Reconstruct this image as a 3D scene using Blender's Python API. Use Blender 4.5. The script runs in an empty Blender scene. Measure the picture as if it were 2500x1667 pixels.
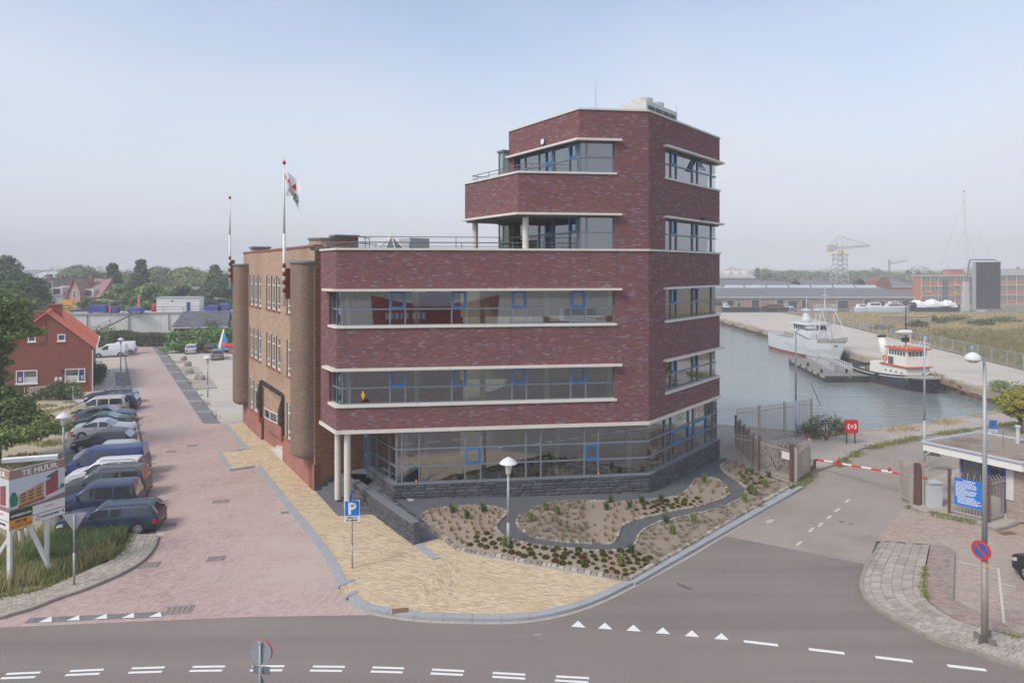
import bpy, bmesh, math, random
from mathutils import Vector, Matrix, geometry, noise as mnoise
random.seed(7)
R = math.radians
S = bpy.context.scene
COL = S.collection
# ------------------------------------------------------------------ camera, sky, sun, exposure
CAMH, FOC, HOR, CXP = 12.0, 1666.67, 657.0, 1250.0      # eye height and lens of the photograph (24 mm, rising front)
cam = bpy.data.cameras.new('camera'); camo = bpy.data.objects.new('camera', cam); COL.objects.link(camo)
camo.location = (0, 0, CAMH); camo.rotation_euler = (R(90), 0, 0)
cam.sensor_width = 36; cam.lens = 24; cam.shift_y = -0.0706; cam.clip_end = 20000; cam.clip_start = .1
S.camera = camo
W = bpy.data.worlds.new('World'); S.world = W; W.use_nodes = True
nt = W.node_tree; N = nt.nodes; L = nt.links
for n in list(N): N.remove(n)
SUN_EL, SUN_AZ = R(46), R(-128)        # azimuth from +Y, clockwise: the sun stands to the left, a little behind the camera
out = N.new('ShaderNodeOutputWorld'); bg = N.new('ShaderNodeBackground'); sky = N.new('ShaderNodeTexSky')
sky.sky_type = 'NISHITA'; sky.sun_disc = False; sky.sun_elevation = SUN_EL; sky.sun_rotation = SUN_AZ
sky.air_density = 1.0; sky.dust_density = 2.0; sky.ozone_density = 1.0
tc = N.new('ShaderNodeTexCoord'); sep = N.new('ShaderNodeSeparateXYZ'); L.new(tc.outputs['Generated'], sep.inputs[0])
mp = N.new('ShaderNodeMapping'); mp.inputs['Scale'].default_value = (1.0, 1.0, 2.6); mp.inputs['Location'].default_value = (3.1, .7, 0); L.new(tc.outputs['Generated'], mp.inputs[0])
nz = N.new('ShaderNodeTexNoise'); nz.inputs['Scale'].default_value = 1.9; nz.inputs['Detail'].default_value = 5; nz.inputs['Roughness'].default_value = .5; nz.inputs['Distortion'].default_value = .3
L.new(mp.outputs[0], nz.inputs['Vector'])
r1 = N.new('ShaderNodeMapRange'); r1.inputs['From Min'].default_value = .36; r1.inputs['From Max'].default_value = .66; L.new(nz.outputs[0], r1.inputs[0])
r2 = N.new('ShaderNodeMapRange'); r2.inputs['From Min'].default_value = .0; r2.inputs['From Max'].default_value = .36
r2.inputs['To Min'].default_value = 1.0; r2.inputs['To Max'].default_value = .24; L.new(sep.outputs[2], r2.inputs[0])
mx = N.new('ShaderNodeMath'); mx.operation = 'MULTIPLY_ADD'; mx.use_clamp = True
L.new(r1.outputs[0], mx.inputs[0]); mx.inputs[1].default_value = .30; L.new(r2.outputs[0], mx.inputs[2])
cl = N.new('ShaderNodeMix'); cl.data_type = 'RGBA'; L.new(mx.outputs[0], cl.inputs[0])
SKYK = .15
cl.inputs[7].default_value = (.535/SKYK, .562/SKYK, .625/SKYK, 1)     # the pale veil of high haze
L.new(sky.outputs[0], cl.inputs[6])
L.new(cl.outputs[2], bg.inputs['Color']); bg.inputs['Strength'].default_value = SKYK
L.new(bg.outputs[0], out.inputs['Surface'])
sl = bpy.data.lights.new('sun', 'SUN'); sl.energy = 1.5; sl.angle = R(14); sl.color = (1, .93, .83)
so = bpy.data.objects.new('sun', sl); COL.objects.link(so)
sd = Vector((math.sin(SUN_AZ)*math.cos(SUN_EL), math.cos(SUN_AZ)*math.cos(SUN_EL), math.sin(SUN_EL)))
so.rotation_euler = sd.to_track_quat('Z', 'Y').to_euler(); so.location = sd*200
S.view_settings.view_transform = 'Standard'; S.view_settings.look = 'None'; S.view_settings.exposure = 0.56; S.view_settings.gamma = 1
S.cycles.use_denoising = True; S.cycles.max_bounces = 8; S.cycles.transparent_max_bounces = 16
S.cycles.diffuse_bounces = 3; S.cycles.glossy_bounces = 4; S.cycles.volume_bounces = 0; S.cycles.caustics_reflective = False
# ------------------------------------------------------------------ helpers
def lin(c): return tuple((x/255/12.92 if x/255 <= .04045 else ((x/255+.055)/1.055)**2.4) for x in c[:3])+(1,)
def G(x, y, z=0.0):                       # surveyed point: a spot read off the photograph, laid on the plane at height z
    d = FOC*(CAMH-z)/(y-HOR); return Vector(((x-CXP)/FOC*d, d, z))
def AT(x, y, d): return Vector(((x-CXP)/FOC*d, d, CAMH-(y-HOR)/FOC*d))
class MB:
    def __init__(s): s.v = []; s.f = []; s.uv = []; s.m = []
    def poly(s, pts, uv=None, m=0):
        i = len(s.v); s.v += [tuple(p) for p in pts]; s.f.append(tuple(range(i, i+len(pts)))); s.uv.append(uv); s.m.append(m)
    def obox(s, o, a, b, c, m=0, bottom=True):
        o, a, b, c = Vector(o), Vector(a), Vector(b), Vector(c)
        if a.cross(b).dot(c) < 0: a, b = b, a
        i = len(s.v); s.v += [tuple(p) for p in (o, o+a, o+a+b, o+b, o+c, o+a+c, o+a+b+c, o+b+c)]
        F = [(4, 5, 6, 7), (0, 1, 5, 4), (1, 2, 6, 5), (2, 3, 7, 6), (3, 0, 4, 7)] + ([(3, 2, 1, 0)] if bottom else [])
        la, lb, lc = a.length, b.length, c.length
        U = [[(0, 0), (la, 0), (la, lb), (0, lb)], [(0, 0), (la, 0), (la, lc), (0, lc)], [(0, 0), (lb, 0), (lb, lc), (0, lc)],
             [(0, 0), (la, 0), (la, lc), (0, lc)], [(0, 0), (lb, 0), (lb, lc), (0, lc)], [(0, 0), (la, 0), (la, lb), (0, lb)]]
        for k, f in enumerate(F): s.f.append(tuple(i+q for q in f)); s.uv.append(U[k]); s.m.append(m)
    def box(s, x0, x1, y0, y1, z0, z1, m=0): s.obox((x0, y0, z0), (x1-x0, 0, 0), (0, y1-y0, 0), (0, 0, z1-z0), m)
    def cyl(s, p, q, r, r2=None, n=10, cap=True, m=0):
        p, q = Vector(p), Vector(q); r2 = r if r2 is None else r2
        d = (q-p).normalized(); e = Vector((0, 0, 1)) if abs(d.z) < .9 else Vector((1, 0, 0))
        a = d.cross(e).normalized(); b = d.cross(a); i = len(s.v)
        for k in range(n):
            t = 2*math.pi*k/n; w = a*math.cos(t)+b*math.sin(t); s.v += [tuple(p+w*r), tuple(q+w*r2)]
        ln = (q-p).length
        for k in range(n):
            j = (k+1) % n; s.f.append((i+2*k, i+2*k+1, i+2*j+1, i+2*j)); s.m.append(m)
            u0, u1 = 2*math.pi*r*k/n, 2*math.pi*r*(k+1)/n; s.uv.append([(u0, 0), (u0, ln), (u1, ln), (u1, 0)])
        if cap:
            s.f.append(tuple(i+2*k for k in range(n))); s.m.append(m); s.uv.append(None)
            s.f.append(tuple(i+2*k+1 for k in reversed(range(n)))); s.m.append(m); s.uv.append(None)
    def tube(s, pts, r, n=6, m=0):
        for a, b in zip(pts, pts[1:]): s.cyl(a, b, r, None, n, True, m)
    def lathe(s, o, prof, n=14, m=0):          # prof: (radius, z) from bottom to top
        o = Vector(o); i = len(s.v)
        for (r, z) in prof:
            for k in range(n):
                t = 2*math.pi*k/n; s.v.append((o.x+r*math.cos(t), o.y+r*math.sin(t), o.z+z))
        for j in range(len(prof)-1):
            for k in range(n):
                q = (k+1) % n; s.f.append((i+j*n+k, i+j*n+q, i+(j+1)*n+q, i+(j+1)*n+k)); s.uv.append(None); s.m.append(m)
        s.f.append(tuple(i+k for k in reversed(range(n)))); s.uv.append(None); s.m.append(m)
        s.f.append(tuple(i+(len(prof)-1)*n+k for k in range(n))); s.uv.append(None); s.m.append(m)
    def prism(s, pts, z0, z1, m=0, bottom=True):
        P = [Vector((p[0], p[1], 0)) for p in pts]
        if sum(a.x*b.y-b.x*a.y for a, b in zip(P, P[1:]+P[:1])) < 0: P.reverse()
        n = len(P); u = 0
        for k in range(n):
            a, b = P[k], P[(k+1) % n]; l = (b-a).length
            s.poly([(a.x, a.y, z0), (b.x, b.y, z0), (b.x, b.y, z1), (a.x, a.y, z1)], [(u, z0), (u+l, z0), (u+l, z1), (u, z1)], m); u += l
        for t in geometry.tessellate_polygon([P]):
            t = list(t)
            if (P[t[1]]-P[t[0]]).cross(P[t[2]]-P[t[0]]).z < 0: t.reverse()
            s.poly([(P[k].x, P[k].y, z1) for k in t], [(P[k].x, P[k].y) for k in t], m)
            if bottom: s.poly([(P[k].x, P[k].y, z0) for k in reversed(t)], [(P[k].x, P[k].y) for k in reversed(t)], m)
    def sheet(s, pts, z=0.0, holes=(), m=0):
        loops = [[Vector((p[0], p[1], 0)) for p in q] for q in [pts]+list(holes)]; fl = [p for q in loops for p in q]
        zf = z if callable(z) else (lambda x, y: z)
        for t in geometry.tessellate_polygon(loops):
            t = list(t)
            if (fl[t[1]]-fl[t[0]]).cross(fl[t[2]]-fl[t[0]]).z < 0: t.reverse()
            s.poly([(fl[k].x, fl[k].y, zf(fl[k].x, fl[k].y)) for k in t], [(fl[k].x, fl[k].y) for k in t], m)
    def mesh(s, name):
        me = bpy.data.meshes.new(name); me.from_pydata(s.v, [], s.f)
        if any(u for u in s.uv):
            lay = me.uv_layers.new(name='UVMap').data; k = 0
            for f, u in zip(s.f, s.uv):
                for j in range(len(f)):
                    if u: lay[k].uv = u[j]
                    k += 1
        if any(s.m):
            me.polygons.foreach_set('material_index', s.m)
        me.update(); return me
OFF = {}
def put(name, me, mats, parent=None, smooth=False):
    if isinstance(me, MB):
        o = OFF.get(parent) if parent else None
        if o is not None and o.length > 0: me.v = [(v[0]-o.x, v[1]-o.y, v[2]-o.z) for v in me.v]
        me = me.mesh(name)
    for m in (mats if isinstance(mats, (list, tuple)) else [mats]):
        if len(me.materials) < (len(mats) if isinstance(mats, (list, tuple)) else 1): me.materials.append(m)
    if smooth: me.polygons.foreach_set('use_smooth', [True]*len(me.polygons))
    ob = bpy.data.objects.new(name, me); COL.objects.link(ob)
    if parent: ob.parent = parent; OFF[ob] = OFF.get(parent, Vector())
    return ob
def tag(o, label=None, cat=None, group=None, kind=None):
    if label: o['label'] = label
    if cat: o['category'] = cat
    if group: o['group'] = group
    if kind: o['kind'] = kind
    return o
def thing(name, label, cat, loc=(0, 0, 0), rz=0.0, group=None, local=False):   # an Empty at the base of a thing
    o = bpy.data.objects.new(name, None); COL.objects.link(o); o.location = loc; o.rotation_euler = (0, 0, rz); o.empty_display_size = .2
    OFF[o] = Vector() if local else Vector(loc)
    return tag(o, label, cat, group)
def dup(root, loc, rz=0.0, label=None, group=None, sc=None):
    def rec(o, par):
        c = o.copy(); COL.objects.link(c); c.parent = par
        for ch in o.children: rec(ch, c)
        return c
    r = rec(root, None); r.location = loc; r.rotation_euler = (0, 0, rz)
    if sc: r.scale = sc if hasattr(sc, '__len__') else (sc, sc, sc)
    if label: r['label'] = label
    if group: r['group'] = group
    return r
def struct(name, mb, m, parent=None): return tag(put(name, mb, m, parent), kind='structure')
# ------------------------------------------------------------------ materials
def base(name, rough=.8, metal=0.0, spec=.3):
    m = bpy.data.materials.new(name); m.use_nodes = True; b = m.node_tree.nodes['Principled BSDF']
    b.inputs['Roughness'].default_value = rough; b.inputs['Metallic'].default_value = metal; b.inputs['Specular IOR Level'].default_value = spec
    return m, m.node_tree.nodes, m.node_tree.links, b
def noise_node(N, L, vec, scale, detail=4, rough=.55):
    n = N.new('ShaderNodeTexNoise'); n.inputs['Scale'].default_value = scale; n.inputs['Detail'].default_value = detail; n.inputs['Roughness'].default_value = rough
    L.new(vec, n.inputs['Vector']); return n.outputs['Fac']
def ramp(N, L, fac, stops, interp='LINEAR'):
    r = N.new('ShaderNodeValToRGB'); r.color_ramp.interpolation = interp; e = r.color_ramp.elements
    while len(e) < len(stops): e.new(.5)
    for k, (p, c) in enumerate(stops): e[k].position = p; e[k].color = c
    L.new(fac, r.inputs[0]); return r.outputs[0]
def mixc(N, L, fac, a, b, blend='MIX'):
    x = N.new('ShaderNodeMix'); x.data_type = 'RGBA'; x.blend_type = blend
    for v, k in ((fac, 0), (a, 6), (b, 7)):
        if hasattr(v, 'is_linked'): L.new(v, x.inputs[k])
        else: x.inputs[k].default_value = v
    return x.outputs[2]
def math_(N, L, op, a, b=None, c=None):
    x = N.new('ShaderNodeMath'); x.operation = op
    for k, v in enumerate((a, b, c)):
        if v is None: continue
        if hasattr(v, 'is_linked'): L.new(v, x.inputs[k])
        else: x.inputs[k].default_value = v
    return x.outputs[0]
def scalec(c, k): return (c[0]*k, c[1]*k, c[2]*k, 1)
def mat(name, col, rough=.75, metal=0.0, spec=.3, var=.14, scale=.8, fine=0.0, fscale=14, bump=0.0, bscale=30, stain=None, stain_amt=.5, stain_scale=.35, coat=0.0, obj=False):
    m, N, L, b = base(name, rough, metal, spec); c = lin(col)
    if coat: b.inputs['Coat Weight'].default_value = coat; b.inputs['Coat Roughness'].default_value = .06
    if var or fine or stain or bump:
        g = N.new('ShaderNodeNewGeometry').outputs['Position'] if not obj else N.new('ShaderNodeTexCoord').outputs['Object']
        o = None
        if var: o = ramp(N, L, noise_node(N, L, g, scale, 5, .6), [(.28, scalec(c, 1-var)), (.72, scalec(c, 1+var))])
        else:
            q = N.new('ShaderNodeRGB'); q.outputs[0].default_value = c; o = q.outputs[0]
        if fine: o = mixc(N, L, 1.0, o, ramp(N, L, noise_node(N, L, g, fscale, 3, .7), [(.3, (1-fine,)*3+(1,)), (.7, (1+fine,)*3+(1,))]), 'MULTIPLY')
        if stain:
            f = ramp(N, L, noise_node(N, L, g, stain_scale, 6, .62), [(.5, (0, 0, 0, 1)), (.68, (stain_amt,)*3+(1,))])
            o = mixc(N, L, f, o, lin(stain))
        L.new(o, b.inputs['Base Color'])
        if bump:
            bp = N.new('ShaderNodeBump'); bp.inputs['Strength'].default_value = bump; bp.inputs['Distance'].default_value = .008
            L.new(noise_node(N, L, g, bscale, 3, .6), bp.inputs['Height']); L.new(bp.outputs[0], b.inputs['Normal'])
    else: b.inputs['Base Color'].default_value = c
    return m
def brickmat(name, tones, mortar, bw=.22, bh=.068, mort=.011, rough=.85, lf=.35, lfs=(.5, 2.5), rot=0.0, bump=.25, sheetz=False, wear=None, wscale=.25, wamt=.5, grain=.1):
    m, N, L, b = base(name, rough, 0, .25)
    uv = N.new('ShaderNodeUVMap').outputs[0]
    if rot:
        mpn = N.new('ShaderNodeMapping'); mpn.inputs['Rotation'].default_value = (0, 0, rot); L.new(uv, mpn.inputs[0]); uv = mpn.outputs[0]
    sp = N.new('ShaderNodeSeparateXYZ'); L.new(uv, sp.inputs[0])
    v = math_(N, L, 'DIVIDE', sp.outputs[1], bh); row = math_(N, L, 'FLOOR', v)
    u = math_(N, L, 'ADD', math_(N, L, 'DIVIDE', sp.outputs[0], bw), math_(N, L, 'MULTIPLY', math_(N, L, 'FLOORED_MODULO', row, 2.0), .5)); cl_ = math_(N, L, 'FLOOR', u)
    cb = N.new('ShaderNodeCombineXYZ'); L.new(cl_, cb.inputs[0]); L.new(row, cb.inputs[1])
    wn = N.new('ShaderNodeTexWhiteNoise'); wn.noise_dimensions = '2D'; L.new(cb.outputs[0], wn.inputs['Vector'])
    mpl = N.new('ShaderNodeMapping'); mpl.inputs['Scale'].default_value = (lfs[0], lfs[1], 1); L.new(uv, mpl.inputs[0])
    ln = noise_node(N, L, mpl.outputs[0], 1.0, 4, .6)
    val = math_(N, L, 'ADD', math_(N, L, 'MULTIPLY', wn.outputs['Value'], 1-lf), math_(N, L, 'MULTIPLY', math_(N, L, 'MULTIPLY_ADD', ln, 2.2, -.6), lf))
    col = ramp(N, L, val, [(p, lin(c)) for p, c in tones])
    mk = math_(N, L, 'MAXIMUM', math_(N, L, 'LESS_THAN', math_(N, L, 'FRACT', u), mort/bw), math_(N, L, 'LESS_THAN', math_(N, L, 'FRACT', v), mort/bh))
    col = mixc(N, L, mk, col, lin(mortar))
    if wear:
        wf = ramp(N, L, noise_node(N, L, uv, wscale, 6, .62), [(.46, (0, 0, 0, 1)), (.66, (wamt,)*3+(1,))]); col = mixc(N, L, wf, col, lin(wear))
    if grain: col = mixc(N, L, 1.0, col, ramp(N, L, noise_node(N, L, uv, 9, 3, .7), [(.3, (1-grain,)*3+(1,)), (.7, (1+grain,)*3+(1,))]), 'MULTIPLY')
    L.new(col, b.inputs['Base Color'])
    if bump:
        bp = N.new('ShaderNodeBump'); bp.inputs['Strength'].default_value = bump; bp.inputs['Distance'].default_value = .01; bp.invert = True
        L.new(mk, bp.inputs['Height']); L.new(bp.outputs[0], b.inputs['Normal'])
    return m
def glassmat(name, tint, refl=.12, rough=.02, opaque=None, fk=1.6):
    m, N, L, b = base(name); N.remove(b); o = N['Material Output']
    gl = N.new('ShaderNodeBsdfGlossy'); gl.inputs['Roughness'].default_value = rough; gl.inputs['Color'].default_value = (.92, .95, 1, 1)
    if opaque is None:
        tr = N.new('ShaderNodeBsdfTransparent'); tr.inputs['Color'].default_value = lin(tint)
    else:
        tr = N.new('ShaderNodeBsdfDiffuse'); tr.inputs['Color'].default_value = lin(tint)
    fr = N.new('ShaderNodeFresnel'); fr.inputs['IOR'].default_value = 1.5
    f = math_(N, L, 'MINIMUM', math_(N, L, 'MULTIPLY_ADD', fr.outputs[0], fk, refl), .95)
    ms = N.new('ShaderNodeMixShader'); L.new(f, ms.inputs[0]); L.new(tr.outputs[0], ms.inputs[1]); L.new(gl.outputs[0], ms.inputs[2]); L.new(ms.outputs[0], o.inputs['Surface'])
    return m
def leafmat(name, c1, c2, c3, trans=.25):
    m, N, L, b = base(name, .6, 0, .25); g = N.new('ShaderNodeNewGeometry')
    h = math_(N, L, 'ADD', math_(N, L, 'MULTIPLY', g.outputs['Random Per Island'], .45), math_(N, L, 'MULTIPLY', noise_node(N, L, g.outputs['Position'], .55, 3, .6), .75))
    c = ramp(N, L, h, [(.2, lin(c1)), (.55, lin(c2)), (.9, lin(c3))]); L.new(c, b.inputs['Base Color'])
    t = N.new('ShaderNodeBsdfTranslucent'); L.new(c, t.inputs['Color']); ms = N.new('ShaderNodeMixShader'); ms.inputs[0].default_value = trans
    L.new(b.outputs[0], ms.inputs[1]); L.new(t.outputs[0], ms.inputs[2]); L.new(ms.outputs[0], N['Material Output'].inputs['Surface'])
    return m
PLAIN = {}
def plain(col, rough=.6, metal=0.0, spec=.4, coat=0.0, var=.05):
    k = (col, rough, metal, coat, var)
    if k not in PLAIN: PLAIN[k] = mat('paint_%d_%d_%d' % tuple(int(x) for x in col), col, rough, metal, spec, var=var, scale=1.3, coat=coat)
    return PLAIN[k]
# ------------------------------------------------------------------ the ground, roads, pavements, water
def line_isect(p, d, q, e):
    den = d.x*e.y-d.y*e.x; t = ((q.x-p.x)*e.y-(q.y-p.y)*e.x)/den; return p+d*t
def V2(x, y=None):
    if y is None: return Vector((x[0], x[1]))
    return Vector((x, y))
def plen(P): return sum((V2(b)-V2(a)).length for a, b in zip(P, P[1:]))
def pat(P, s):
    P = [V2(p) for p in P]
    for a, b in zip(P, P[1:]):
        l = (b-a).length
        if s <= l or (b-P[-1]).length < 1e-9: return a+(b-a)*(s/max(l, 1e-9)), (b-a).normalized()
        s -= l
def sub(P, s0, s1):
    P = [V2(p) for p in P]; o = [pat(P, s0)[0]]; acc = 0
    for a, b in zip(P, P[1:]):
        acc += (b-a).length
        if s0+1e-4 < acc < s1-1e-4: o.append(b)
    o.append(pat(P, s1)[0]); return o
def smoothp(P, n=6):
    P = [V2(p) for p in P]; o = []
    for i in range(len(P)-1):
        p0 = P[max(i-1, 0)]; p1 = P[i]; p2 = P[i+1]; p3 = P[min(i+2, len(P)-1)]
        for k in range(n):
            t = k/n; o.append(.5*((2*p1)+(p2-p0)*t+(2*p0-5*p1+4*p2-p3)*t*t+(3*p1-p0-3*p2+p3)*t**3))
    return o+[P[-1]]
def offs(P, d):                             # parallel path, d > 0 to the right of travel
    P = [V2(p) for p in P]; n = len(P); o = []
    for i in range(n):
        a = (P[i]-P[i-1]).normalized() if i else None; b = (P[i+1]-P[i]).normalized() if i < n-1 else None
        if a is None: a = b
        if b is None: b = a
        na, nb = Vector((a.y, -a.x)), Vector((b.y, -b.x)); k = 1+na.dot(nb); o.append(P[i]+(na+nb)*(d/max(k, .2)))
    return o
def band(mb, P, d_out, d_in, z0, z1, m=0, u0=0.0, flip=False):   # wall or cornice standing on a path
    A, B = offs(P, d_out), offs(P, d_in); u = u0
    Z0 = z0 if isinstance(z0, (list, tuple)) else [z0]*len(A); Z1 = z1 if isinstance(z1, (list, tuple)) else [z1]*len(A)
    for i in range(len(A)-1):
        a, b, c, d = A[i], A[i+1], B[i+1], B[i]; l = (b-a).length
        mb.poly([(*a, Z0[i]), (*b, Z0[i+1]), (*b, Z1[i+1]), (*a, Z1[i])], [(u, Z0[i]), (u+l, Z0[i+1]), (u+l, Z1[i+1]), (u, Z1[i])], m)
        mb.poly([(*c, Z0[i+1]), (*d, Z0[i]), (*d, Z1[i]), (*c, Z1[i+1])], [(u+l, Z0[i+1]), (u, Z0[i]), (u, Z1[i]), (u+l, Z1[i+1])], m)
        mb.poly([(*a, Z1[i]), (*b, Z1[i+1]), (*c, Z1[i+1]), (*d, Z1[i])], [(u, 0), (u+l, 0), (u+l, .3), (u, .3)], m)
        mb.poly([(*d, Z0[i]), (*c, Z0[i+1]), (*b, Z0[i+1]), (*a, Z0[i])], [(u, 0), (u+l, 0), (u+l, .3), (u, .3)], m); u += l
    for k, r in ((0, False), (-1, True)):
        q = [(*A[k], Z0[k]), (*A[k], Z1[k]), (*B[k], Z1[k]), (*B[k], Z0[k])]; w = (A[k]-B[k]).length; t = [(0, Z0[k]), (0, Z1[k]), (w, Z1[k]), (w, Z0[k])]
        if r: q.reverse(); t.reverse()
        mb.poly(q, t, m)
    return u
def stones(name, parent, P, d_out, d_in, z0, z1, ln, m, gap=.008, jit=0.0, u0=0.0):   # a run of separate stones
    T = plen(P); n = max(1, round(T/ln)); o = []
    for k in range(n):
        mb = MB(); j = random.uniform(-jit, jit); q = sub(P, k*T/n+gap/2, (k+1)*T/n-gap/2)
        band(mb, q, d_out+random.uniform(-jit, jit)*.5, d_in, z0, z1+j, 0, u0+k*T/n); o.append(put(name, mb, m[k % len(m)] if isinstance(m, (list, tuple)) else m, parent))
    return o
asphalt = mat('asphalt', (131, 122, 117), .9, var=.07, scale=.16, fine=.14, fscale=26, stain=(118, 110, 108), stain_amt=.45, stain_scale=.09, bump=.3, bscale=60)
_n, _l = asphalt.node_tree.nodes, asphalt.node_tree.links; _b = _n['Principled BSDF']; _c = _b.inputs['Base Color'].links[0].from_socket      # wheel tracks and mended seams along the road
_g = _n.new('ShaderNodeNewGeometry').outputs['Position']; _m = _n.new('ShaderNodeMapping'); _m.inputs['Scale'].default_value = (.035, .75, 1); _m.inputs['Rotation'].default_value = (0, 0, R(-2)); _l.new(_g, _m.inputs[0])
_c = mixc(_n, _l, 1.0, _c, ramp(_n, _l, noise_node(_n, _l, _m.outputs[0], 1.0, 3, .6), [(.33, (.88, .88, .885, 1)), (.6, (1.06, 1.06, 1.05, 1))]), 'MULTIPLY')
_l.new(_c, _b.inputs['Base Color'])
oldroad = mat('worn_road_surface', (156, 146, 137), .9, var=.09, scale=.25, fine=.10, fscale=9, stain=(126, 117, 110), stain_amt=.6, stain_scale=.16, bump=.3, bscale=40)
concrete = mat('concrete', (172, 163, 154), .9, var=.08, scale=.25, fine=.06, fscale=8, stain=(140, 131, 120), stain_amt=.5, stain_scale=.2)
lotmat = mat('concrete_lot', (188, 181, 170), .9, var=.05, scale=.2, fine=.05, fscale=6, stain=(160, 153, 142), stain_amt=.5, stain_scale=.12)
kerbm = mat('kerb_stone', (160, 161, 165), .85, var=.08, scale=1.2, fine=.06, fscale=20)
kerbold = mat('kerb_weathered', (150, 143, 133), .9, var=.14, scale=1.5, fine=.1, fscale=14, stain=(112, 106, 96), stain_amt=.5, stain_scale=1.2)
tilem = [mat('paving_tile_%s' % k, c, .9, var=.09, scale=1.6, fine=.08, fscale=14, stain=(128, 122, 110), stain_amt=.5, stain_scale=.7) for k, c in (('a', (170, 161, 149)), ('b', (161, 152, 141)), ('c', (176, 167, 156)))]
redst = brickmat('red_street_brick', [(0, (156, 130, 123)), (.35, (178, 154, 147)), (.65, (186, 163, 157)), (1, (197, 179, 172))], (150, 132, 124), .21, .105, .014, lf=.45, lfs=(.22, .22), rot=R(-40), wear=(188, 172, 163), wscale=.12, wamt=.8, bump=.3)
yellowp = brickmat('yellow_clinker', [(0, (166, 148, 126)), (.35, (200, 178, 146)), (.7, (213, 193, 162)), (1, (226, 210, 182))], (152, 138, 120), .24, .075, .010, lf=.3, lfs=(.8, 3), rot=R(12), bump=.35, wear=(186, 164, 130), wscale=.35, wamt=.45)
yellowp2 = brickmat('yellow_clinker_turned', [(0, (166, 148, 126)), (.35, (198, 176, 144)), (.7, (211, 191, 160)), (1, (224, 208, 180))], (142, 128, 110), .24, .085, .014, lf=.3, lfs=(.8, 3), rot=R(62), bump=.35)
forec = brickmat('forecourt_brick', [(0, (150, 128, 116)), (.4, (170, 149, 137)), (.7, (178, 160, 149)), (1, (190, 176, 166))], (146, 134, 122), .21, .105, .014, lf=.4, lfs=(.3, .3), rot=R(40), wear=(166, 157, 146), wscale=.2, wamt=.7)
darkbay = brickmat('dark_bay_brick', [(0, (104, 103, 107)), (.5, (120, 119, 122)), (1, (136, 134, 135))], (104, 102, 102), .21, .105, .012, lf=.4, lfs=(.3, .3), rot=R(12), wear=(136, 132, 128), wscale=.4, wamt=.5)
palebay = brickmat('pale_strip_brick', [(0, (172, 160, 148)), (.5, (188, 177, 166)), (1, (200, 190, 180))], (160, 148, 138), .3, .3, .014, lf=.4, lfs=(.3, .3), rot=R(12))
sand = mat('sandy_ground', (176, 164, 142), .95, var=.10, scale=.35, fine=.10, fscale=5, stain=(126, 122, 78), stain_amt=.85, stain_scale=.28, bump=.3, bscale=12)
dryg = mat('dry_field', (142, 126, 92), .95, var=.18, scale=.12, fine=.14, fscale=2.0, stain=(98, 104, 58), stain_amt=.85, stain_scale=.05)
townm = mat('town_ground', (122, 120, 104), .95, var=.2, scale=.02)
white = mat('road_paint', (228, 228, 226), .7, var=.04, scale=3)
oldwhite = mat('worn_road_paint', (196, 192, 186), .8, var=.08, scale=2)
gravel = mat('dark_gravel', (92, 93, 97), .95, var=.08, scale=.8, fine=.32, fscale=26, bump=.8, bscale=30)
soil = mat('planting_soil', (148, 134, 121), .95, var=.1, scale=1.2, fine=.2, fscale=16, bump=.8, bscale=16)
grassground = mat('grass_ground', (98, 108, 56), .95, var=.25, scale=.5, fine=.2, fscale=4, stain=(160, 146, 112), stain_amt=.7, stain_scale=.4)
quaym = mat('quay_concrete', (168, 156, 138), .9, var=.16, scale=.5, fine=.12, fscale=4, stain=(96, 84, 66), stain_amt=.7, stain_scale=.4)
U_S = Vector((-.530, .848)); U_P = Vector((.848, .530)); U_F = Vector((.9914, .1305)); U_FN = Vector((-.1305, .9914)); U_R = Vector((.625, .7806))
def gp(P, z=0.0): return [V2(G(x, y, z)) for x, y in P]
QF = [Vector((46.6, 58.5)), Vector((47.3, 80)), Vector((48.6, 123)), Vector((50, 166))]             # far quay edge
QN = [Vector((5, 52.6)), Vector((16.1, 52.4)), Vector((21.9, 50.0)), Vector((29.2, 51.6)), Vector((41.2, 57.8)), Vector((46.6, 58.5))]   # near quay edge
BASIN = QN+QF[1:]+[Vector((30, 182)), Vector((5, 182))]
mb = MB(); mb.sheet([(-6000, -600), (6000, -600), (6000, 9000), (-6000, 9000)], -.06, [BASIN]); struct('ground', mb, townm)
# water
wm, N_, L_, b_ = base('harbour_water', .09, 0, .5)
b_.inputs['Base Color'].default_value = lin((122, 132, 130)); b_.inputs['IOR'].default_value = 1.33
g_ = N_.new('ShaderNodeNewGeometry').outputs['Position']; mp_ = N_.new('ShaderNodeMapping'); mp_.inputs['Scale'].default_value = (.55, 1.3, 1); L_.new(g_, mp_.inputs[0])
h_ = math_(N_, L_, 'ADD', noise_node(N_, L_, mp_.outputs[0], 1.5, 4, .6), math_(N_, L_, 'MULTIPLY', noise_node(N_, L_, mp_.outputs[0], .35, 2, .5), .8))
bp_ = N_.new('ShaderNodeBump'); bp_.inputs['Strength'].default_value = .26; bp_.inputs['Distance'].default_value = .22; L_.new(h_, bp_.inputs['Height']); L_.new(bp_.outputs[0], b_.inputs['Normal'])
WZ = -1.15
mb = MB(); mb.sheet([(0, 45), (60, 45), (60, 190), (0, 190)], WZ); struct('water', mb, wm)
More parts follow.
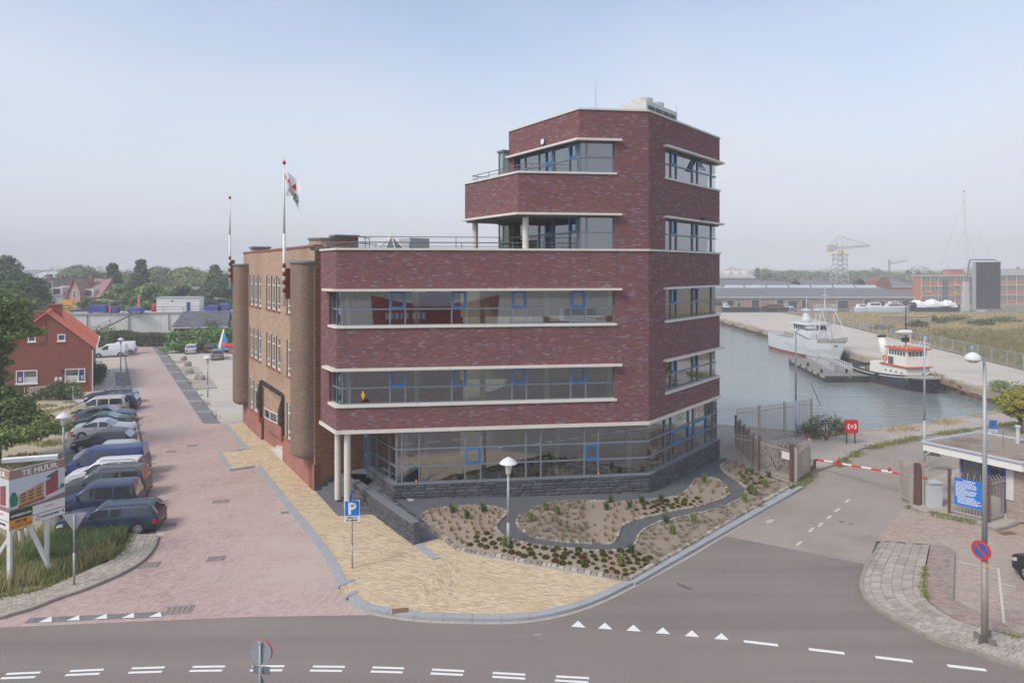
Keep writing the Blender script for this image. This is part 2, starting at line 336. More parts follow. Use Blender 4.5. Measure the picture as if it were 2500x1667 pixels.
# quay walls
wallpile = mat('quay_sheet_piles', (104, 92, 78), .9, var=.25, scale=.6, fine=.15, fscale=5, stain=(70, 62, 48), stain_amt=.8, stain_scale=.8)
qw = tag(put('quay_wall', MB(), quaym), kind='structure')
mb = MB(); band(mb, QF, 0, .9, -.62, .03); put('capping_beam', mb, quaym, qw)
mb = MB(); T = plen(QF); k = 0; zig = []
while k < T:
    p, d = pat(QF, k); n = Vector((d.y, -d.x)); zig.append(p+n*(.12 if int(k/.6) % 2 else .34)); k += .6
    zig.append(p+d*.45+n*(.12 if int((k-.6)/.6) % 2 else .34)) if k < T else None
band(mb, [z for z in zig], 0, .3, -4, -.62); put('sheet_piling', mb, wallpile, qw)
for s in range(4, int(T), 9):                          # timber fenders against the far quay
    p, d = pat(QF, s); n = Vector((-d.y, d.x)); mb = MB(); mb.obox((*(p+n*.02-d*.15), -2.6), (*(d*.3), 0), (*(n*.3), 0), (0, 0, 2.4)); put('fender_post', mb, wallpile, qw)
qn = tag(put('quay_wall', MB(), quaym), kind='structure')
mb = MB(); band(mb, QN, -.02, .7, -4, .09); put('capping_beam', mb, quaym, qn)
# far quay road, dry field
FEN = [Vector((54, 52)), Vector((57.5, 70)), Vector((60.7, 81)), Vector((64, 104)), Vector((69.6, 140)), Vector((74, 176))]
mb = MB(); mb.sheet([(46.6, 30), (70, 30)]+FEN[0:]+[Vector((74, 188)), Vector((52, 188))]+QF[::-1], .0); struct('quay_road', mb, lotmat)
mb = MB(); mb.sheet([Vector((72, 30))]+[p+Vector((.2, 0)) for p in FEN]+[Vector((74, 190)), Vector((300, 190)), Vector((300, 30))], .02); struct('field', mb, dryg)
# main road and side road
mb = MB(); mb.sheet(gp([(-300, 1543), (0, 1531), (600, 1505), (930, 1499), (1137, 1494), (1392, 1470), (1520, 1415), (1658, 1345), (1766, 1305), (2118, 1377), (2160, 1420), (2200, 1480), (2400, 1575), (2500, 1610)])+[Vector((45, 4)), Vector((60, -40)), Vector((-120, -40)), Vector((-120, 24))], .0); struct('road', mb, asphalt)
mb = MB(); mb.sheet(gp([(1766, 1307), (1940, 1188), (1976, 1154), (2040, 1134), (2066, 1118), (2105, 1095), (2160, 1083), (2257, 1063), (2451, 1036), (2560, 1020), (2700, 1060), (2500, 1290), (2140, 1322), (2118, 1378)]), .004); struct('road', mb, oldroad)
mb = MB(); mb.sheet(gp([(-150, 1537), (0, 1531.5), (600, 1506), (930, 1500.5), (930, 1400), (700, 1100), (640, 1020), (537, 1033), (496, 1034), (370, 843), (301, 845), (394, 1298), (388, 1309), (379, 1333), (357, 1361), (324, 1384), (281, 1406), (199, 1441), (143, 1459), (82, 1483), (0, 1508.5)]), .006); struct('street', mb, redst)
mb = MB(); mb.sheet(gp([(398, 1310), (120, 1312), (100, 1270), (188, 985), (150, 975), (150, 957), (318, 940), (302, 848), (220, 850), (200, 900), (150, 900), (60, 1330)][:8]+[(312, 960)]), .008); struct('parking_strip', mb, darkbay)
mb = MB(); mb.sheet(gp([(402, 1309), (384, 1309), (306, 960), (313, 960)]), .012); struct('parking_edge', mb, palebay)
mb = MB(); mb.sheet(gp([(301, 846), (312, 958), (190, 983), (150, 960), (224, 905), (228, 846)]), .010); struct('forecourt', mb, palebay)
mb = MB(); mb.sheet(gp([(370, 843), (390, 841), (537, 1032), (496, 1034)]), .010); struct('parking_strip', mb, darkbay)
mb = MB(); mb.sheet(gp([(391, 840), (538, 1032.5), (680, 1033), (680, 838)]), .002); struct('parking_lot', mb, lotmat)
mb = MB(); mb.sheet(gp([(312, 1318), (303, 1341), (268, 1368), (229, 1384), (158, 1416), (92, 1440), (0, 1457), (-400, 1480), (-700, 1200), (-300, 960), (150, 950), (186, 985), (120, 1290)]), .004); struct('sandy_lot', mb, sand)
mb = MB(); mb.sheet(gp([(2140, 1319), (2213, 1235), (2260, 1240), (2700, 1230), (2900, 1600), (2500, 1575), (2330, 1470), (2268, 1400), (2270, 1329)]), .010); struct('forecourt', mb, forec)
# grey concrete pavement along the near quay
def kerbrun(name, P, m, w, z1, ln=1.0, z0=-.05): 
    k = tag(put(name, MB(), m), kind='structure'); stones('kerb_stone', k, P, 0, w, z0, z1, ln, m, .012, .004); return k
QPAV = gp([(1945, 1188), (1976, 1157), (2040, 1137), (2066, 1121), (2105, 1098), (2160, 1086), (2257, 1066), (2451, 1038), (2540, 1026)])
QB = [p+Vector((.2, .3)) for p in reversed(QN[1:])]
mb = MB(); mb.sheet(QPAV+[Vector((50, 57))]+[Vector((p.x, p.y-.6)) for p in reversed(QN)]+[Vector((9, 45)), Vector((14.5, 40))], .08); struct('quay_pavement', mb, concrete)
kerbrun('kerb', QPAV, kerbold, -.16, .1, 1.2)
# the corner pavement of yellow clinkers, with its kerb
KA = gp([(546, 1038), (594, 1094), (600, 1098)], .1)
KB = gp([(622, 1139), (680, 1213), (727, 1272), (783, 1343), (805, 1380), (824, 1427)], .1)
KC = smoothp(gp([(850, 1458), (882, 1480), (935, 1493), (1020, 1505), (1137, 1510), (1244, 1510), (1318, 1503), (1392, 1487), (1456, 1465), (1520, 1435), (1658, 1363), (1807, 1275.5), (1940, 1196)], .1), 4)
BAY = gp([(598, 1094), (532, 1103), (561, 1146), (624, 1137)], .1)
YP = gp([(555, 1036)], .1)+offs(KA, -.1)[1:]+offs(BAY, -.06)[1:]+offs(KB, -.1)[1:]+gp([(842, 1448)], .1)+offs(KC, -.12)+[Vector((14.6, 38.6)), Vector((8, 40)), Vector((-6, 38)), Vector((-10.3, 37.0)), Vector((-20.6, 53.4))]
mb = MB(); mb.prism([p for p in YP], -.05, .095); struct('pavement', mb, yellowp)
kerbrun('kerb', KA, kerbm, -.34, .11, 1.0); kerbrun('kerb', BAY, kerbm, -.2, .11, 1.0); kerbrun('kerb', KB, kerbm, -.36, .11, 1.0); kerbrun('kerb', KC, kerbm, -.34, .12, 1.0)
mb = MB(); mb.sheet([V2(G(x, y, .1)) for x, y in ((1052, 1382), (1138, 1362), (1100, 1465), (1004, 1470))], .100); struct('pavement_strip', mb, yellowp2)
mb = MB(); mb.sheet([V2(G(x, y, .1)) for x, y in ((829, 1432), (866, 1414), (873, 1440), (845, 1455))], .101); struct('pavement_strip', mb, yellowp2)
for q in (((826, 1432), (868, 1416)), ((844, 1460), (876, 1444))):
    kerbrun('kerb', [V2(G(*p, .1)) for p in q], kerbm, -.2, .125, 1.2)
gut = tag(put('gutter_line', MB(), kerbold), kind='structure'); stones('gutter_stone', gut, KC, .15, .01, -.03, .014, .6, mat('gutter_stone', (172, 165, 156), .9, var=.1, scale=2), .012)
for pts, c in (([(1652, 1419), (1662, 1425), (1678, 1431), (1690, 1437), (1684, 1439), (1668, 1434), (1655, 1427)], (108, 101, 98)), ([(1868, 1272), (1878, 1268), (1890, 1269), (1884, 1275), (1872, 1277)], (186, 178, 170)), ([(2048, 1271), (2058, 1272), (2062, 1275), (2052, 1276)], (112, 106, 102)), ([(2070, 1277), (2080, 1277.5), (2086, 1280), (2076, 1281)], (116, 110, 106)), ([(1300, 1548), (1312, 1546), (1324, 1547), (1318, 1551), (1306, 1552)], (150, 142, 140))):
    mb = MB(); mb.sheet(smoothp(gp(pts+pts[:1]), 4)[:-1], .009); struct('road_stain', mb, mat('stain_%d' % c[0], c, .9, var=.1, scale=4))
# tiled pavements of separate slabs
def tilefield(name, inner, outer, na, nc, z, key):
    I, O = smoothp(inner, 5), smoothp(outer, 5); li, lo = plen(I), plen(O); P = []
    for a in range(na+1): P.append((pat(I, min(li*a/na, li-1e-4))[0], pat(O, min(lo*a/na, lo-1e-4))[0]))
    root = tag(put(name, MB(), tilem[0]), kind='structure'); cells = []
    for a in range(na):
        for c in range(nc):
            sh = .5 if c % 2 else 0.0; a0, a1 = a+sh, a+1+sh
            if a1 > na: continue
            def pt(s, t):
                k = min(int(s), na-1); f = s-k; i = P[k][0].lerp(P[k+1][0], f); o = P[k][1].lerp(P[k+1][1], f); return i.lerp(o, t)
            q = [pt(a0+.03, (c+.03)/nc), pt(a1-.03, (c+.03)/nc), pt(a1-.03, (c+.97)/nc), pt(a0+.03, (c+.97)/nc)]
            cells.append((min(p.length for p in q), q))
    cells.sort(key=lambda t: t[0]); rest = MB()
    for i, (d, q) in enumerate(cells):
        h = z+random.uniform(-.006, .006); t = random.uniform(-.004, .004)
        mb = MB() if i < 300 else rest; mb.prism(q, z-.06, h, 0, False)
        if i < 300: put('paving_slab', mb, random.choice(tilem), root)
    if rest.v: tag(put('paving_slabs', rest, tilem[1], root), kind='stuff')
    mb = MB(); mb.sheet(offs(I, 0)+offs(O, 0)[::-1], z-.02); put('bedding', mb, kerbold, root)
    return root
LI = gp([(322, 1300), (312, 1317), (303, 1341), (268, 1368), (229, 1384), (158, 1416), (92, 1440), (0, 1457), (-120, 1475)], .1)
LO = gp([(388, 1306), (379, 1333), (357, 1361), (324, 1384), (281, 1406), (199, 1440), (143, 1458), (82, 1482), (25, 1499), (0, 1506), (-120, 1530)], .1)
tilefield('pavement', LI, LO, 62, 5, .1, 0); kerbrun('kerb', smoothp(LO, 4), kerbold, .12, .11, 1.0)
RI = gp([(2270, 1329), (2263, 1360), (2257, 1396), (2254, 1441), (2267, 1467), (2296, 1490), (2354, 1519), (2500, 1558), (2640, 1590)], .1)
RO = gp([(2152, 1320), (2128, 1354), (2108, 1386), (2098, 1422), (2105, 1451), (2124, 1474), (2157, 1495), (2192, 1514), (2234, 1537), (2286, 1561), (2344, 1580), (2412, 1601), (2486, 1624), (2640, 1668)], .1)
tilefield('pavement', RI, RO, 56, 6, .1, 0); kerbrun('kerb', smoothp(RO, 4), kerbold, -.14, .115, 1.0)
mb = MB(); mb.prism(gp([(2272, 1329), (2315, 1333), (2331, 1344), (2327, 1464), (2500, 1545), (2500, 1556), (2354, 1517), (2298, 1489), (2268, 1465), (2256, 1441), (2259, 1396)], .1), -.05, .09); struct('verge', mb, brickmat('verge_brick', [(0, (138, 116, 108)), (.5, (158, 138, 130)), (1, (172, 156, 146))], (134, 120, 110), .21, .105, .014, rot=R(10)))
kerbrun('kerb', gp([(2270, 1329), (2315, 1333), (2331, 1344), (2327, 1464), (2420, 1508), (2500, 1545)], .1), kerbold, .14, .115, 1.0)
# ------------------------------------------------------------------ road markings
mk_i = [0]
def marking(name, pts, z=.010, m=None, parent=None):
    mb = MB(); mb.sheet([V2(p) for p in pts], z); o = put(name, mb, m or white, parent); 
    return o
mroot = tag(put('road_markings', MB(), white), kind='structure')
def dash(c, t, ln, w, m=None): t = t.normalized(); n = Vector((-t.y, t.x)); marking('dash', [c-t*ln/2-n*w/2, c+t*ln/2-n*w/2, c+t*ln/2+n*w/2, c-t*ln/2+n*w/2], .010, m, mroot)
for row in ([(-102, 1657), (44, 1654), (201.5, 1646), (354.6, 1640.5), (502.6, 1637), (650, 1636), (796, 1637), (944, 1640), (1090.6, 1645.4), (1242, 1654), (1396, 1663)], [(-95, 1650), (57, 1643), (212, 1636), (362, 1630), (510, 1627), (655, 1626), (803, 1627), (948, 1630), (1094, 1636), (1242.6, 1644.4), (1398, 1653)]):
    P = gp(row)
    for i in range(len(P)): dash(P[i], P[min(i+1, len(P)-1)]-P[max(i-1, 0)], .97, .105)
for i, c in enumerate([(1857.6, 1570), (2018, 1589.5), (2182.6, 1609), (2360, 1630)]):
    dash(V2(G(*c)), V2(G(c[0]+10, c[1]+1.18))-V2(G(*c)), 1.04, .15)
for ax, ay in ((1411.5, 1515), (1477, 1519.5), (1546.5, 1524.5), (1618, 1531), (1689, 1538), (1761, 1545)):
    marking('triangle', gp([(ax, ay), (ax-17.5, ay+14.5), (ax+18.5, ay+17)]), .010, None, mroot)
c3 = lambda x, y: (x/3.92, 1267+y/3.92)
for t in ([(365, 990), (492, 933), (495, 985)], [(633, 973), (757, 920), (760, 968)], [(895, 960), (1020, 907), (1025, 953)], [(1160, 950), (1278, 897), (1285, 943)], [(1422, 940), (1535, 888), (1548, 935)]):
    marking('triangle', gp([c3(*p) for p in t]), .018, None, mroot)
mb = MB(); mb.sheet(gp([c3(*p) for p in ((230, 998), (290, 948), (1590, 885), (1548, 937))]), .014); put('dark_band', mb, darkbay, mroot)
for q in ([(2340, 1371), (2435, 1388), (2436, 1389.6), (2340, 1372.6)], [(2434, 1387), (2440, 1387), (2455, 1520), (2448, 1522)], [(2444, 1424), (2482, 1432), (2482, 1434), (2444, 1426)]): marking('bay_line', gp(q), .016, oldwhite, mroot)
for a, b in (((1945, 1331), (1957, 1321)), ((1975, 1298), (1986, 1288)), ((1998, 1285), (2008, 1275.5)), ((2019, 1266), (2029, 1258.5)), ((2038, 1249.5), (2050, 1240.5)), ((2065, 1226), (2074, 1218))):
    A, B = V2(G(*a)), V2(G(*b)); dash((A+B)/2, B-A, (B-A).length, .13, oldwhite)
for k in range(9):                                       # white lines across the dark bays, far strip
    f = k/9; l = [(372+124*(f**1.35), 845+187*(f**1.35)), (391+145*(f**1.35), 845+187*(f**1.35))]
    marking('bay_line', gp([l[0], l[1], (l[1][0]+.8, l[1][1]+1.0), (l[0][0]+.8, l[0][1]+1.0)]), .016, oldwhite, mroot)
for q in (((519, 893), (543, 912)), ((557, 902), (577, 916)), ((486, 863), (492, 867)), ((566, 925), (590, 944)), ((564, 890), (577, 899))):
    (a, b), (c, d) = q; marking('bay_line', gp([(a, b), (a+1.4, b), (c+1.4, d), (c, d)]), .014, oldwhite, mroot)
mb = MB(); mb.sheet(gp([(280, 909), (309, 909), (318, 948), (285, 952)]), .016); struct('parking_strip', mb, darkbay)
for y in (921, 932, 945):
    for x in (288, 296): marking('bay_mark', gp([(x, y), (x+5, y-.4), (x+5, y+1), (x, y+1.4)]), .020, oldwhite, mroot)
for i in range(13):                                       # pale lines between the car bays
    f = i/13; y = 1304-342*(1-(1-f)**1.5); x1 = 396-(1304-y)*.245
    marking('bay_line', gp([(x1-2, y), (x1-60-30*(1-f), y+3.5), (x1-60-30*(1-f), y+6), (x1-2, y+2.5)]), .016, oldwhite, mroot)
# drain covers set into the paving
cov = mat('cast_iron', (150, 138, 133), .7, .1, var=.12, scale=4)
for i, (x, y, w, l, lab) in enumerate([(365, 1379, .75, .55, 'rusty grid cover in the red street nearest the left kerb'), (527, 1364, .7, .5, 'grey grid cover beside the numbered stones, middle of the red street'), (438, 1489, .9, .6, 'large square cover beside the row of white triangles'), (539, 1224, .8, .5, 'grey cover in the red street facing the billboard'), (417, 1281, .5, .35, 'small drain grating behind the dark blue estate car'), (369, 1132, .5, .2, 'narrow drain slot behind the blue van'), (470, 1088, .6, .4, 'pale grey cover up the street near the paved bay'), (418, 1102, .6, .4, 'faint cover left of the paved bay edge'), (697, 1251, .45, .25, 'small drain slot beside the pavement kerb'), (977, 1491, .55, .3, 'rusty brown gully grating in the curved kerb'), (2459, 1302, .7, .35, 'rusty drain cover before the guard hut pavement'), (1863, 1236, .5, .35, 'brown gully block in the garden kerb')]):
    c = G(x, y, .10 if i in (9, 11) else 0); a = R(-32) if i < 9 else 0; t = Vector((math.cos(R(12)), math.sin(R(12)))); n = Vector((-t.y, t.x)); z = .018 if i not in (9, 11) else .125
    mb = MB(); mb.obox((*(V2(c)-t*w/2-n*l/2), z-.03), (*(t*w), 0), (*(n*l), 0), (0, 0, .035))
    r = tag(put('drain_cover', mb, cov if i not in (9, 10, 11) else plain((128, 92, 72), .8)), lab, 'drain cover', 'drain covers in the paving')
    for k in range(5):
        mb = MB(); p = V2(c)-t*w/2+t*(w*(k+.5)/5)-n*l*.4; mb.obox((*(p-t*.02), z+.006), (*(t*.04), 0), (*(n*l*.8), 0), (0, 0, .006)); put('slot', mb, plain((118, 108, 104), .8), r)
# ------------------------------------------------------------------ the modern brick office building
brick = brickmat('dark_clinker_brick', [(0, (102, 76, 80)), (.26, (117, 80, 83)), (.46, (126, 82, 82)), (.60, (120, 84, 90)), (.72, (139, 85, 80)), (.82, (124, 100, 108)), (.92, (142, 130, 138)), (1, (162, 102, 88))], (102, 82, 84), .23, .062, .010, lf=.2, lfs=(.8, 4.5), bump=.2, grain=.06)
stone = mat('white_stone', (214, 210, 200), .7, var=.05, scale=.8, fine=.03, fscale=10)
frame = mat('slate_grey_frame', (120, 129, 140), .45, .1, .4, var=.05, scale=2)
bluef = mat('blue_sash_paint', (36, 112, 174), .4, 0, .4, var=.04, scale=2)
glass = glassmat('window_glass', (196, 206, 196), .21)
darksof = mat('dark_soffit', (96, 97, 100), .7, var=.05)
interior = mat('interior_plaster', (196, 196, 180), .9, var=.05)
intfloor = mat('interior_floor', (104, 102, 96), .8, var=.08)
intcol = mat('interior_column', (206, 208, 190), .8, var=.04)
cone = mat('column_concrete', (208, 203, 192), .8, var=.06, scale=.8, fine=.05, fscale=12)
railm = mat('railing_steel', (112, 116, 124), .5, .4, .4, var=.05)
roofm = mat('bitumen_roof', (112, 110, 108), .95, var=.12)
B0 = Vector((7.04, 35.15)); A0 = Vector((-8.51, 33.1)); C0 = B0+U_R*9.42; UF = (B0-A0).normalized(); LAB = (B0-A0).length
A2 = A0+U_S*2.60; A3 = A2+U_P*7.5; C2 = C0+Vector((-.32, .947))*13
def on(x, P, d):                               # where the sight line of column x meets the line P + s d
    r = (x-CXP)/FOC; return (P.x-r*P.y)/(r*d.y-d.x)
off_ = thing('office_building', 'five-storey dark red brick office building with white stone bands and long windows', 'building', (B0.x-6, B0.y+4, 0))
FULL = [A3, A2, A0, B0, C0, C2]; TH = .32
Ft = B0-UF*1.79; Rs = B0+U_R*1.9; Aw = A0+U_S*1.2; Cw = C0+(C2-C0).normalized()*1.1
F0 = B0-UF*3.68; F2 = F0+U_S*6.75; F3 = F2+U_P*7
K0b = B0-UF*6.77; K2b = K0b+U_S*5.7; K3b = K2b+U_P*6.5
def wall(P, z0, z1, name='brick_wall', u0=0.0):
    mb = MB(); band(mb, P, 0, -TH, z0, z1, 0, u0); return put(name, mb, brick, off_)
for z0, z1 in ((4.17, 5.27), (7.17, 9.12), (11.03, 12.93)): wall(FULL, z0, z1)
u_r = plen([A3, A2, A0])
for z0, z1 in ((5.27, 7.17), (9.12, 11.03)):
    wall([A3, A2, Aw], z0, z1); wall([Ft, B0, Rs], z0, z1, u0=u_r+(Ft-A0).length); wall([Cw, C2], z0, z1, u0=1.3)
wall([K3b, K2b, K0b, B0, C0, C2], 14.84, 16.83)
for z0, z1 in ((12.93, 14.84), (16.83, 18.63)):
    wall([Ft, B0, Rs], z0, z1, u0=u_r+(Ft-A0).length); wall([F3, F2, F2-U_S*.55], z0, z1); wall([Cw, C2], z0, z1, u0=1.3)
wall([F3, F2, F0, B0, C0, C2], 18.63, 20.1)
def cornice(P, z0, z1, o, i=-.02, ln=1.75, name='stone_band'):
    r = put(name, MB(), stone, off_); stones('stone_piece', r, P, o, i, z0, z1, ln, stone, .010); return r
cornice([A3, A2, A0, B0, C0, C2], 4.0, 4.17, .07); cornice([A3, A2, A0, B0, C0, C2], 12.93, 13.03, .06, -.36)
Rc = Rs-U_R*.25; Ce = C0+(C2-C0).normalized()*1.2; Fe = Ft+UF*.32; Ae = Aw+U_S*.35
for z in (7.06, 10.92): cornice([Ae, A0, Fe], z, z+.11, .27); cornice([Rc, C0, Ce], z, z+.11, .27)
for z in (5.27, 9.12): cornice([Aw, A0, Ft+UF*.1], z, z+.12, .07, -.3); cornice([Rs-U_R*.1, C0, Cw], z, z+.12, .07, -.3)
cornice([K2b, K0b, Fe], 14.73, 14.84, .25); cornice([Rc, C0, Ce], 14.73, 14.84, .27)
cornice([K3b, K2b, K0b, Ft+UF*.1], 16.83, 16.93, .06, -.36); cornice([Rs-U_R*.1, C0, Cw], 16.83, 16.93, .07, -.3); cornice([Rs-U_R*.1, C0, Cw], 12.93, 13.03, .08, -.3)
cornice([F2+U_P*.2, F2, F0, Fe], 18.52, 18.63, .25); cornice([Rc, C0, Ce], 18.52, 18.63, .27)
cornice([F3, F2, F0, B0, C0, C2], 20.1, 20.19, .05, -.36)
# floors, ceilings, roof, inner walls
def slab(name, P, z0, z1, m): mb = MB(); mb.prism(P, z0, z1); return put(name, mb, m, off_)
INN = offs(FULL, -.4); BACK = [C2+Vector((-9, 2)), A3+Vector((3, 6))]
GA = A0+UF*2.77
for z in (4.02, 7.2, 11.06): slab('floor_slab', INN+BACK, z, z+.55 if z > 5 else z+.2, intfloor)
slab('soffit', offs([A3, A2, A0, B0, C0, C2], -.12)+BACK, 3.93, 4.0, darksof)
slab('terrace', offs([A3, A2, A0, B0, C0, C2], -.5)+BACK, 12.35, 12.6, roofm)
slab('balcony_slab', offs([K3b, K2b, K0b, B0, C0, C2], -.06)+BACK[:1], 14.64, 14.73, darksof); slab('balcony_floor', offs([K3b, K2b, K0b, B0, C0, C2], -.34)+BACK[:1], 14.9, 16.0, roofm)
slab('roof', offs([F3, F2, F0, B0, C0, C2], -.34)+BACK[:1], 19.5, 19.7, roofm)
for z0, z1 in ((.4, 3.93), (5.3, 7.1), (9.1, 10.95), (12.6, 14.6), (16.0, 18.5)):       # a core wall well inside
    mb = MB(); p = [A0+UF*5+U_FN*7.5, B0+UF*-1+U_FN*7.5, C0+Vector((-6, -1))]
    if z0 > 12: p = [F0+U_FN*5.5+UF*-2, B0+U_FN*5.5, C0+Vector((-5, -1))]
    band(mb, p, 0, -.2, z0, z1); put('core_wall', mb, interior, off_)
# glazing
def glazing(name, P, d, z0, z1, cuts, trans, sash=(), doors=(), fw=.07, dep=.12, edge=True):
    """frame of posts and rails on path P set back by d; cuts: distances of the posts; trans: heights of the rails"""
    Q = offs(P, -d); k = plen(Q)/plen(P); root = put(name, MB(), frame, off_); fm = MB(); T = plen(Q); cs = sorted(set([0.0]+[c*k for c in cuts]+[T])); zs = [z0]+list(trans)+[z1]
    for c in cs:
        c0, c1 = max(0, c-fw/2), min(T, c+fw/2); band(fm, sub(Q, c0, max(c1, c0+.01)), .03, -dep, z0, z1)
    for z in zs:
        a, b = max(z0, z-fw/2), min(z1, z+fw/2)
        for c, e in zip(cs, cs[1:]): band(fm, sub(Q, c+fw/2, e-fw/2), .024, -dep+.006, a, b)
    put('frame', fm, frame, root)
    for i, (c, e) in enumerate(zip(cs, cs[1:])):
        for j, (a, b) in enumerate(zip(zs, zs[1:])):
            q = sub(Q, c+fw/2-.004, e-fw/2+.004); mb = MB(); A = offs(q, -.03); 
            for p, r in zip(A, A[1:]): mb.poly([(*p, a+fw/2-.004), (*r, a+fw/2-.004), (*r, b-fw/2+.004), (*p, b-fw/2+.004)])
            put('pane', mb, glass, root)
            if (i, j) in sash or i in doors:
                sm = MB(); w = .085; q = sub(Q, c+fw/2, e-fw/2); TT = plen(q)
                lo, hi = (a+fw/2, b-fw/2)
                if i in doors and j == 0: lo = z0
                band(sm, sub(q, 0, w), .05, -.02, lo, hi); band(sm, sub(q, TT-w, TT), .05, -.02, lo, hi); band(sm, sub(q, w, TT-w), .05, -.02, lo, lo+w); band(sm, sub(q, w, TT-w), .05, -.02, hi-w, hi)
                put('sash', sm, bluef, root)
    return root
def cutsF(xs, P, d, ext=0.0): return [ext+on(x, P, d) for x in xs]
wl = 1.2
for n_, (z0, z1) in enumerate(((5.39, 7.06), (9.24, 10.92))):
    glazing('window', [Aw, A0, Ft], .2, z0, z1, [.62, wl+.02, wl+.38]+cutsF((941.7, 980, 1096, 1133, 1246.8, 1282.8, 1393.3, 1430.7), A0, UF, wl), [z0+(z1-z0)*.47], sash=((4, 1), (6, 1), (8, 1), (10, 1)))
for z0, z1 in ((5.39, 7.06), (9.24, 10.92), (13.03, 14.73), (16.93, 18.52)):
    glazing('window', [Rs, C0, Cw], .2, z0, z1, cutsF((1646.6, 1660.3, 1700.2, 1713, 1747), Rs, U_R), [z0+(z1-z0)*.5], sash=((1, 1), (3, 1)) if z0 < 16 else ((1, 1),))
FL = F2-U_S*.55; lL = (FL-F0).length
for z0, z1, zb in ((12.62, 14.72, 13.03), (16.02, 18.52, 16.93)):
    cs = [lL-on(x, F0, U_S) for x in (1275.6, 1309.8, 1326.8, 1347, 1387, 1408)]
    glazing('window', [FL, F0, Ft], .2, z0, z1, cs+[lL, lL+.42], [zb+(z1-zb)*.5], sash=((5, 1),), doors=(3,))
# one sash on the top floor stands open
mb = MB(); p0 = offs([Rs, C0], -.2); sx0, sx1 = on(1700.2, Rs, U_R), on(1713, Rs, U_R); a = pat(p0, sx0+.05)[0]; b = pat(p0, sx1-.05)[0]; nrm = Vector((U_R.y, -U_R.x))
for (u0_, u1_, v0, v1) in ((0, 1, 0, .08), (0, 1, .92, 1), (0, .12, .08, .92), (.88, 1, .08, .92)):
    def sp(u, v, t): q = a.lerp(b, u)+nrm*(.06+.42*(1-v)+t); return (q.x, q.y, 17.78+.7*v)
    mb.poly([sp(u0_, v0, 0), sp(u1_, v0, 0), sp(u1_, v1, 0), sp(u0_, v1, 0)]); mb.poly([sp(u0_, v1, -.05), sp(u1_, v1, -.05), sp(u1_, v0, -.05), sp(u0_, v0, -.05)]); mb.poly([sp(u0_, v0, -.05), sp(u1_, v0, -.05), sp(u1_, v0, 0), sp(u0_, v0, 0)]); mb.poly([sp(u0_, v0, -.05), sp(u0_, v0, 0), sp(u0_, v1, 0), sp(u0_, v1, -.05)])
os_ = put('open_sash', mb, bluef, off_); mb = MB(); mb.poly([sp(.1, .06, -.02), sp(.9, .06, -.02), sp(.9, .94, -.02), sp(.1, .94, -.02)]); put('pane', mb, glass, os_)
# ground floor glazing
GB = GA+U_S*3.5; lg = 3.5
glazing('shop_window', [GB, GA, B0, C0, Cw], .12, 1.46, 3.93, [.9, 2.6, lg, lg+.26]+[lg+on(x, GA, UF) for x in (1019, 1133, 1171.6, 1284, 1321, 1429, 1463.6)]+[lg+(B0-GA).length+on(x, B0, U_R) for x in (1628, 1643.7, 1686.8, 1699, 1731, 1747)], [2.28, 3.12], sash=((6, 1), (10, 1), (13, 1), (15, 1)))
for t in list([.55+3.85*k for k in range(4)])+[1.6]:
    mb = MB(); p = GA+UF*t+U_FN*(.75 if t != 1.6 else 2.6); mb.cyl((*p, .4), (*p, 3.93), .14, n=12); put('inner_column', mb, intcol, off_, True)
for z0, z1 in ((5.3, 7.1), (9.1, 10.98)):
    for t in [.55+3.3*k for k in range(5)]:
        mb = MB(); p = A0+UF*t+U_FN*.55; mb.box(p.x-.13, p.x+.13, p.y-.13, p.y+.13, z0, z1); put('inner_column', mb, intcol, off_)
    for t in (.6, 6.2): 
        mb = MB(); p = Rs+U_R*t+Vector((-.78, .62))*.6; mb.box(p.x-.13, p.x+.13, p.y-.13, p.y+.13, z0, z1); put('inner_column', mb, intcol, off_)
slab('ground_slab', [GA+U_FN*.3, B0+U_FN*.3, C0+Vector((-.6, .4)), C2, GB+Vector((2, 9))], .6, .8, intfloor)
# plinth of rough dark blocks
ZC = [('a', -5.72, 33.47, .73), ('b', 7.04, 35.15, .5), ('c', C0.x, C0.y, .27)]
GK0, GK1, GK2 = G(1119, 1342, .1), G(1533, 1417, .1), G(1935, 1185, .1)
TRI = [((GK0.x, GK0.y, .1), (GK1.x, GK1.y, .1), ZC[0][1:]), (ZC[0][1:], (GK1.x, GK1.y, .1), ZC[1][1:]), (ZC[1][1:], (GK1.x, GK1.y, .1), (GK2.x, GK2.y, .1)), (ZC[1][1:], (GK2.x, GK2.y, .1), ZC[2][1:])]
def zg(x, y):
    best = None
    for a, b, c in TRI:
        d = (b[1]-c[1])*(a[0]-c[0])+(c[0]-b[0])*(a[1]-c[1]); l1 = ((b[1]-c[1])*(x-c[0])+(c[0]-b[0])*(y-c[1]))/d; l2 = ((c[1]-a[1])*(x-c[0])+(a[0]-c[0])*(y-c[1]))/d; l3 = 1-l1-l2
        m = min(l1, l2, l3)
        if best is None or m > best[0]: best = (m, l1*a[2]+l2*b[2]+l3*c[2])
    return max(.05, min(.8, best[1]))
rough = [mat('rough_slate_%s' % k, c, .85, var=.16, scale=3, fine=.2, fscale=18, bump=1.0, bscale=14) for k, c in (('a', (84, 85, 90)), ('b', (92, 93, 97)), ('c', (76, 77, 83)))]
slatecap = mat('slate_coping', (116, 118, 124), .6, var=.08, scale=1.5)
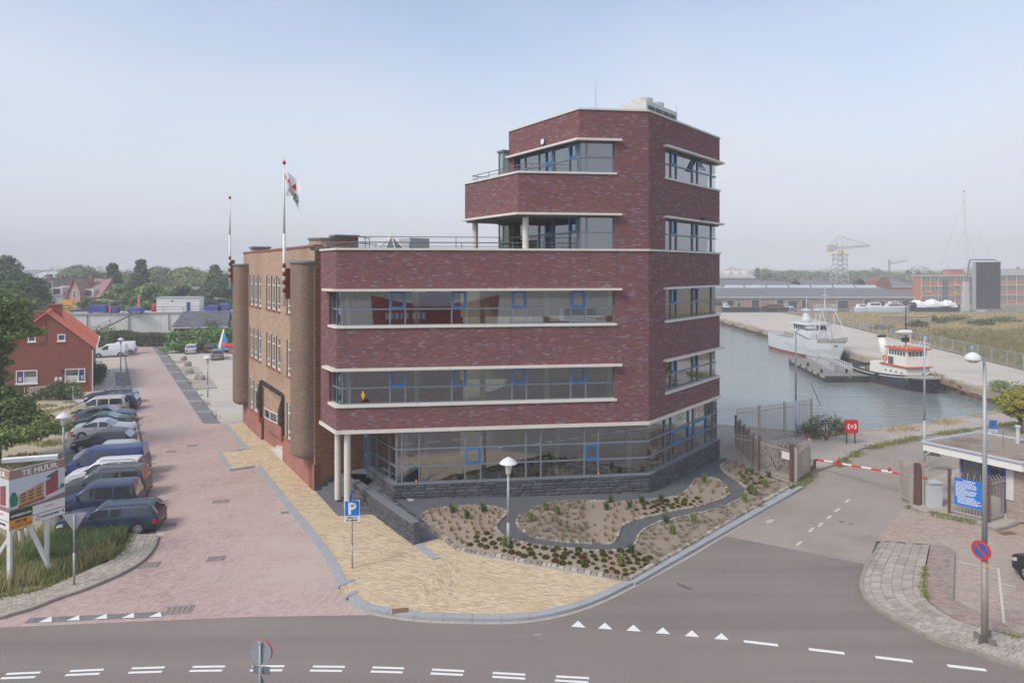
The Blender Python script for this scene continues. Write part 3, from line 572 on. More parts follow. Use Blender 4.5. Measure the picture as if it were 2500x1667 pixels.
def blockwall(parent, P, d_out, d_in, zlo, zhi, h, ln, name='slate_block', topf=None):
    T = plen(P); n = max(1, int(round((zhi-zlo)/h))); hh = (zhi-zlo)/n
    for r in range(n):
        k = -(random.random()*ln); 
        while k < T-.02:
            l = ln*random.uniform(.75, 1.3); a, b = max(0, k), min(T, k+l)
            if b-a > .06:
                mid = pat(P, (a+b)/2)[0]; zt = zlo+(r+1)*hh-.008; zb = zlo+r*hh+.004
                mb = MB(); q = sub(P, a+.004, b-.004); j = random.uniform(0, .035)
                A = offs(q, d_out-.03); Bq = offs(q, d_out+j); I = offs(q, d_in)
                for i in range(len(q)-1):       # a pillow-faced stone
                    m0 = [(*A[i], zb), (*A[i+1], zb), (*A[i+1], zt), (*A[i], zt)]; ca = Bq[i].lerp(Bq[i+1], .12); cb = Bq[i].lerp(Bq[i+1], .88); e = (zt-zb)*.2; zz = random.uniform(-.01, .01)
                    m1 = [(*ca, zb+e+zz), (*cb, zb+e), (*cb, zt-e), (*ca, zt-e+zz)]
                    mb.poly(m1)
                    for t in range(4): mb.poly([m0[t], m0[(t+1) % 4], m1[(t+1) % 4], m1[t]])
                put(name, mb, random.choice(rough), parent)
            k += l
    mb = MB(); band(mb, P, d_out-.035, d_in, zlo, zhi); put('core', mb, rough[2], parent)
pl = put('plinth', MB(), rough[0], off_)
PLP = [GB, GA, B0, C0]
blockwall(pl, PLP, .02, -.2, .12, 1.40, .16, .62)
stones('coping', pl, PLP, .05, -.3, 1.40, 1.46, 1.5, slatecap, .008)
for x in (941.7, 1247.5, 1504):                 # vertical movement joints in the front wall
    q = A0+UF*on(x, A0, UF)
    for z0, z1 in ((4.18, 5.26), (7.19, 9.1), (11.05, 12.92)): mb = MB(); mb.obox((*(q-U_FN*.004), z0), (*(UF*.022), 0), (*(U_FN*.006), 0), (0, 0, z1-z0)); put('movement_joint', mb, plain((78, 66, 68), .9), off_)
# columns under the overhang and the balcony
for p, z0, z1 in ((Vector((-8.78, 34.42)), .42, 3.95), (Vector((-8.06, 33.42)), .28, 3.95), (K0b+U_FN*.42+UF*.42, 12.6, 14.66), (K2b+U_P*.42-U_S*.45, 12.6, 14.66)):
    mb = MB(); mb.cyl((*p, z0), (*p, z1), .16, n=20, cap=False); put('column', mb, cone, off_, True)
# entrance door
D0, D1 = Vector((-8.05, 37.38)), GB+Vector((-.02, .12)); root = put('entrance_door', MB(), bluef, off_); P = [D0, D1]; mb = MB(); T = plen(P)
for a, b, z0, z1 in ((0, .11, .9, 3.93), (T-.11, T, .9, 3.93)): band(mb, sub(P, a, b), .04, -.04, z0, z1)
for z0, z1 in ((.9, 1.12), (1.85, 1.97), (2.85, 2.99), (3.8, 3.93)): band(mb, sub(P, .11, T-.11), .035, -.035, z0, z1)
put('frame', mb, bluef, root); mb = MB(); band(mb, sub(P, .1, T-.1), .005, -.005, 1.0, 3.9); put('pane', mb, glass, root); mb = MB(); mb.cyl((*(D1+(D0-D1)*.2+Vector((-.1, -.06))), 1.7), (*(D1+(D0-D1)*.2+Vector((-.1, -.06))), 2.2), .02); put('handle', mb, railm, root)
mb = MB(); band(mb, [GB+Vector((.0, .02)), GB+Vector((-.05, .14))], .06, -.12, .9, 3.93); put('door_post', mb, frame, off_)
# railings on terrace and balcony
def railing(P, z, h, n, posts=1.6, rows=(1.0, .62, .3), r=.022):
    root = put('railing', MB(), railm, off_); T = plen(P)
    for k in rows:
        mb = MB(); mb.tube([(*p, z+h*k) for p in [V2(q) for q in P]], r if k == 1.0 else r*.7, 6); put('rail', mb, railm, root)
    s = .05
    while s < T:
        p = pat(P, s)[0]; mb = MB(); mb.cyl((*p, z), (*p, z+h), r, n=6); put('post', mb, railm, root); s += posts
TR = offs([A2+U_S*-.1, A0, K0b+UF*3.0], -.5); railing([TR[0]+U_P*2.5]+TR, 13.0, .34, 0, 2.6, (1.0, .4))
TR = offs([A2+U_S*-.1, A0, K0b+UF*3.0], -1.4); railing([TR[0]+U_P*1.2]+TR[1:], 12.6, 1.05, 0, 2.3, (1.0, .72))
BR = offs([K2b, K0b, F0+UF*-.2], -.45); railing([BR[0]+U_P*2]+BR, 16.93, .42, 0, 1.3, (1.0, .55))
# glazed stair behind the tower's left face, wall lamp, antennae, rooftop chiller
for z0, z1 in ((12.6, 14.64), (16.0, 18.9)):
    mb = MB(); q = F2+U_S*.06-U_P*.34; mb.obox((*q, z0), (*(U_P*1.5), 0), (*(U_S*.5), 0), (0, 0, z1-z0)); st = put('stair_glazing', mb, glass, off_)
    mb = MB()
    for o in (q, q+U_P*1.5, q+U_S*.5): mb.cyl((*o, z0), (*o, z1), .05, n=6)
    for z in (z0+.9, z1-.04): mb.tube([(*(q+U_S*.5), z), (*q, z), (*(q+U_P*1.5), z)], .04)
    mb.obox((*(q-U_P*.1-U_S*.1), z1), (*(U_P*1.7), 0), (*(U_S*.7), 0), (0, 0, .12)); put('frame', mb, frame, st)
wp = F0+U_S*on(1328, F0, U_S)*1.0; nl = Vector((-U_P.x, -U_P.y)); mb = MB(); mb.cyl((*(wp+nl*.0), 18.95), (*(wp+nl*.09), 18.95), .19, n=18); wl_ = put('wall_lamp', mb, plain((70, 74, 80), .5), off_); mb = MB(); mb.cyl((*(wp+nl*.08), 18.95), (*(wp+nl*.12), 18.95), .155, n=18); put('glass_disc', mb, plain((226, 230, 236), .3), wl_)
for p, h in ((F0+UF*1.4+U_FN*2.0, 2.0), (C0+Vector((-2.6, .4)), 2.2)): mb = MB(); mb.cyl((*p, 19.7), (*p, 20.1+h), .016, .008, n=5); put('lightning_rod', mb, railm, off_)
ch = put('rooftop_chiller', MB(), stone, off_); cw_ = mat('chiller_sheet', (206, 205, 200), .5, .1, var=.06); o = AT(1578, 250, 40.6); o = Vector((o.x, o.y, 19.7)); mb = MB(); ax = U_R*4.2; ay = Vector((-U_R.y, U_R.x))*1.7
mb.obox(o, (*ax, 0), (*ay, 0), (0, 0, 2.35)); put('casing', mb, cw_, ch)
for k in range(4):
    mb = MB(); p = V2(o)+U_R*(.25+k*.95)+Vector((U_R.y, -U_R.x))*.012; mb.obox((*p, 20.2), (*(U_R*.85), 0), (U_R.y*-.05, U_R.x*.05, 0), (0, 0, 1.6)); put('grille', mb, plain((86, 90, 94), .6), ch)
for k in range(2): mb = MB(); p = V2(o)+U_R*(1.1+k*1.5)+ay*.5; mb.cyl((*p, 22.05), (*p, 22.4), .62, .66, n=20); f_ = put('fan_ring', mb, cw_, ch)
# dark warning light under the cornice
mb = MB(); p = Rs+U_R*4.2+nrm*.3; mb.box(p.x-.12, p.x+.12, p.y-.1, p.y+.1, 14.84, 15.0); put('floodlight', mb, plain((52, 52, 56), .5), off_)
# ------------------------------------------------------------------ entrance steps, ramp and ramp wall
stepm = mat('step_slate', (106, 107, 112), .7, var=.08, scale=1.2, fine=.05); 
est = thing('entrance_steps', 'dark slate steps rising to the blue office door', 'steps', (-8.5, 34.8, 0))
E0 = Vector((-10.55, 36.62)); S0 = Vector((-8.4, 32.95)); UW = Vector((-.559, .829)); UWR = Vector((.829, .559)); W0 = Vector((-4.28, 29.48))
for k in range(6):
    i = .33*k; a = S0.dot(U_P)+i; b = S0.dot(U_FN)+i; det = U_P.x*U_FN.y-U_P.y*U_FN.x; c = Vector(((a*U_FN.y-b*U_P.y)/det, (b*U_P.x-a*U_FN.x)/det))
    r = line_isect(c, U_F, W0+UWR*.05, UW); e = E0+U_P*i
    mb = MB(); mb.prism([e, c, r, r+UW*(4.6-i), D1+U_P*.8, D0+U_P*1.2+U_S*.3, E0+U_P*3.1+U_S*.02], .15*k+(.09 if k == 0 else .0), .15*(k+1)); put('step', mb, stepm, est)
    if k < 5: mb = MB(); mb.prism([e+U_P*.02-U_S*.02, e+U_P*.36-U_S*.02, e+U_P*.36-U_S*.06, e+U_P*.02-U_S*.06], .15*(k+1)+.002, .15*(k+1)+.26); put('skirting', mb, rough[2], est)
rw = thing('ramp_wall', 'long low wall of rough slate blocks beside the ramp', 'wall', (*W0, 0))
RW = [W0+UW*7.2, W0]; blockwall(rw, RW, .0, -.3, .09, .98, .1, .45); stones('coping', rw, RW, .02, -.34, .98, 1.05, 1.2, slatecap, .006)
mb = MB(); mb.obox((*(W0-UW*.02+UWR*.0), .09), (*(UWR*.32), 0), (*(-UW*.05), 0), (0, 0, .95)); put('end_stone', mb, rough[1], rw)
mb = MB(); q = W0-UW*.1; mb.obox((*q, .09), (*(UWR*.34), 0), (*(-UW*1.75), 0), (0, 0, .05)); put('foot_kerb', mb, kerbm, rw)
ra = tag(put('ramp', MB(), stepm), kind='structure'); rs_ = W0+UWR*.32
for k in range(24):
    a, b = k*.3, k*.3+.29; za, zb = .1+.785*min(1, a/6.6), .1+.785*min(1, b/6.6); mb = MB(); p, q = rs_+UW*a, rs_+UW*b; wv = UWR*(1.18 if k < 13 else .9)
    mb.poly([(*p, za), (*(p+wv), za), (*(q+wv), zb), (*q, zb)]); mb.poly([(*p, za-.2), (*(p+wv), za-.2), (*(p+wv), za), (*p, za)]); put('ramp_plank', mb, slatecap if k % 3 else stepm, ra)
mb = MB(); band(mb, [rs_+UWR*1.46-UW*1.0, rs_+UWR*1.46+UW*1.0, rs_+UWR*1.46+UW*3.9], .0, -.26, [.0, .0, .0], [.12, .3, .76]); 
sk = tag(put('ramp_kerb', mb, mat('pale_granite', (176, 172, 166), .8, var=.1, scale=3, fine=.06)), kind='structure')
# ------------------------------------------------------------------ the front garden
def inpoly(p, P):
    c = False; j = len(P)-1
    for i in range(len(P)):
        if (P[i].y > p.y) != (P[j].y > p.y) and p.x < (P[j].x-P[i].x)*(p.y-P[i].y)/(P[j].y-P[i].y)+P[i].x: c = not c
        j = i
    return c
def GG(x, y):
    z = .3
    for _ in range(6): p = G(x, y, z); z = zg(p.x, p.y)
    return V2(p)
c5 = lambda x, y: GG(1280+x/3.36, 980+y/3.36)
c4 = lambda x, y: GG(780+x/3.92, 980+y/3.92)
GARD = [V2(GK0), V2(GK1), V2(GK2), V2(G(1790, 1128, .2)), C0+Vector((.25, .1)), B0, GA, V2(G(959.8, 1219, .73))+Vector((.1, -.05))]
FRONT_IN = [c4(985, 1100), c4(1000, 1075), c4(1110, 1035), c4(1300, 1010), c4(1500, 1000), c4(1650, 1010), c4(1750, 1035), c4(1785, 1060), c4(1770, 1100), c4(1720, 1145), c4(1690, 1200), c4(1700, 1240), c4(1760, 1290), c4(1830, 1320), c5(0, 1165), c5(150, 1195), c5(280, 1210), c5(420, 1220), c5(560, 1230), c5(720, 1230), c5(830, 1225), c5(890, 1200), c5(920, 1150), c5(940, 1100), c5(980, 1060), c5(1040, 1025), c5(1120, 990), c5(1250, 965), c5(1400, 928), c5(1600, 880), c5(1700, 840), c5(1790, 790), c5(1820, 740), c5(1800, 700), c5(1740, 650), c5(1660, 600), c5(1610, 550), c5(1620, 520), c5(1680, 492)]
FRONT_IN = smoothp(FRONT_IN, 3)
BORDER = [V2(GK2), V2(GK1), V2(GK0), c4(985, 1100)]
BED1 = FRONT_IN+[c5(1850, 510), c5(1930, 570)]+BORDER[:3]
BED2 = smoothp([c5(0, 940), c5(90, 880), c5(200, 845), c5(350, 825), c5(600, 820), c5(800, 825), c5(1000, 812), c5(1170, 800), c5(1280, 770), c5(1350, 720), c5(1400, 650), c5(1440, 632), c5(1520, 628), c5(1580, 640), c5(1640, 690), c5(1675, 740), c5(1670, 770), c5(1620, 800), c5(1500, 840), c5(1400, 865), c5(1250, 895), c5(1120, 925), c5(1000, 955), c5(900, 980), c5(820, 1010), c5(785, 1045), c5(770, 1090), c5(745, 1140), c5(710, 1165), c5(600, 1165), c5(450, 1160), c5(330, 1155), c5(200, 1135), c5(60, 1110), c4(1990, 1258), c4(1930, 1230), c4(1895, 1180), c4(1890, 1150), c4(1920, 1100), c5(0, 940)], 3)[:-1]
def inbed(p): return 2 if inpoly(p, BED2) else (1 if inpoly(p, BED1) else 0)
gm, b1, b2 = MB(), MB(), MB(); cs_ = .14
x = -7.0
while x < 17:
    y = 25.5
    while y < 45:
        c = Vector((x+cs_/2, y+cs_/2))
        if inpoly(c, GARD):
            k = inbed(c); m = (gm, b1, b2)[k]
            pts = [(x, y), (x+cs_, y), (x+cs_, y+cs_), (x, y+cs_)]
            m.poly([(px, py, zg(px, py)+(.05*(.6+mnoise.noise((px*1.2, py*1.2, 0))*.6) if k else 0)) for px, py in pts])
        y += cs_
    x += cs_
# side skirts so that no gap shows at the pavement edge
for P_ in (gm,): band(P_, [V2(GK0)+Vector((.02, .04)), V2(GK1)+Vector((0, .06)), V2(GK2)], 0, -.2, -.02, .11)
struct('gravel_path', gm, gravel); struct('planting_bed', b1, soil); struct('planting_bed', b2, soil)
cob = [mat('cobble_%s' % k, c, .85, var=.14, scale=4, fine=.1, fscale=20) for k, c in (('a', (162, 154, 142)), ('b', (144, 136, 126)), ('c', (174, 167, 156)), ('d', (134, 122, 112)))]
def cobble(mb, c, t, l, w, z0, h):
    n = Vector((-t.y, t.x)); a = c-t*l/2-n*w/2; e = .18
    q0 = [a, a+t*l, a+t*l+n*w, a+n*w]; q1 = [c+(p-c)*(1-e) for p in q0]
    mb.poly([(*p, z0+h) for p in q1])
    for i in range(4): j = (i+1) % 4; mb.poly([(*q0[i], z0+h*.7), (*q0[j], z0+h*.7), (*q1[j], z0+h), (*q1[i], z0+h)]); mb.poly([(*q0[i], z0-.1), (*q0[j], z0-.1), (*q0[j], z0+h*.7), (*q0[i], z0+h*.7)])
edge = tag(put('bed_edging', MB(), cob[0]), kind='structure')
s = 0; T = plen(BORDER); n_ = 0
while s < T-.2:
    l = random.uniform(.17, .3); p, t = pat(BORDER, s+l/2); mb = MB(); cobble(mb, p, t, l-.02, random.uniform(.16, .2), .04 if s < T-5 else zg(p.x, p.y)-.1, random.uniform(.15, .2)); put('edging_stone', mb, random.choice(cob), edge); s += l; n_ += 1
rest = [MB() for _ in cob]
for P in (FRONT_IN, BED2+BED2[:1]):
    s = 0; T = plen(P)
    while s < T-.2:
        l = random.uniform(.13, .22); p, t = pat(P, s+l/2); cobble(random.choice(rest), p, t, l-.015, random.uniform(.1, .14), zg(p.x, p.y), random.uniform(.06, .1)); s += l
for m_, r_ in zip(rest, cob): tag(put('edging_stones', m_, r_, edge), kind='stuff')
mb = MB(); band(mb, [V2(GK1)+Vector((.12, -.16)), V2(GK0)+Vector((0, -.12))], -.04, .22, .06, .112); tag(put('edging_strip', mb, kerbm), kind='structure')
CH = [V2(GK1)+Vector((.1, -.1)), V2(GK2)+Vector((.35, -.12))]; kk = tag(put('kerb', MB(), kerbm), kind='structure'); stones('kerb_stone', kk, CH, -.02, .2, -.02, .135, 1.0, kerbm, .01)
# plants
m_cush = leafmat('cushion_plant_leaf', (78, 82, 30), (106, 110, 42), (136, 132, 60)); m_cushb = leafmat('brown_cushion_leaf', (104, 76, 40), (132, 98, 50), (150, 116, 62))
m_tuft = leafmat('dry_tuft_leaf', (120, 104, 62), (158, 138, 88), (186, 164, 108)); m_grey = leafmat('grey_tuft_leaf', (122, 110, 92), (146, 134, 112), (160, 148, 126)); m_tall = leafmat('tall_grass_leaf', (82, 104, 52), (118, 138, 66), (158, 168, 88)); m_tall2 = leafmat('green_rush_leaf', (52, 76, 46), (80, 104, 60), (104, 126, 78))
def tuft(n, r, h, w, seed, spread=.55, droop=.3):
    rnd = random.Random(seed); mb = MB()
    for _ in range(n):
        a = rnd.uniform(0, 6.283); q = r*math.sqrt(rnd.random())*.45; o = Vector((q*math.cos(a), q*math.sin(a), 0)); hh = h*rnd.uniform(.6, 1.05); t = rnd.uniform(.2, 1)*spread*r*2
        m = o+Vector((math.cos(a)*t*.45, math.sin(a)*t*.45, hh*.65)); e = o+Vector((math.cos(a)*t, math.sin(a)*t, hh*(1-droop*rnd.random()))); s = Vector((-math.sin(a), math.cos(a), 0))*w
        mb.poly([o-s, o+s, m+s*.8, m-s*.8]); mb.poly([m-s*.8, m+s*.8, e])
    return mb.mesh('tuft')
def cushion(seed):
    rnd = random.Random(seed); mb = MB()
    for _ in range(150):
        a = rnd.uniform(0, 6.283); e = math.asin(rnd.uniform(.02, 1)); d = Vector((math.cos(a)*math.cos(e), math.sin(a)*math.cos(e), math.sin(e)*.85)); p = d*.13; t = d.cross(Vector((rnd.uniform(-1, 1), rnd.uniform(-1, 1), 1))).normalized()*.026; u = d.cross(t).normalized()*.02
        mb.poly([p*.6-t, p*.6+t, p*1.05+t*.6, p*1.08-t*.5])
    return mb.mesh('cushion')
ORD = ['zeroth', 'first', 'second', 'third', 'fourth', 'fifth', 'sixth', 'seventh', 'eighth', 'ninth', 'tenth', 'eleventh', 'twelfth', 'thirteenth', 'fourteenth', 'fifteenth', 'sixteenth', 'seventeenth', 'eighteenth', 'nineteenth', 'twentieth', 'twenty-first', 'twenty-second', 'twenty-third', 'twenty-fourth', 'twenty-fifth', 'twenty-sixth', 'twenty-seventh', 'twenty-eighth', 'twenty-ninth', 'thirtieth']
def plantset(name, label, cat, group, meshes, mt, spots):
    """label names the look; the place is the rank in its row, rows counted up from the pavement in the picture"""
    for me in meshes:
        if not me.materials: me.materials.append(mt)
    rows_ = {}
    for p in spots:
        bed = 'middle bed' if inbed(p) == 2 else 'front bed'; v = (CAMH-zg(p.x, p.y))/p.y; rows_.setdefault((bed, int(v*62)), []).append(p)
    for bed in ('front bed', 'middle bed'):
        ks = sorted([k for k in rows_ if k[0] == bed], key=lambda k: -k[1])
        for ri, k in enumerate(ks):
            for ci, p in enumerate(sorted(rows_[k], key=lambda p: p.x/p.y)):
                o = bpy.data.objects.new(name, random.choice(meshes)); COL.objects.link(o); s = random.uniform(.7, 1.3); o.scale = (s, s, s*random.uniform(.8, 1.15)); o.rotation_euler = (0, 0, random.uniform(0, 6.28)); o.location = (p.x, p.y, zg(p.x, p.y)+.03)
                tag(o, '%s, %s from left in %s row above pavement, %s' % (label, ORD[min(ci+1, 30)], ORD[min(ri+1, 30)], bed), cat, group)
def scatter(n, poly, test, mind, seed):
    rnd = random.Random(seed); o = []; x0, x1 = min(p.x for p in poly), max(p.x for p in poly); y0, y1 = min(p.y for p in poly), max(p.y for p in poly); tries = 0
    while len(o) < n and tries < 60000:
        tries += 1; p = Vector((rnd.uniform(x0, x1), rnd.uniform(y0, y1)))
        if inpoly(p, poly) and test(p) and all((p-q).length > mind for q in o): o.append(p)
    return o
def nearedge(p, P, d): return min((p-q).length for q in P) < d
K1_, K0_, K2_ = V2(GK1), V2(GK0), V2(GK2)
zA = [c4(1500, 1240), c4(1760, 1300), c5(0, 1170), c5(420, 1225), c5(830, 1232), c5(1080, 1290), c5(870, 1450), c5(20, 1280), c4(1420, 1400)]
zB = [c5(1000, 830), c5(1180, 810), c5(1420, 795), c5(1500, 830), c5(1250, 885), c5(1000, 940), c5(880, 900)]
zC = [c5(1740, 560), c5(1900, 590), c5(1980, 650), c5(1850, 770), c5(1780, 640)]
cz = scatter(104, zA, lambda p: inbed(p) == 1, .30, 3)+scatter(30, zB, lambda p: inbed(p) == 2, .30, 4)+scatter(20, zC, lambda p: inbed(p) == 1, .36, 5)
cm, cmb = [cushion(i) for i in range(4)], [cushion(i+10) for i in range(3)]
plantset('cushion_plant', 'green cushion plant', 'plant', 'green cushion plants in the garden', cm, m_cush, [p for i, p in enumerate(cz) if i % 4])
plantset('cushion_plant', 'brown-tinged cushion plant', 'plant', 'brown cushion plants in the garden', cmb, m_cushb, [p for i, p in enumerate(cz) if i % 4 == 0])
tz = scatter(92, BED2, lambda p: not inpoly(p, zB) and p.x > -1, .30, 6)+scatter(60, [c4(985, 1100), c4(1300, 1015), c4(1750, 1050), c4(1690, 1200), c4(1700, 1290), c4(1420, 1400)], lambda p: inbed(p) == 1, .34, 8)
plantset('dry_tuft', 'straw-coloured grass tuft', 'plant', 'straw tufts in the garden', [tuft(26, .10, .26, .008, 30+i) for i in range(4)], m_tuft, tz)
gz = scatter(70, BED1, lambda p: inpoly(p, [c5(880, 1200), c5(1040, 1030), c5(1700, 850), c5(1850, 800), c5(1900, 900), c5(1000, 1380)]) , .30, 9)+scatter(60, [c5(1640, 560), c5(1700, 500), c5(1850, 520), c5(2150, 680), c5(1900, 850), c5(1820, 720)], lambda p: inbed(p) == 1, .3, 10)+scatter(70, BED2, lambda p: p.x < 3.4, .32, 12)
plantset('grey_tuft', 'grey-brown fescue tuft', 'plant', 'grey-brown tufts in the garden', [tuft(34, .15, .2, .007, 50+i, .8) for i in range(4)], m_grey, gz)
TALL = [(c4(1270, 1065), 0, 'dark green rush clump by the leftmost bed edge near the ramp'), (c4(1570, 1060), 0, 'tall dark rush clump at the back of the left bed'), (c4(1410, 1125), 0, 'small green rush clump inside the left bed'), (c4(2020, 1150), 1, 'bright yellow-green grass clump at the left tip of the middle bed'), (c4(2165, 1045), 1, 'tall bright grass clump at the back of the middle bed'), (c4(2275, 1090), 1, 'bright grass clump right of its taller twin in the middle bed'), (c5(705, 830), 0, 'low dark grass mound at the back edge of the middle bed, left'), (c5(675, 890), 0, 'dark grass clump in the centre of the middle bed'), (c5(860, 875), 0, 'dark grass clump right of centre in the middle bed'), (c5(960, 835), 0, 'low dark mound at the back edge of the middle bed, centre'), (c5(1120, 825), 0, 'low dark mound at the back edge of the middle bed, right'), (c5(1475, 670), 1, 'faded grass clump near the rounded right end of the middle bed'), (c5(1165, 1000), 0, 'tall thin grass clump at the bend of the gravel path'), (c5(1390, 1000), 1, 'tall light grass clump beside the gravel path, roadside bed'), (c5(1220, 1095), 1, 'broad light grass clump in the roadside bed'), (c5(880, 1245), 0, 'dark grass mound where the front bed meets the gravel path'), (c5(1975, 710), 1, 'light grass clump nearest the white notice on the fence'), (c5(1885, 770), 1, 'light grass clump in the row before the gate'), (c5(1810, 825), 1, 'light grass clump at the path bend before the gate'), (c5(1865, 600), 0, 'dark green mound by the fence foot, left'), (c5(2005, 625), 0, 'dark green mound by the fence foot, right'), (c5(790, 1350), 1, 'thin brownish grass clump among the front cushion plants'), (c4(1770, 1390), 1, 'thin grass clump at the foot of the lamp post')]
for i, (p, k, lab) in enumerate(TALL):
    me = tuft(60, .2, .62 if k else .5, .014, 90+i, .5); me.materials.append(m_tall if k else m_tall2); o = bpy.data.objects.new('ornamental_grass', me); COL.objects.link(o); o.location = (p.x, p.y, zg(p.x, p.y)+.03); tag(o, lab, 'grass clump', 'ornamental grasses in the garden')
# ------------------------------------------------------------------ the old brick school building
sbr = brickmat('school_brick', [(0, (146, 122, 104)), (.3, (172, 145, 124)), (.6, (182, 155, 133)), (.8, (190, 165, 143)), (1, (162, 135, 118))], (160, 142, 126), .22, .062, .012, lf=.35, lfs=(.25, .6), wear=(146, 116, 96), wscale=.3, wamt=.55, grain=.1)
sbrd = brickmat('turret_brick', [(0, (106, 86, 74)), (.3, (132, 110, 95)), (.6, (144, 120, 104)), (.85, (154, 131, 113)), (1, (176, 156, 134))], (116, 99, 86), .11, .062, .014, lf=.35, lfs=(.4, .4), wear=(112, 96, 88), wscale=.4, wamt=.6)
sbrs = brickmat('side_wall_brick', [(0, (104, 72, 56)), (.35, (136, 92, 70)), (.7, (150, 104, 80)), (1, (128, 96, 80))], (108, 86, 72), .22, .062, .014, lf=.35, lfs=(.4, 1.2))
plast = mat('red_plaster', (160, 112, 101), .9, var=.16, scale=.6, fine=.1, fscale=10, stain=(140, 96, 84), stain_amt=.6, stain_scale=.5)
tilecap = mat('red_tile_capping', (150, 92, 76), .8, var=.12, scale=2)
wfr = mat('white_window_frame', (222, 222, 216), .5, var=.04)
sglass = glassmat('school_glass', (66, 66, 66), .10, .03, opaque=True)
lead = mat('lead_capping', (128, 134, 138), .6, .2, var=.1)
reveal = mat('reveal_brick', (112, 84, 70), .9, var=.15, scale=3)
sc_ = thing('school_building', 'old tan brick school building with rounded corner turrets and tall narrow windows', 'building', (-14, 46, 0))
EE = Vector((-10.6, 36.7)); LS = 19.5; SV = Vector((U_P.x, U_P.y))          # facade runs from EE along U_S; inside is +U_P
def sp3(w, i, z): p = EE+U_S*w+SV*i; return (p.x, p.y, z)
def sw(x): return on(x, EE, U_S)
c1x = lambda v: 560+v/5.227
groups = [[(258, 297), (308, 350), (362, 405)], [(472, 515), (533, 580), (598, 650)], [(730, 787), (810, 862)]]
cols = []
for g in groups:
    for a, b in g: w1, w0 = sw(c1x(a)), sw(c1x(b)); cols.append((w0, w1))
cols.append((cols[6][0]-2*(cols[6][0]-cols[7][0]), cols[6][1]-2*(cols[6][1]-cols[7][1])))
cols.sort()
rows = [(1.62, 3.83), (5.5, 7.68), (9.32, 11.55)]
ENT = (sw(640), sw(692)); ENT = (min(ENT), max(ENT))
# facade with real openings: solid strips between the windows
mbf = MB()
def fq(w0, w1, z0, z1, i=0.0): mbf.poly([sp3(w1, i, z0), sp3(w0, i, z0), sp3(w0, i, z1), sp3(w1, i, z1)], [(-w1, z0), (-w0, z0), (-w0, z1), (-w1, z1)])
ZB = 1.5
lev = [(ZB, rows[0][0], None), (rows[0][0], rows[0][1], 0), (rows[0][1], rows[1][0], None), (rows[1][0], rows[1][1], 1), (rows[1][1], rows[2][0], None), (rows[2][0], rows[2][1], 2), (rows[2][1], 13.2, None)]
for z0, z1, r in lev:
    ops = []
    if r is not None: ops = [c for c in cols if not (r == 0 and ENT[0]-.25 < (c[0]+c[1])/2 < ENT[1]+.25)]
    if r == 0: ops = ops+[ENT]
    if r is None and z0 == ZB: ops = [ENT]
    w = 0.0
    for a, b in sorted(ops): fq(w, a, z0, z1); w = b
    fq(w, LS, z0, z1)
put('facade', mbf, sbr, sc_)
for r, (z0, z1) in enumerate(rows):
    for a, b in cols:
        if r == 0 and ENT[0]-.25 < (a+b)/2 < ENT[1]+.25: continue
        root = put('window', MB(), wfr, sc_); d = .13; mb = MB()
        mb.poly([sp3(a, 0, z0), sp3(a, d, z0), sp3(a, d, z1), sp3(a, 0, z1)]); mb.poly([sp3(b, d, z0), sp3(b, 0, z0), sp3(b, 0, z1), sp3(b, d, z1)])
        mb.poly([sp3(a, 0, z1), sp3(a, d, z1), sp3(b, d, z1), sp3(b, 0, z1)]); put('reveal', mb, reveal, root)
        mb = MB(); fw = .12
        for u0, u1, v0, v1 in ((a, a+fw, z0, z1), (b-fw, b, z0, z1), (a+fw, b-fw, z0, z0+fw), (a+fw, b-fw, z1-fw, z1), (a+fw, b-fw, z0+(z1-z0)*.72-.03, z0+(z1-z0)*.72+.04), (a+fw, b-fw, z0+.42, z0+.47)): mb.obox(sp3(u0, d-.05, v0), U_S.to_3d()*(u1-u0), SV.to_3d()*.08, (0, 0, v1-v0))
        put('frame', mb, wfr, root); mb = MB(); mb.poly([sp3(b, d+.02, z0), sp3(a, d+.02, z0), sp3(a, d+.02, z1), sp3(b, d+.02, z1)]); put('pane', mb, sglass, root)
        mb = MB(); mb.obox(sp3(a-.05, -.07, z0-.09), U_S.to_3d()*(b-a+.1), SV.to_3d()*.28, (0, 0, .09)); put('sill', mb, tilecap, root)
# plinth of red plaster
for w0, w1 in ((.0, ENT[0]), (ENT[1], LS)): mb = MB(); mb.obox(sp3(w0, -.06, 0), U_S.to_3d()*(w1-w0), SV.to_3d()*.4, (0, 0, ZB)); put('plinth', mb, plast, sc_)
mb = MB(); mb.obox(sp3(0, -.06, 13.2), U_S.to_3d()*LS, SV.to_3d()*.5, (0, 0, .12)); put('parapet_capping', mb, tilecap, sc_)
mb = MB(); mb.poly([sp3(0, .3, 12.2), sp3(LS, .3, 12.2), sp3(LS, 14, 12.2), sp3(0, 14, 12.2)]); mb.poly([sp3(LS, 0, 0), sp3(LS, 14, 0), sp3(LS, 14, 13.2), sp3(LS, 0, 13.2)]); mb.poly([sp3(0, .4, 12.2), sp3(0, .4, 13.2), sp3(LS, .4, 13.2), sp3(LS, .4, 12.2)]); put('roof', mb, roofm, sc_)
mb = MB(); u = 0
mb.poly([sp3(0, 0, 0), sp3(0, 9, 0), sp3(0, 9, 13.2), sp3(0, 0, 13.2)], [(0, 0), (9, 0), (9, 13.2), (0, 13.2)]); put('side_wall', mb, sbrs, sc_)
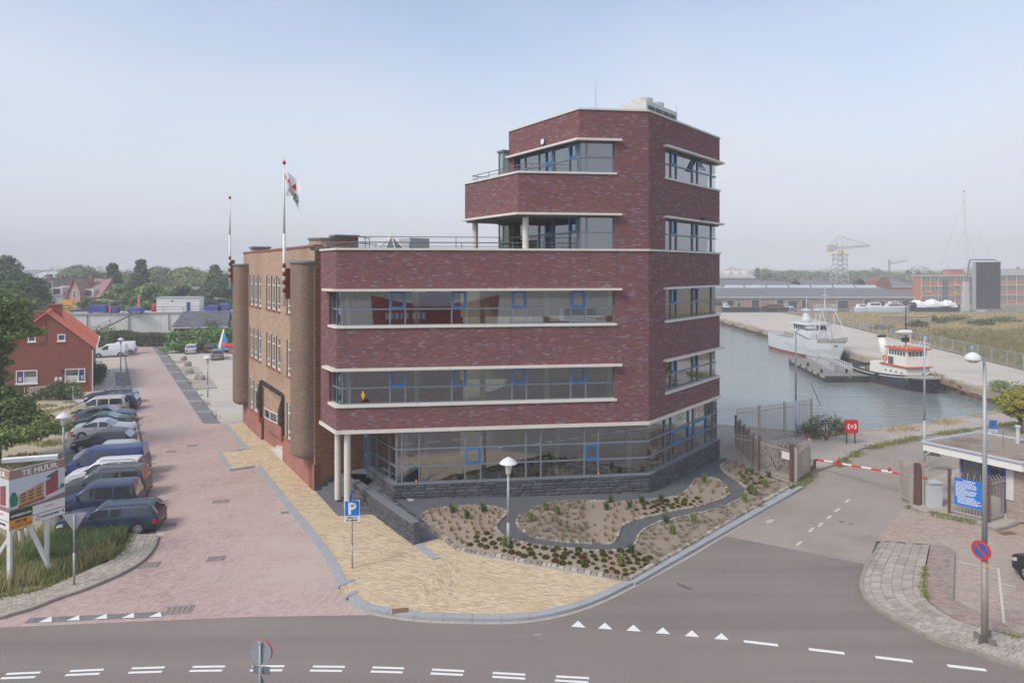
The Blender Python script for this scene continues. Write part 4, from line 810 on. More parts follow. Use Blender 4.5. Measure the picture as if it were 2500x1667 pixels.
# recessed porch with a bowed wall, ribbon window and steps
mb = MB(); d = 1.7; a, b = ENT
mb.poly([sp3(a, 0, 0), sp3(a, d, 0), sp3(a, d, 4.2), sp3(a, 0, 4.2)]); mb.poly([sp3(b, d, 0), sp3(b, 0, 0), sp3(b, 0, 4.2), sp3(b, d, 4.2)]); mb.poly([sp3(b, d, 0), sp3(a, d, 0), sp3(a, d, 4.2), sp3(b, d, 4.2)]); mb.poly([sp3(a, 0, rows[0][1]), sp3(b, 0, rows[0][1]), sp3(b, d, rows[0][1]), sp3(a, d, rows[0][1])]); put('porch', mb, plast, sc_)
def bow(z0, z1, m, name, r=0.0, f0=0.0, f1=1.0):
    mb = MB(); n = 14; P = []
    for k in range(n+1): t = f0+(f1-f0)*k/n; w = a+(b-a)*(.34+.66*t); i = .12+1.15*(1-t)**2*0+(.55*abs(1-t)**2.2)-r; P.append((w, i))
    for (w0, i0), (w1, i1) in zip(P, P[1:]): mb.poly([sp3(w1, i1, z0), sp3(w0, i0, z0), sp3(w0, i0, z1), sp3(w1, i1, z1)], [(-w1, z0), (-w0, z0), (-w0, z1), (-w1, z1)])
    return put(name, mb, m, sc_)
bow(0, 1.75, plast, 'bowed_wall'); bow(2.35, rows[0][1], sbr, 'bowed_wall'); wnd = bow(1.75, 2.35, sglass, 'ribbon_window', -.04)
mb = MB()
for f in (0, .3, .62, .97):
    w = a+(b-a)*(.34+.66*f); i = .12+.55*(1-f)**2.2; mb.obox(sp3(w-.05, i-.03, 1.72), U_S.to_3d()*.12, SV.to_3d()*.08, (0, 0, .66))
put('frame', mb, wfr, wnd)
for z in (1.72, 2.32): o = bow(z, z+.08, wfr, 'window_rail', .02); o.parent = wnd
for k in range(5): mb = MB(); mb.obox(sp3(a+.02, -.05+.3*k, 0), U_S.to_3d()*((b-a)*.5), SV.to_3d()*(1.7-.3*k), (0, 0, .17*(k+1))); put('step', mb, cone, sc_)
dk = mat('dark_carving', (70, 62, 56), .8, var=.15, scale=3)
for w in (a-.15, b+.12):
    mb = MB(); mb.obox(sp3(w-.14, -.16, 1.7), U_S.to_3d()*.26, SV.to_3d()*.16, (0, 0, 2.5)); mb.lathe(sp3(w, -.2, 2.3), [(.12, 0), (.22, .25), (.16, .5), (.2, .9), (.1, 1.3), (.02, 1.55)], 8); put('carved_figure', mb, dk, sc_)
for w, c in ((a-.15, (176, 60, 52)), (b+.12, (176, 60, 52))): mb = MB(); mb.obox(sp3(w-.12, -.2, 1.35), U_S.to_3d()*.22, SV.to_3d()*.1, (0, 0, .5)); put('painted_shield', mb, plain(c, .6), sc_)
mb = MB(); pts = [sp3(b-.1-(b-a)*.9*k/8, -.2+.5*(1-k/8), .95+.5*(k/8)-.12*math.sin(math.pi*k/8)) for k in range(9)]; mb.tube(pts, .03, 6); put('handrail', mb, plain((88, 86, 90), .5), sc_)
def lettering(txt, size, m, origin, xdir, zdir=(0, 0, 1), parent=None, name='lettering', ext=.012, bold=.0, align='CENTER', width=None):
    cu = bpy.data.curves.new(name, 'FONT'); cu.body = txt; cu.size = size; cu.extrude = ext; cu.align_x = align; cu.offset = bold*size; cu.resolution_u = 2
    o = bpy.data.objects.new(name, cu); COL.objects.link(o); xd = Vector(xdir).normalized(); zd = Vector(zdir).normalized(); n = xd.cross(zd)
    M4 = Matrix((xd, zd, n)).transposed().to_4x4(); sx = 1.0
    if width:
        bpy.context.view_layer.update(); sx = width/max(o.dimensions.x, 1e-3); M4 = M4 @ Matrix.Diagonal((sx, 1, 1, 1))
    org = Vector(origin)-(OFF.get(parent, Vector()) if parent else Vector()); cu.materials.append(m)
    bpy.context.view_layer.update(); me = bpy.data.meshes.new_from_object(o.evaluated_get(bpy.context.evaluated_depsgraph_get())); bpy.data.objects.remove(o); bpy.data.curves.remove(cu)
    o = bpy.data.objects.new(name, me); COL.objects.link(o)
    if parent: o.parent = parent
    o.matrix_basis = Matrix.Translation(org) @ M4
    return o
lettering('ZEEVAARTSCHOOL', .46, dk, sp3((a+b)/2, -.05, 3.98), (-U_S).to_3d(), parent=sc_, bold=.02, width=(b-a)*1.02, ext=.03)
# turrets hanging on the facade ends
def turret(wc, rx, ri, z0, z1, name='turret'):
    n = 20; prof = []; mb = MB(); P = []
    for k in range(n+1):
        t = math.pi*k/n; P.append((wc-rx*math.cos(t), -ri*abs(math.sin(t))**.62))
    zs = [z0, z0+.12, z0+.3, z1]; sc = [.72, .93, 1.0, 1.0]; u = 0
    for j in range(3):
        u = 0
        for (w0, i0), (w1, i1) in zip(P, P[1:]):
            l = math.hypot(w1-w0, i1-i0); f = lambda w, i, s: (wc+(w-wc)*s, i*s)
            q = [sp3(*f(w0, i0, sc[j]), zs[j]), sp3(*f(w1, i1, sc[j]), zs[j]), sp3(*f(w1, i1, sc[j+1]), zs[j+1]), sp3(*f(w0, i0, sc[j+1]), zs[j+1])]
            mb.poly(q[::-1], [(u, zs[j+1]), (u+l, zs[j+1]), (u+l, zs[j]), (u, zs[j])]); u += l
    mb.poly([sp3(wc+(w-wc)*.72, i*.72, z0) for w, i in P]); r = put(name, mb, sbrd, sc_)
    mb = MB(); Q = [sp3(wc+(w-wc)*1.06, i*1.06-.02, 0) for w, i in P]; Q += [sp3(wc+rx, .25, 0), sp3(wc-rx, .25, 0)]; mb.prism(Q, z1-.02, z1+.1); put('cap', mb, lead, r); return r
turret(1.15, 1.1, .95, 1.75, 12.35); turret(LS-1.0, 1.0, .95, 1.75, 12.3)
mb = MB(); pts = [sp3(.3+.85+.85*math.cos(t*.4), .75+.72*math.sin(t*.4), 0) for t in range(16)]; mb.prism(pts, 13.0, 13.62); ch_ = put('parapet_tower', mb, sbr, sc_); mb = MB(); mb.prism([sp3(.3+.85+.93*math.cos(t*.4), .75+.8*math.sin(t*.4), 0) for t in range(16)], 13.62, 13.72); put('cap', mb, lead, ch_)
mb = MB(); mb.obox(sp3(LS-1.2, .5, 12.2), U_S.to_3d()*1.1, SV.to_3d()*1.2, (0, 0, 1.4)); ch_ = put('chimney', mb, sbr, sc_); mb = MB(); mb.obox(sp3(LS-1.3, .4, 13.6), U_S.to_3d()*1.3, SV.to_3d()*1.4, (0, 0, .14)); put('cap', mb, lead, ch_)
for w in (2.4,): mb = MB(); mb.obox(sp3(-.05, .0, 13.0), U_S.to_3d()*.9, SV.to_3d()*1.6, (0, 0, .22)); put('lead_ledge', mb, lead, sc_)
for k, (w, i) in enumerate(((6.5, 3.2), )): 
    mb = MB(); mb.obox(sp3(w, i, 12.2), U_S.to_3d()*1.2, SV.to_3d()*1.5, (0, 0, 1.9)); ch_ = put('chimney', mb, sbrs, sc_); mb = MB(); mb.obox(sp3(w-.08, i-.08, 14.1), U_S.to_3d()*1.36, SV.to_3d()*1.66, (0, 0, .12)); put('cap', mb, lead, ch_)
# glass pyramid and plant box on the roof, door niche in the corner
py = put('glass_pyramid', MB(), wfr, sc_); c = Vector(sp3(6.3, 6.9, 12.35)); bs = [c+Vector((math.cos(R(45+90*k+32)), math.sin(R(45+90*k+32)), 0))*2.0 for k in range(4)]; ap = c+Vector((0, 0, 1.9)); mb = MB()
for k in range(4): mb.poly([bs[k], bs[(k+1) % 4], ap])
put('pane', mb, glass, py); mb = MB()
for k in range(4): mb.cyl(bs[k], ap, .06, n=6); mb.cyl(bs[k], bs[(k+1) % 4], .06, n=6); mb.cyl((bs[k]+bs[(k+1) % 4])/2, ap, .04, n=6)
put('frame', mb, wfr, py); mb = MB(); mb.obox(sp3(8, 9.0, 12.2), U_S.to_3d()*2, SV.to_3d()*1.5, (0, 0, 2.0)); put('plant_box', mb, plain((170, 172, 174), .6), sc_)
mb = MB(); mb.obox(sp3(.28, -.075, 0), U_S.to_3d()*.62, SV.to_3d()*.3, (0, 0, 1.98)); put('niche_door', mb, mat('brown_door', (132, 84, 62), .7, var=.1), sc_)
# ------------------------------------------------------------------ flagpoles and flag
pw = mat('pole_white', (220, 218, 214), .5, var=.03); pr = mat('pole_red', (128, 54, 52), .6, var=.05)
def flagpole(w, out, z0, z1, label, sz):
    p = Vector(sp3(w, -out, 0)); r = thing('flagpole', label, 'flagpole', (p.x, p.y, z0), group='flagpoles on the school')
    mb = MB(); mb.cyl((p.x, p.y, z0), (p.x, p.y, z0+4), .085, .08, 14); mb.cyl((p.x, p.y, z0+4), (p.x, p.y, z1), .065, .035, 14); put('shaft', mb, pw, r, True)
    for k in range(4): mb = MB(); z = z0+.75+k*.46; mb.cyl((p.x, p.y, z), (p.x, p.y, z+.24), .092, n=14); put('red_band', mb, pr, r, True)
    mb = MB(); mb.lathe((p.x, p.y, z1), [(.03, 0), (.09, .08), (.1, .14), (.03, .24), (.01, .3)], 12); put('finial', mb, plain((186, 40, 44), .5), r)
    mb = MB(); q = Vector(sp3(w, -out+.12, 0)); mb.obox((q.x-.05, q.y-.05, z0+.4), (SV.x*.3, SV.y*.3, 0), (U_S.x*.05, U_S.y*.05, 0), (0, 0, 1.7)); put('bracket', mb, pr, r); return p
pA = flagpole(1.9, 1.15, 9.95, 17.75, 'taller white flagpole with red bands, carrying the flag', 1)
flagpole(LS-.9, 1.15, 10.6, 17.3, 'thin white flagpole with red bands on the far turret, bare', 1)
fm_ = mat('flag_cloth', (232, 231, 230), .8, var=.04, scale=2); fl = thing('flag', 'white flag with red triangles and dark lettering, hanging limp', 'flag', (pA.x, pA.y, 15.5))
def fpt(u, v): # u along the fly 0..1, v up 0..1
    x = .06+.78*u+.1*math.sin(v*5+u*3); y = .12*math.sin(u*7+v*3); z = 16.05+1.45*v-.95*u*(.4+.6*u)+.06*math.sin(u*9); return (pA.x+x, pA.y+y, z)
mb = MB(); n = 10
for i in range(n):
    for j in range(n): mb.poly([fpt(i/n, j/n), fpt((i+1)/n, j/n), fpt((i+1)/n, (j+1)/n), fpt(i/n, (j+1)/n)])
put('cloth', mb, fm_, fl, True)
for k in range(3):
    u = .12+.28*k; mb = MB(); A, B_, C_ = Vector(fpt(u-.1, .64)), Vector(fpt(u+.13, .64)), Vector(fpt(u+.02, .86)); mb.poly([A-Vector((0, .03, 0)), B_-Vector((0, .03, 0)), C_-Vector((0, .03, 0))]); put('red_triangle', mb, plain((200, 44, 48), .7), fl)
for txt, v, s in (('VINGERLING', .42, .2), ('BEHEER', .16, .34)):
    for i, chx in enumerate(txt):
        u = .08+.84*(i+.5)/len(txt); p = Vector(fpt(u, v)); lettering(chx, s, plain((60, 64, 78), .7), (p.x, p.y-.05, p.z), (1, 0, -.75), (.3, 0, 1), parent=fl, name='letter', ext=.004)
# ------------------------------------------------------------------ trees and shrubs
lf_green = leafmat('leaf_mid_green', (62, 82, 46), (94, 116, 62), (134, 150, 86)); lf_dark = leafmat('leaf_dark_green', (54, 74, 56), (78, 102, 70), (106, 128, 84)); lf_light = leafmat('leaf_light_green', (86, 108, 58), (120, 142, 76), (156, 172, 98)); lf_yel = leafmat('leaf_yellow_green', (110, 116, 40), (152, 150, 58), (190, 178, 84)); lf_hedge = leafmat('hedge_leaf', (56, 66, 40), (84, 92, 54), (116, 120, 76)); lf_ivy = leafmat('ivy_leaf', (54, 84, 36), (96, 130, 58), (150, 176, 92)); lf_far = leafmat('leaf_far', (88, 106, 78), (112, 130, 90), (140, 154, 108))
barkm = mat('bark', (96, 84, 70), .9, var=.2, scale=3)
def leaves(mb, c, rad, n, ls, rnd, hollow=.35):
    for _ in range(n):
        d = Vector((rnd.gauss(0, 1), rnd.gauss(0, 1), rnd.gauss(0, 1))).normalized(); k = hollow+(1-hollow)*rnd.random()**.6
        p = Vector((c[0]+d.x*rad[0]*k, c[1]+d.y*rad[1]*k, c[2]+d.z*rad[2]*k)); nn = (d*1.2+Vector((rnd.uniform(-1, 1), rnd.uniform(-1, 1), rnd.uniform(-.3, 1.4)))).normalized()
        t = nn.cross(Vector((rnd.uniform(-1, 1), rnd.uniform(-1, 1), rnd.uniform(-1, 1)))).normalized(); b = nn.cross(t); l = ls*rnd.uniform(.6, 1.3); w = l*.55
        mb.poly([p-t*l, p-b*w*.9+t*l*.1, p+t*l, p+b*w*.9+t*l*.1])
def clumps(rnd, shape, H, Rw, z0, n):
    o = []
    for _ in range(n):
        f = rnd.random()
        if shape == 'round': zz = f; r = Rw*math.sqrt(max(.02, 1-(2*zz-.9)**2))
        elif shape == 'cone': zz = f**1.0; r = Rw*(1-zz)**1.0*(1.0-.25*rnd.random())+.05*Rw
        else: zz = f; r = Rw*(.55+.45*math.sin(math.pi*min(1, zz*1.1)))
        a = rnd.uniform(0, 6.283); q = r*rnd.uniform(.45, 1.0); o.append((q*math.cos(a), q*math.sin(a), z0+zz*(H-z0)))
    return o
def tree(label, x, y, H, Rw, shape='round', mt=None, seed=0, z0=None, leaf=.16, dens=1.0, name='tree', cat='tree', group=None, z=0.0, ncl=None, local=None):
    rnd = random.Random(seed); z0 = H*.22 if z0 is None else z0; r = thing(name, label, cat, (x, y, z), 0, group, True)
    tr = MB(); th = H*.028+.06; tr.cyl((0, 0, -.1), (0, 0, H*.45), th, th*.6, 8); tr.cyl((0, 0, H*.45), (rnd.uniform(-.2, .2), rnd.uniform(-.2, .2), H*.85), th*.6, th*.15, 7)
    n = ncl or max(14, int(26*(Rw*Rw*H)**.33/2)); cl = clumps(rnd, shape, H*.97, Rw, z0, n); mb = MB()
    for c in cl:
        b = Vector((0, 0, max(H*.15, c[2]*rnd.uniform(.45, .8)))); tr.cyl(b, Vector(c), th*.28, th*.06, 5, False)
        s = Rw*rnd.uniform(.2, .36)*(1.0 if shape != 'cone' else max(.45, 1.1-c[2]/H)); rad = (s*rnd.uniform(.8, 1.3), s*rnd.uniform(.8, 1.3), s*rnd.uniform(.55, .85)); leaves(mb, c, rad, int(dens*42*(s/leaf)**1.6*.35)+10, leaf, rnd)
    put('trunk', tr, barkm, r); put('crown', mb, mt or lf_green, r); return r
def shrub(label, c, rad, n, ls, mt, seed, name='bush', cat='bush', group=None, stem=True, sub_=10):
    rnd = random.Random(seed); r = thing(name, label, cat, (c[0], c[1], c[2]), 0, group, True); mb = MB()
    for _ in range(sub_):
        d = Vector((rnd.uniform(-1, 1), rnd.uniform(-1, 1), rnd.uniform(0, 1))); d = d/max(1, d.length*1.05); p = (d.x*rad[0]*.75, d.y*rad[1]*.75, rad[2]*(.25+d.z*.62)); s = rnd.uniform(.3, .48)
        leaves(mb, p, (rad[0]*s, rad[1]*s, rad[2]*s*.8), n//sub_, ls, rnd, .3)
    put('foliage', mb, mt, r); t = MB()
    for k in range(5): a = k*1.26; t.cyl((0, 0, -.05), (rad[0]*.5*math.cos(a), rad[1]*.5*math.sin(a), rad[2]*.8), .04, .015, 5, False)
    put('stems', t, barkm, r); return r
def hedge(label, P, w, h, n, ls, mt, seed, name='hedge', cat='hedge'):
    rnd = random.Random(seed); T = plen(P); r = thing(name, label, cat, (*V2(P[0]), 0)); mb = MB()
    for _ in range(n):
        p, t = pat(P, rnd.uniform(.01, T-.01)); nn = Vector((-t.y, t.x)); hh = h*(1+.22*mnoise.noise((p.x*.35, p.y*.35, seed))); a = rnd.random(); 
        if a < .45: q = p+nn*rnd.uniform(-w, w)*.5; zz = hh*rnd.uniform(.86, 1.05)
        else: q = p+nn*(w*.5*(1 if rnd.random() < .2 else -1)*rnd.uniform(.8, 1.1)); zz = hh*rnd.uniform(.02, 1.0)
        leaves(mb, (q.x, q.y, zz), (.25, .25, .2), 3, ls, rnd, .2)
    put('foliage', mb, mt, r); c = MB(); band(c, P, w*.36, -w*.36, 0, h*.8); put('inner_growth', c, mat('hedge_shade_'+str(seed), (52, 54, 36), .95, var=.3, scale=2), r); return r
def grassmass(name, poly, n, h, w, mt, seed, label, cat='grass', z=0.0, flat=.3, fn=None):
    rnd = random.Random(seed); mb = MB(); x0, x1 = min(p.x for p in poly), max(p.x for p in poly); y0, y1 = min(p.y for p in poly), max(p.y for p in poly); k = 0
    while k < n:
        p = Vector((rnd.uniform(x0, x1), rnd.uniform(y0, y1)))
        if not inpoly(p, poly): k += .02; continue
        d = mnoise.noise((p.x*.5, p.y*.5, seed))
        if fn and not fn(p, d, rnd): k += .3; continue
        k += 1; hh = h*(1+.55*d)*rnd.uniform(.5, 1.15); a = rnd.uniform(0, 6.283); s = Vector((math.cos(a), math.sin(a), 0))*w; e = Vector((rnd.uniform(-1, 1), rnd.uniform(-1, 1), 0))*hh*flat; o = Vector((p.x, p.y, z))
        mb.poly([o-s, o+s, o+e*.4+Vector((0, 0, hh*.6))+s*.7, o+e*.4+Vector((0, 0, hh*.6))-s*.7]); mb.poly([o+e*.4+Vector((0, 0, hh*.6))-s*.7, o+e*.4+Vector((0, 0, hh*.6))+s*.7, o+e+Vector((0, 0, hh))])
    return tag(put(name, mb, mt), label, cat, None, 'stuff')
# the big tree at the left edge, in three overlapping leafy masses
rnd = random.Random(5); r = thing('tree', 'big green tree at the left picture edge overhanging the sandy lot', 'tree', (-32.6, 43.0, 0), 0, None, True); tr = MB(); tr.cyl((0, 0, 0), (.3, 0, 4), .38, .3, 10); tr.cyl((.3, 0, 4), (.2, .2, 8.8), .3, .08, 8); mb = MB()
for (cx, cy, cz, rx, ry, rz_, n) in [(.5, 0, 8.5, 2.1, 2.4, 1.8, 30), (-.6, 0, 9.6, 2, 2, 1.2, 12), (-.2, -.8, 5.9, 1.3, 2.2, 1.6, 24), (1.0, -1.2, 3.4, 2.1, 2.2, 1.7, 34), (3.3, -1.6, 2.5, 2.2, 1.6, .85, 24), (1.2, -1.6, 1.9, 2.2, 1.6, .7, 16)]:
    for _ in range(n):
        d = Vector((rnd.gauss(0, 1), rnd.gauss(0, 1), rnd.gauss(0, 1))).normalized()*rnd.uniform(.3, 1); c = (cx+d.x*rx, cy+d.y*ry, cz+d.z*rz_); s = rnd.uniform(.5, .85)
        tr.cyl((.3, 0, max(2.5, min(8, c[2]-.6))), c, .07, .02, 5, False); leaves(mb, c, (s*1.25, s*1.25, s*.62), 230, .125, rnd)
put('trunk', tr, barkm, r); put('crown', mb, leafmat('near_tree_leaf', (72, 92, 50), (106, 128, 68), (150, 162, 92)), r)
def TX(x, y, d): p = AT(x, y, d); return p
def ttop(x, ytop, d): return (x-CXP)/FOC*d, d, CAMH-(ytop-HOR)/FOC*d
FT = 'trees beyond the white dock wall'
for i, (x, yt, d, rr, sh, mt, lab) in enumerate([
    (22, 668, 112, 6.0, 'round', lf_dark, 'broad dark tree rising behind the red house at far left'), (-10, 700, 95, 6, 'round', lf_green, 'mid green tree behind the red house at the picture edge'),
    (14, 625, 150, 4.5, 'round', lf_dark, 'dark tree crown against the sky beside the slate spire'), (193, 654, 215, 8.5, 'round', lf_far, 'round light tree between the slate roofs and the pink gabled house'),
    (275, 641, 165, 6.0, 'cone', lf_dark, 'left of the two tall dark conical trees behind the dock'), (344, 634, 165, 6.4, 'cone', lf_dark, 'right of the two tall dark conical trees behind the dock'),
    (291, 695, 146, 3.8, 'round', lf_light, 'pale leafy tree in front of the two dark conical trees, left'), (370, 692, 146, 4.2, 'round', lf_light, 'pale leafy tree in front of the dark conical trees, right'),
    (386, 658, 215, 7.5, 'round', lf_far, 'greyish round tree just right of the conical trees'), (455, 662, 220, 9, 'round', lf_light, 'wide light green tree above the white cabin'),
    (525, 648, 170, 7, 'cone', lf_green, 'tall tree left of the far school turret'), (553, 676, 160, 5.5, 'round', lf_dark, 'dark tree close against the far school turret'),
    (447, 697, 140, 3.6, 'round', lf_dark, 'small dark tree directly behind the white cabin'), (214, 724, 140, 2.4, 'round', lf_green, 'small green tree in front of the pink gabled house'),
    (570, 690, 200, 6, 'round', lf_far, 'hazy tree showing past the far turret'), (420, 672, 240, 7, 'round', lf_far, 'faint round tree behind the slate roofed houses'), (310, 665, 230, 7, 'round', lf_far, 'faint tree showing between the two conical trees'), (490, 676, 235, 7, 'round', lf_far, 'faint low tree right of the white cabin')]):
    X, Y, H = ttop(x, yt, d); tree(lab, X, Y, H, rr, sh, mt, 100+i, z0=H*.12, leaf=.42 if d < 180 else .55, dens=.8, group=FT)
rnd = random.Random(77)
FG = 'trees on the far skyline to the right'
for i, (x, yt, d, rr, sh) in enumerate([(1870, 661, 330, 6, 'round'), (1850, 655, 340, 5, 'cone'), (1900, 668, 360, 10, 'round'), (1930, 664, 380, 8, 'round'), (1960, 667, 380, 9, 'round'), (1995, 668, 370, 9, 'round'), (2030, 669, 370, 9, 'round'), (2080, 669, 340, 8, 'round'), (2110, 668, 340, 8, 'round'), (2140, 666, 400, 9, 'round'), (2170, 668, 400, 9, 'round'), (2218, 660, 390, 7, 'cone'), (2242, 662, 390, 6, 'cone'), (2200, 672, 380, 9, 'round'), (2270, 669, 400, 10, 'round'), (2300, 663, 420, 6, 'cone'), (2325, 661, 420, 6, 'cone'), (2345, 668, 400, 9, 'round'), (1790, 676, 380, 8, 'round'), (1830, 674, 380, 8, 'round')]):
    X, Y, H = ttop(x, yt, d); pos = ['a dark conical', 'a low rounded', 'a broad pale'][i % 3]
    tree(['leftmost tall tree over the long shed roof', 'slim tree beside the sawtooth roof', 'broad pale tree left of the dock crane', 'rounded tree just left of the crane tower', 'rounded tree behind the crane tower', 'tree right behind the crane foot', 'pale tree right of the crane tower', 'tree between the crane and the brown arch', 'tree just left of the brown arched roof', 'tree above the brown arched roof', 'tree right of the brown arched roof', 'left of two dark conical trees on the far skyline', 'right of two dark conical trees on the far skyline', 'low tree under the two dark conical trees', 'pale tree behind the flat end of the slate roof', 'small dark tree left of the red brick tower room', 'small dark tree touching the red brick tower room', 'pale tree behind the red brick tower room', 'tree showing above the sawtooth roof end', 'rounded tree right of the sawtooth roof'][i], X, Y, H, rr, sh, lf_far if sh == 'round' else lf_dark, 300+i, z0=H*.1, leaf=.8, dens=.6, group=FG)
# far woods as one mass
mb = MB(); rnd = random.Random(9)
for _ in range(230):
    x = rnd.uniform(-300, 2800); d = rnd.uniform(520, 900)
    if 620 < x < 1760: continue
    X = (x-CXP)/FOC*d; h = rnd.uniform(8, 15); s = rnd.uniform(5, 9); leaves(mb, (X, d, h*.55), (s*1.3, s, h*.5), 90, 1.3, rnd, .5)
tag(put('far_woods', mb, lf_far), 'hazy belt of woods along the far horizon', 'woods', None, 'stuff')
# bushes, hedges near the street end
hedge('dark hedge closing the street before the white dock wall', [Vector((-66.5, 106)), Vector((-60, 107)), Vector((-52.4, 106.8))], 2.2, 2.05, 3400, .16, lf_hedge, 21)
shrub('tall light bush growing out of the hedge by the dock stair', (-63.5, 105.4, 0), (2.6, 1.6, 3.9), 900, .17, lf_light, 22)
for i, (x, y, rx, rz_, lab) in enumerate([(430, 862, 3.3, 1.6, 'low end of the climbing shrub mass at the parking lot corner'), (452, 856, 4.4, 3.0, 'spreading bright shrub before the slate-roofed shed'), (500, 852, 5, 3.3, 'dense bright shrub between the silver and black hatchbacks'), (545, 850, 4.6, 3.5, 'dense bright shrub behind the blue triangular sign'), (585, 850, 4, 3.4, 'bright shrub at the far turret edge')]):
    p = G(x, y); shrub(lab, (p.x, p.y+1.5, 0), (rx, 2.6, rz_), 1500, .26, lf_ivy, 40+i, group='shrubs along the parking lot', sub_=16)
p = G(505, 838); shrub('dark upright conifer bush before the slate-roofed shed', (p.x, p.y+2, 0), (1.9, 1.6, 4.1), 900, .18, lf_dark, 47)
p = G(243, 936); shrub('rounded dark bush beside the right wall of the red house', (p.x-.3, p.y, 0), (1.3, 1.3, 2.1), 2600, .12, lf_dark, 48, sub_=16)
p = G(160, 972); shrub('wild green bush before the gable of the red house', (p.x, p.y, 0), (1.7, 1.2, 1.9), 1500, .13, lf_green, 49, sub_=14)
p = G(118, 976); shrub('low wild bush along the small fence of the red house', (p.x, p.y, 0), (2.0, 1.2, 1.3), 700, .12, lf_hedge, 50)
p = G(2033, 1082); shrub('rounded rose bush left of the red lifebuoy box', (p.x-.2, p.y+.6, .08), (1.65, 1.3, 1.75), 2200, .07, lf_hedge, 51, sub_=16)
p = G(2460, 960); shrub('green bush on the far quay edge at the right', (p.x, p.y, 0), (2.0, 1.6, 1.3), 1200, .10, lf_light, 52, sub_=14)
p = G(2492, 1058); tree('small yellow-green tree behind the guard hut roof', p.x, p.y, 3.3, 1.5, 'round', lf_yel, 53, z0=1.5, leaf=.10, dens=1.6, ncl=46)
p = G(2460, 1005); shrub('low green bush at the near quay edge behind the yellow tree', (p.x+.6, p.y-.5, 0), (2.0, 1.0, .9), 900, .09, lf_light, 54)
p = G(1960, 1062); shrub('dark shrub growing through the fence by the traffic cone', (p.x-.1, p.y-1.0, .08), (.95, .7, 1.0), 700, .06, lf_dark, 55)
p = G(1905, 1165); shrub('overgrown shrub filling the fenced corner', (p.x+.3, p.y+1.1, 0), (1.8, .9, 1.9), 2200, .055, leafmat('corner_shrub_leaf', (64, 62, 36), (96, 92, 50), (128, 118, 70)), 56, sub_=16)
p = G(1985, 1148); shrub('ragged weeds at the foot of the barrier post', (p.x-.4, p.y-.4, 0), (.9, .6, .9), 500, .06, lf_green, 57)
# grasses
gr1 = leafmat('verge_grass', (108, 116, 66), (138, 144, 84), (168, 166, 112)); gr2 = leafmat('dry_grass', (160, 140, 100), (184, 164, 120), (204, 184, 142)); gr3 = leafmat('reed_grass', (102, 110, 68), (132, 130, 86), (162, 150, 106))
LV = gp([(312, 1318), (303, 1341), (268, 1368), (229, 1384), (158, 1416), (92, 1440), (0, 1457), (-60, 1462), (-60, 1330), (40, 1290), (120, 1290), (230, 1300)])
grassmass('verge_grass', LV, 13000, .3, .014, gr1, 60, 'long green grass on the corner verge under the billboard', fn=lambda p, d, r: d > -.12 or r.random() < .12)
tallg = gp([(310, 1300), (300, 1330), (230, 1362), (120, 1372), (60, 1380), (40, 1320), (140, 1300), (235, 1296)])
grassmass('verge_weeds', tallg, 5200, .62, .02, leafmat('weed_leaf', (84, 106, 62), (110, 132, 78), (146, 158, 100)), 61, 'taller weeds between the billboard posts and the estate car', flat=.55, fn=lambda p, d, r: d > -.2)
grassmass('verge_seedheads', LV, 3200, .6, .012, leafmat('seed_head', (150, 142, 92), (176, 166, 116), (196, 186, 140)), 66, 'thin straw seed heads in the corner verge', flat=.5, fn=lambda p, d, r: d > 0)
SL = gp([(110, 1290), (186, 985), (150, 960), (0, 950), (-150, 960), (-300, 1200), (-60, 1330)])
grassmass('lot_grass', SL, 16000, .22, .03, leafmat('lot_grass_leaf', (120, 118, 66), (154, 146, 90), (180, 168, 116)), 62, 'patchy grass on the sandy lot', fn=lambda p, d, r: d > .02)
FLD = [Vector((63, 60)), Vector((62, 80)), Vector((66, 104)), Vector((72, 140)), Vector((76, 186)), Vector((190, 186)), Vector((130, 60))]
grassmass('field_grass', FLD, 26000, .5, .10, gr2, 63, 'dry straw-coloured grass of the open field', fn=lambda p, d, r: p.y > 118 or d > .1)
grassmass('field_reeds', [Vector((60.5, 62)), Vector((62.2, 80)), Vector((66, 104)), Vector((72, 134)), Vector((150, 134)), Vector((120, 62))], 34000, .85, .09, gr3, 64, 'green-brown reeds behind the mesh fence', fn=lambda p, d, r: p.y < 128+d*22)

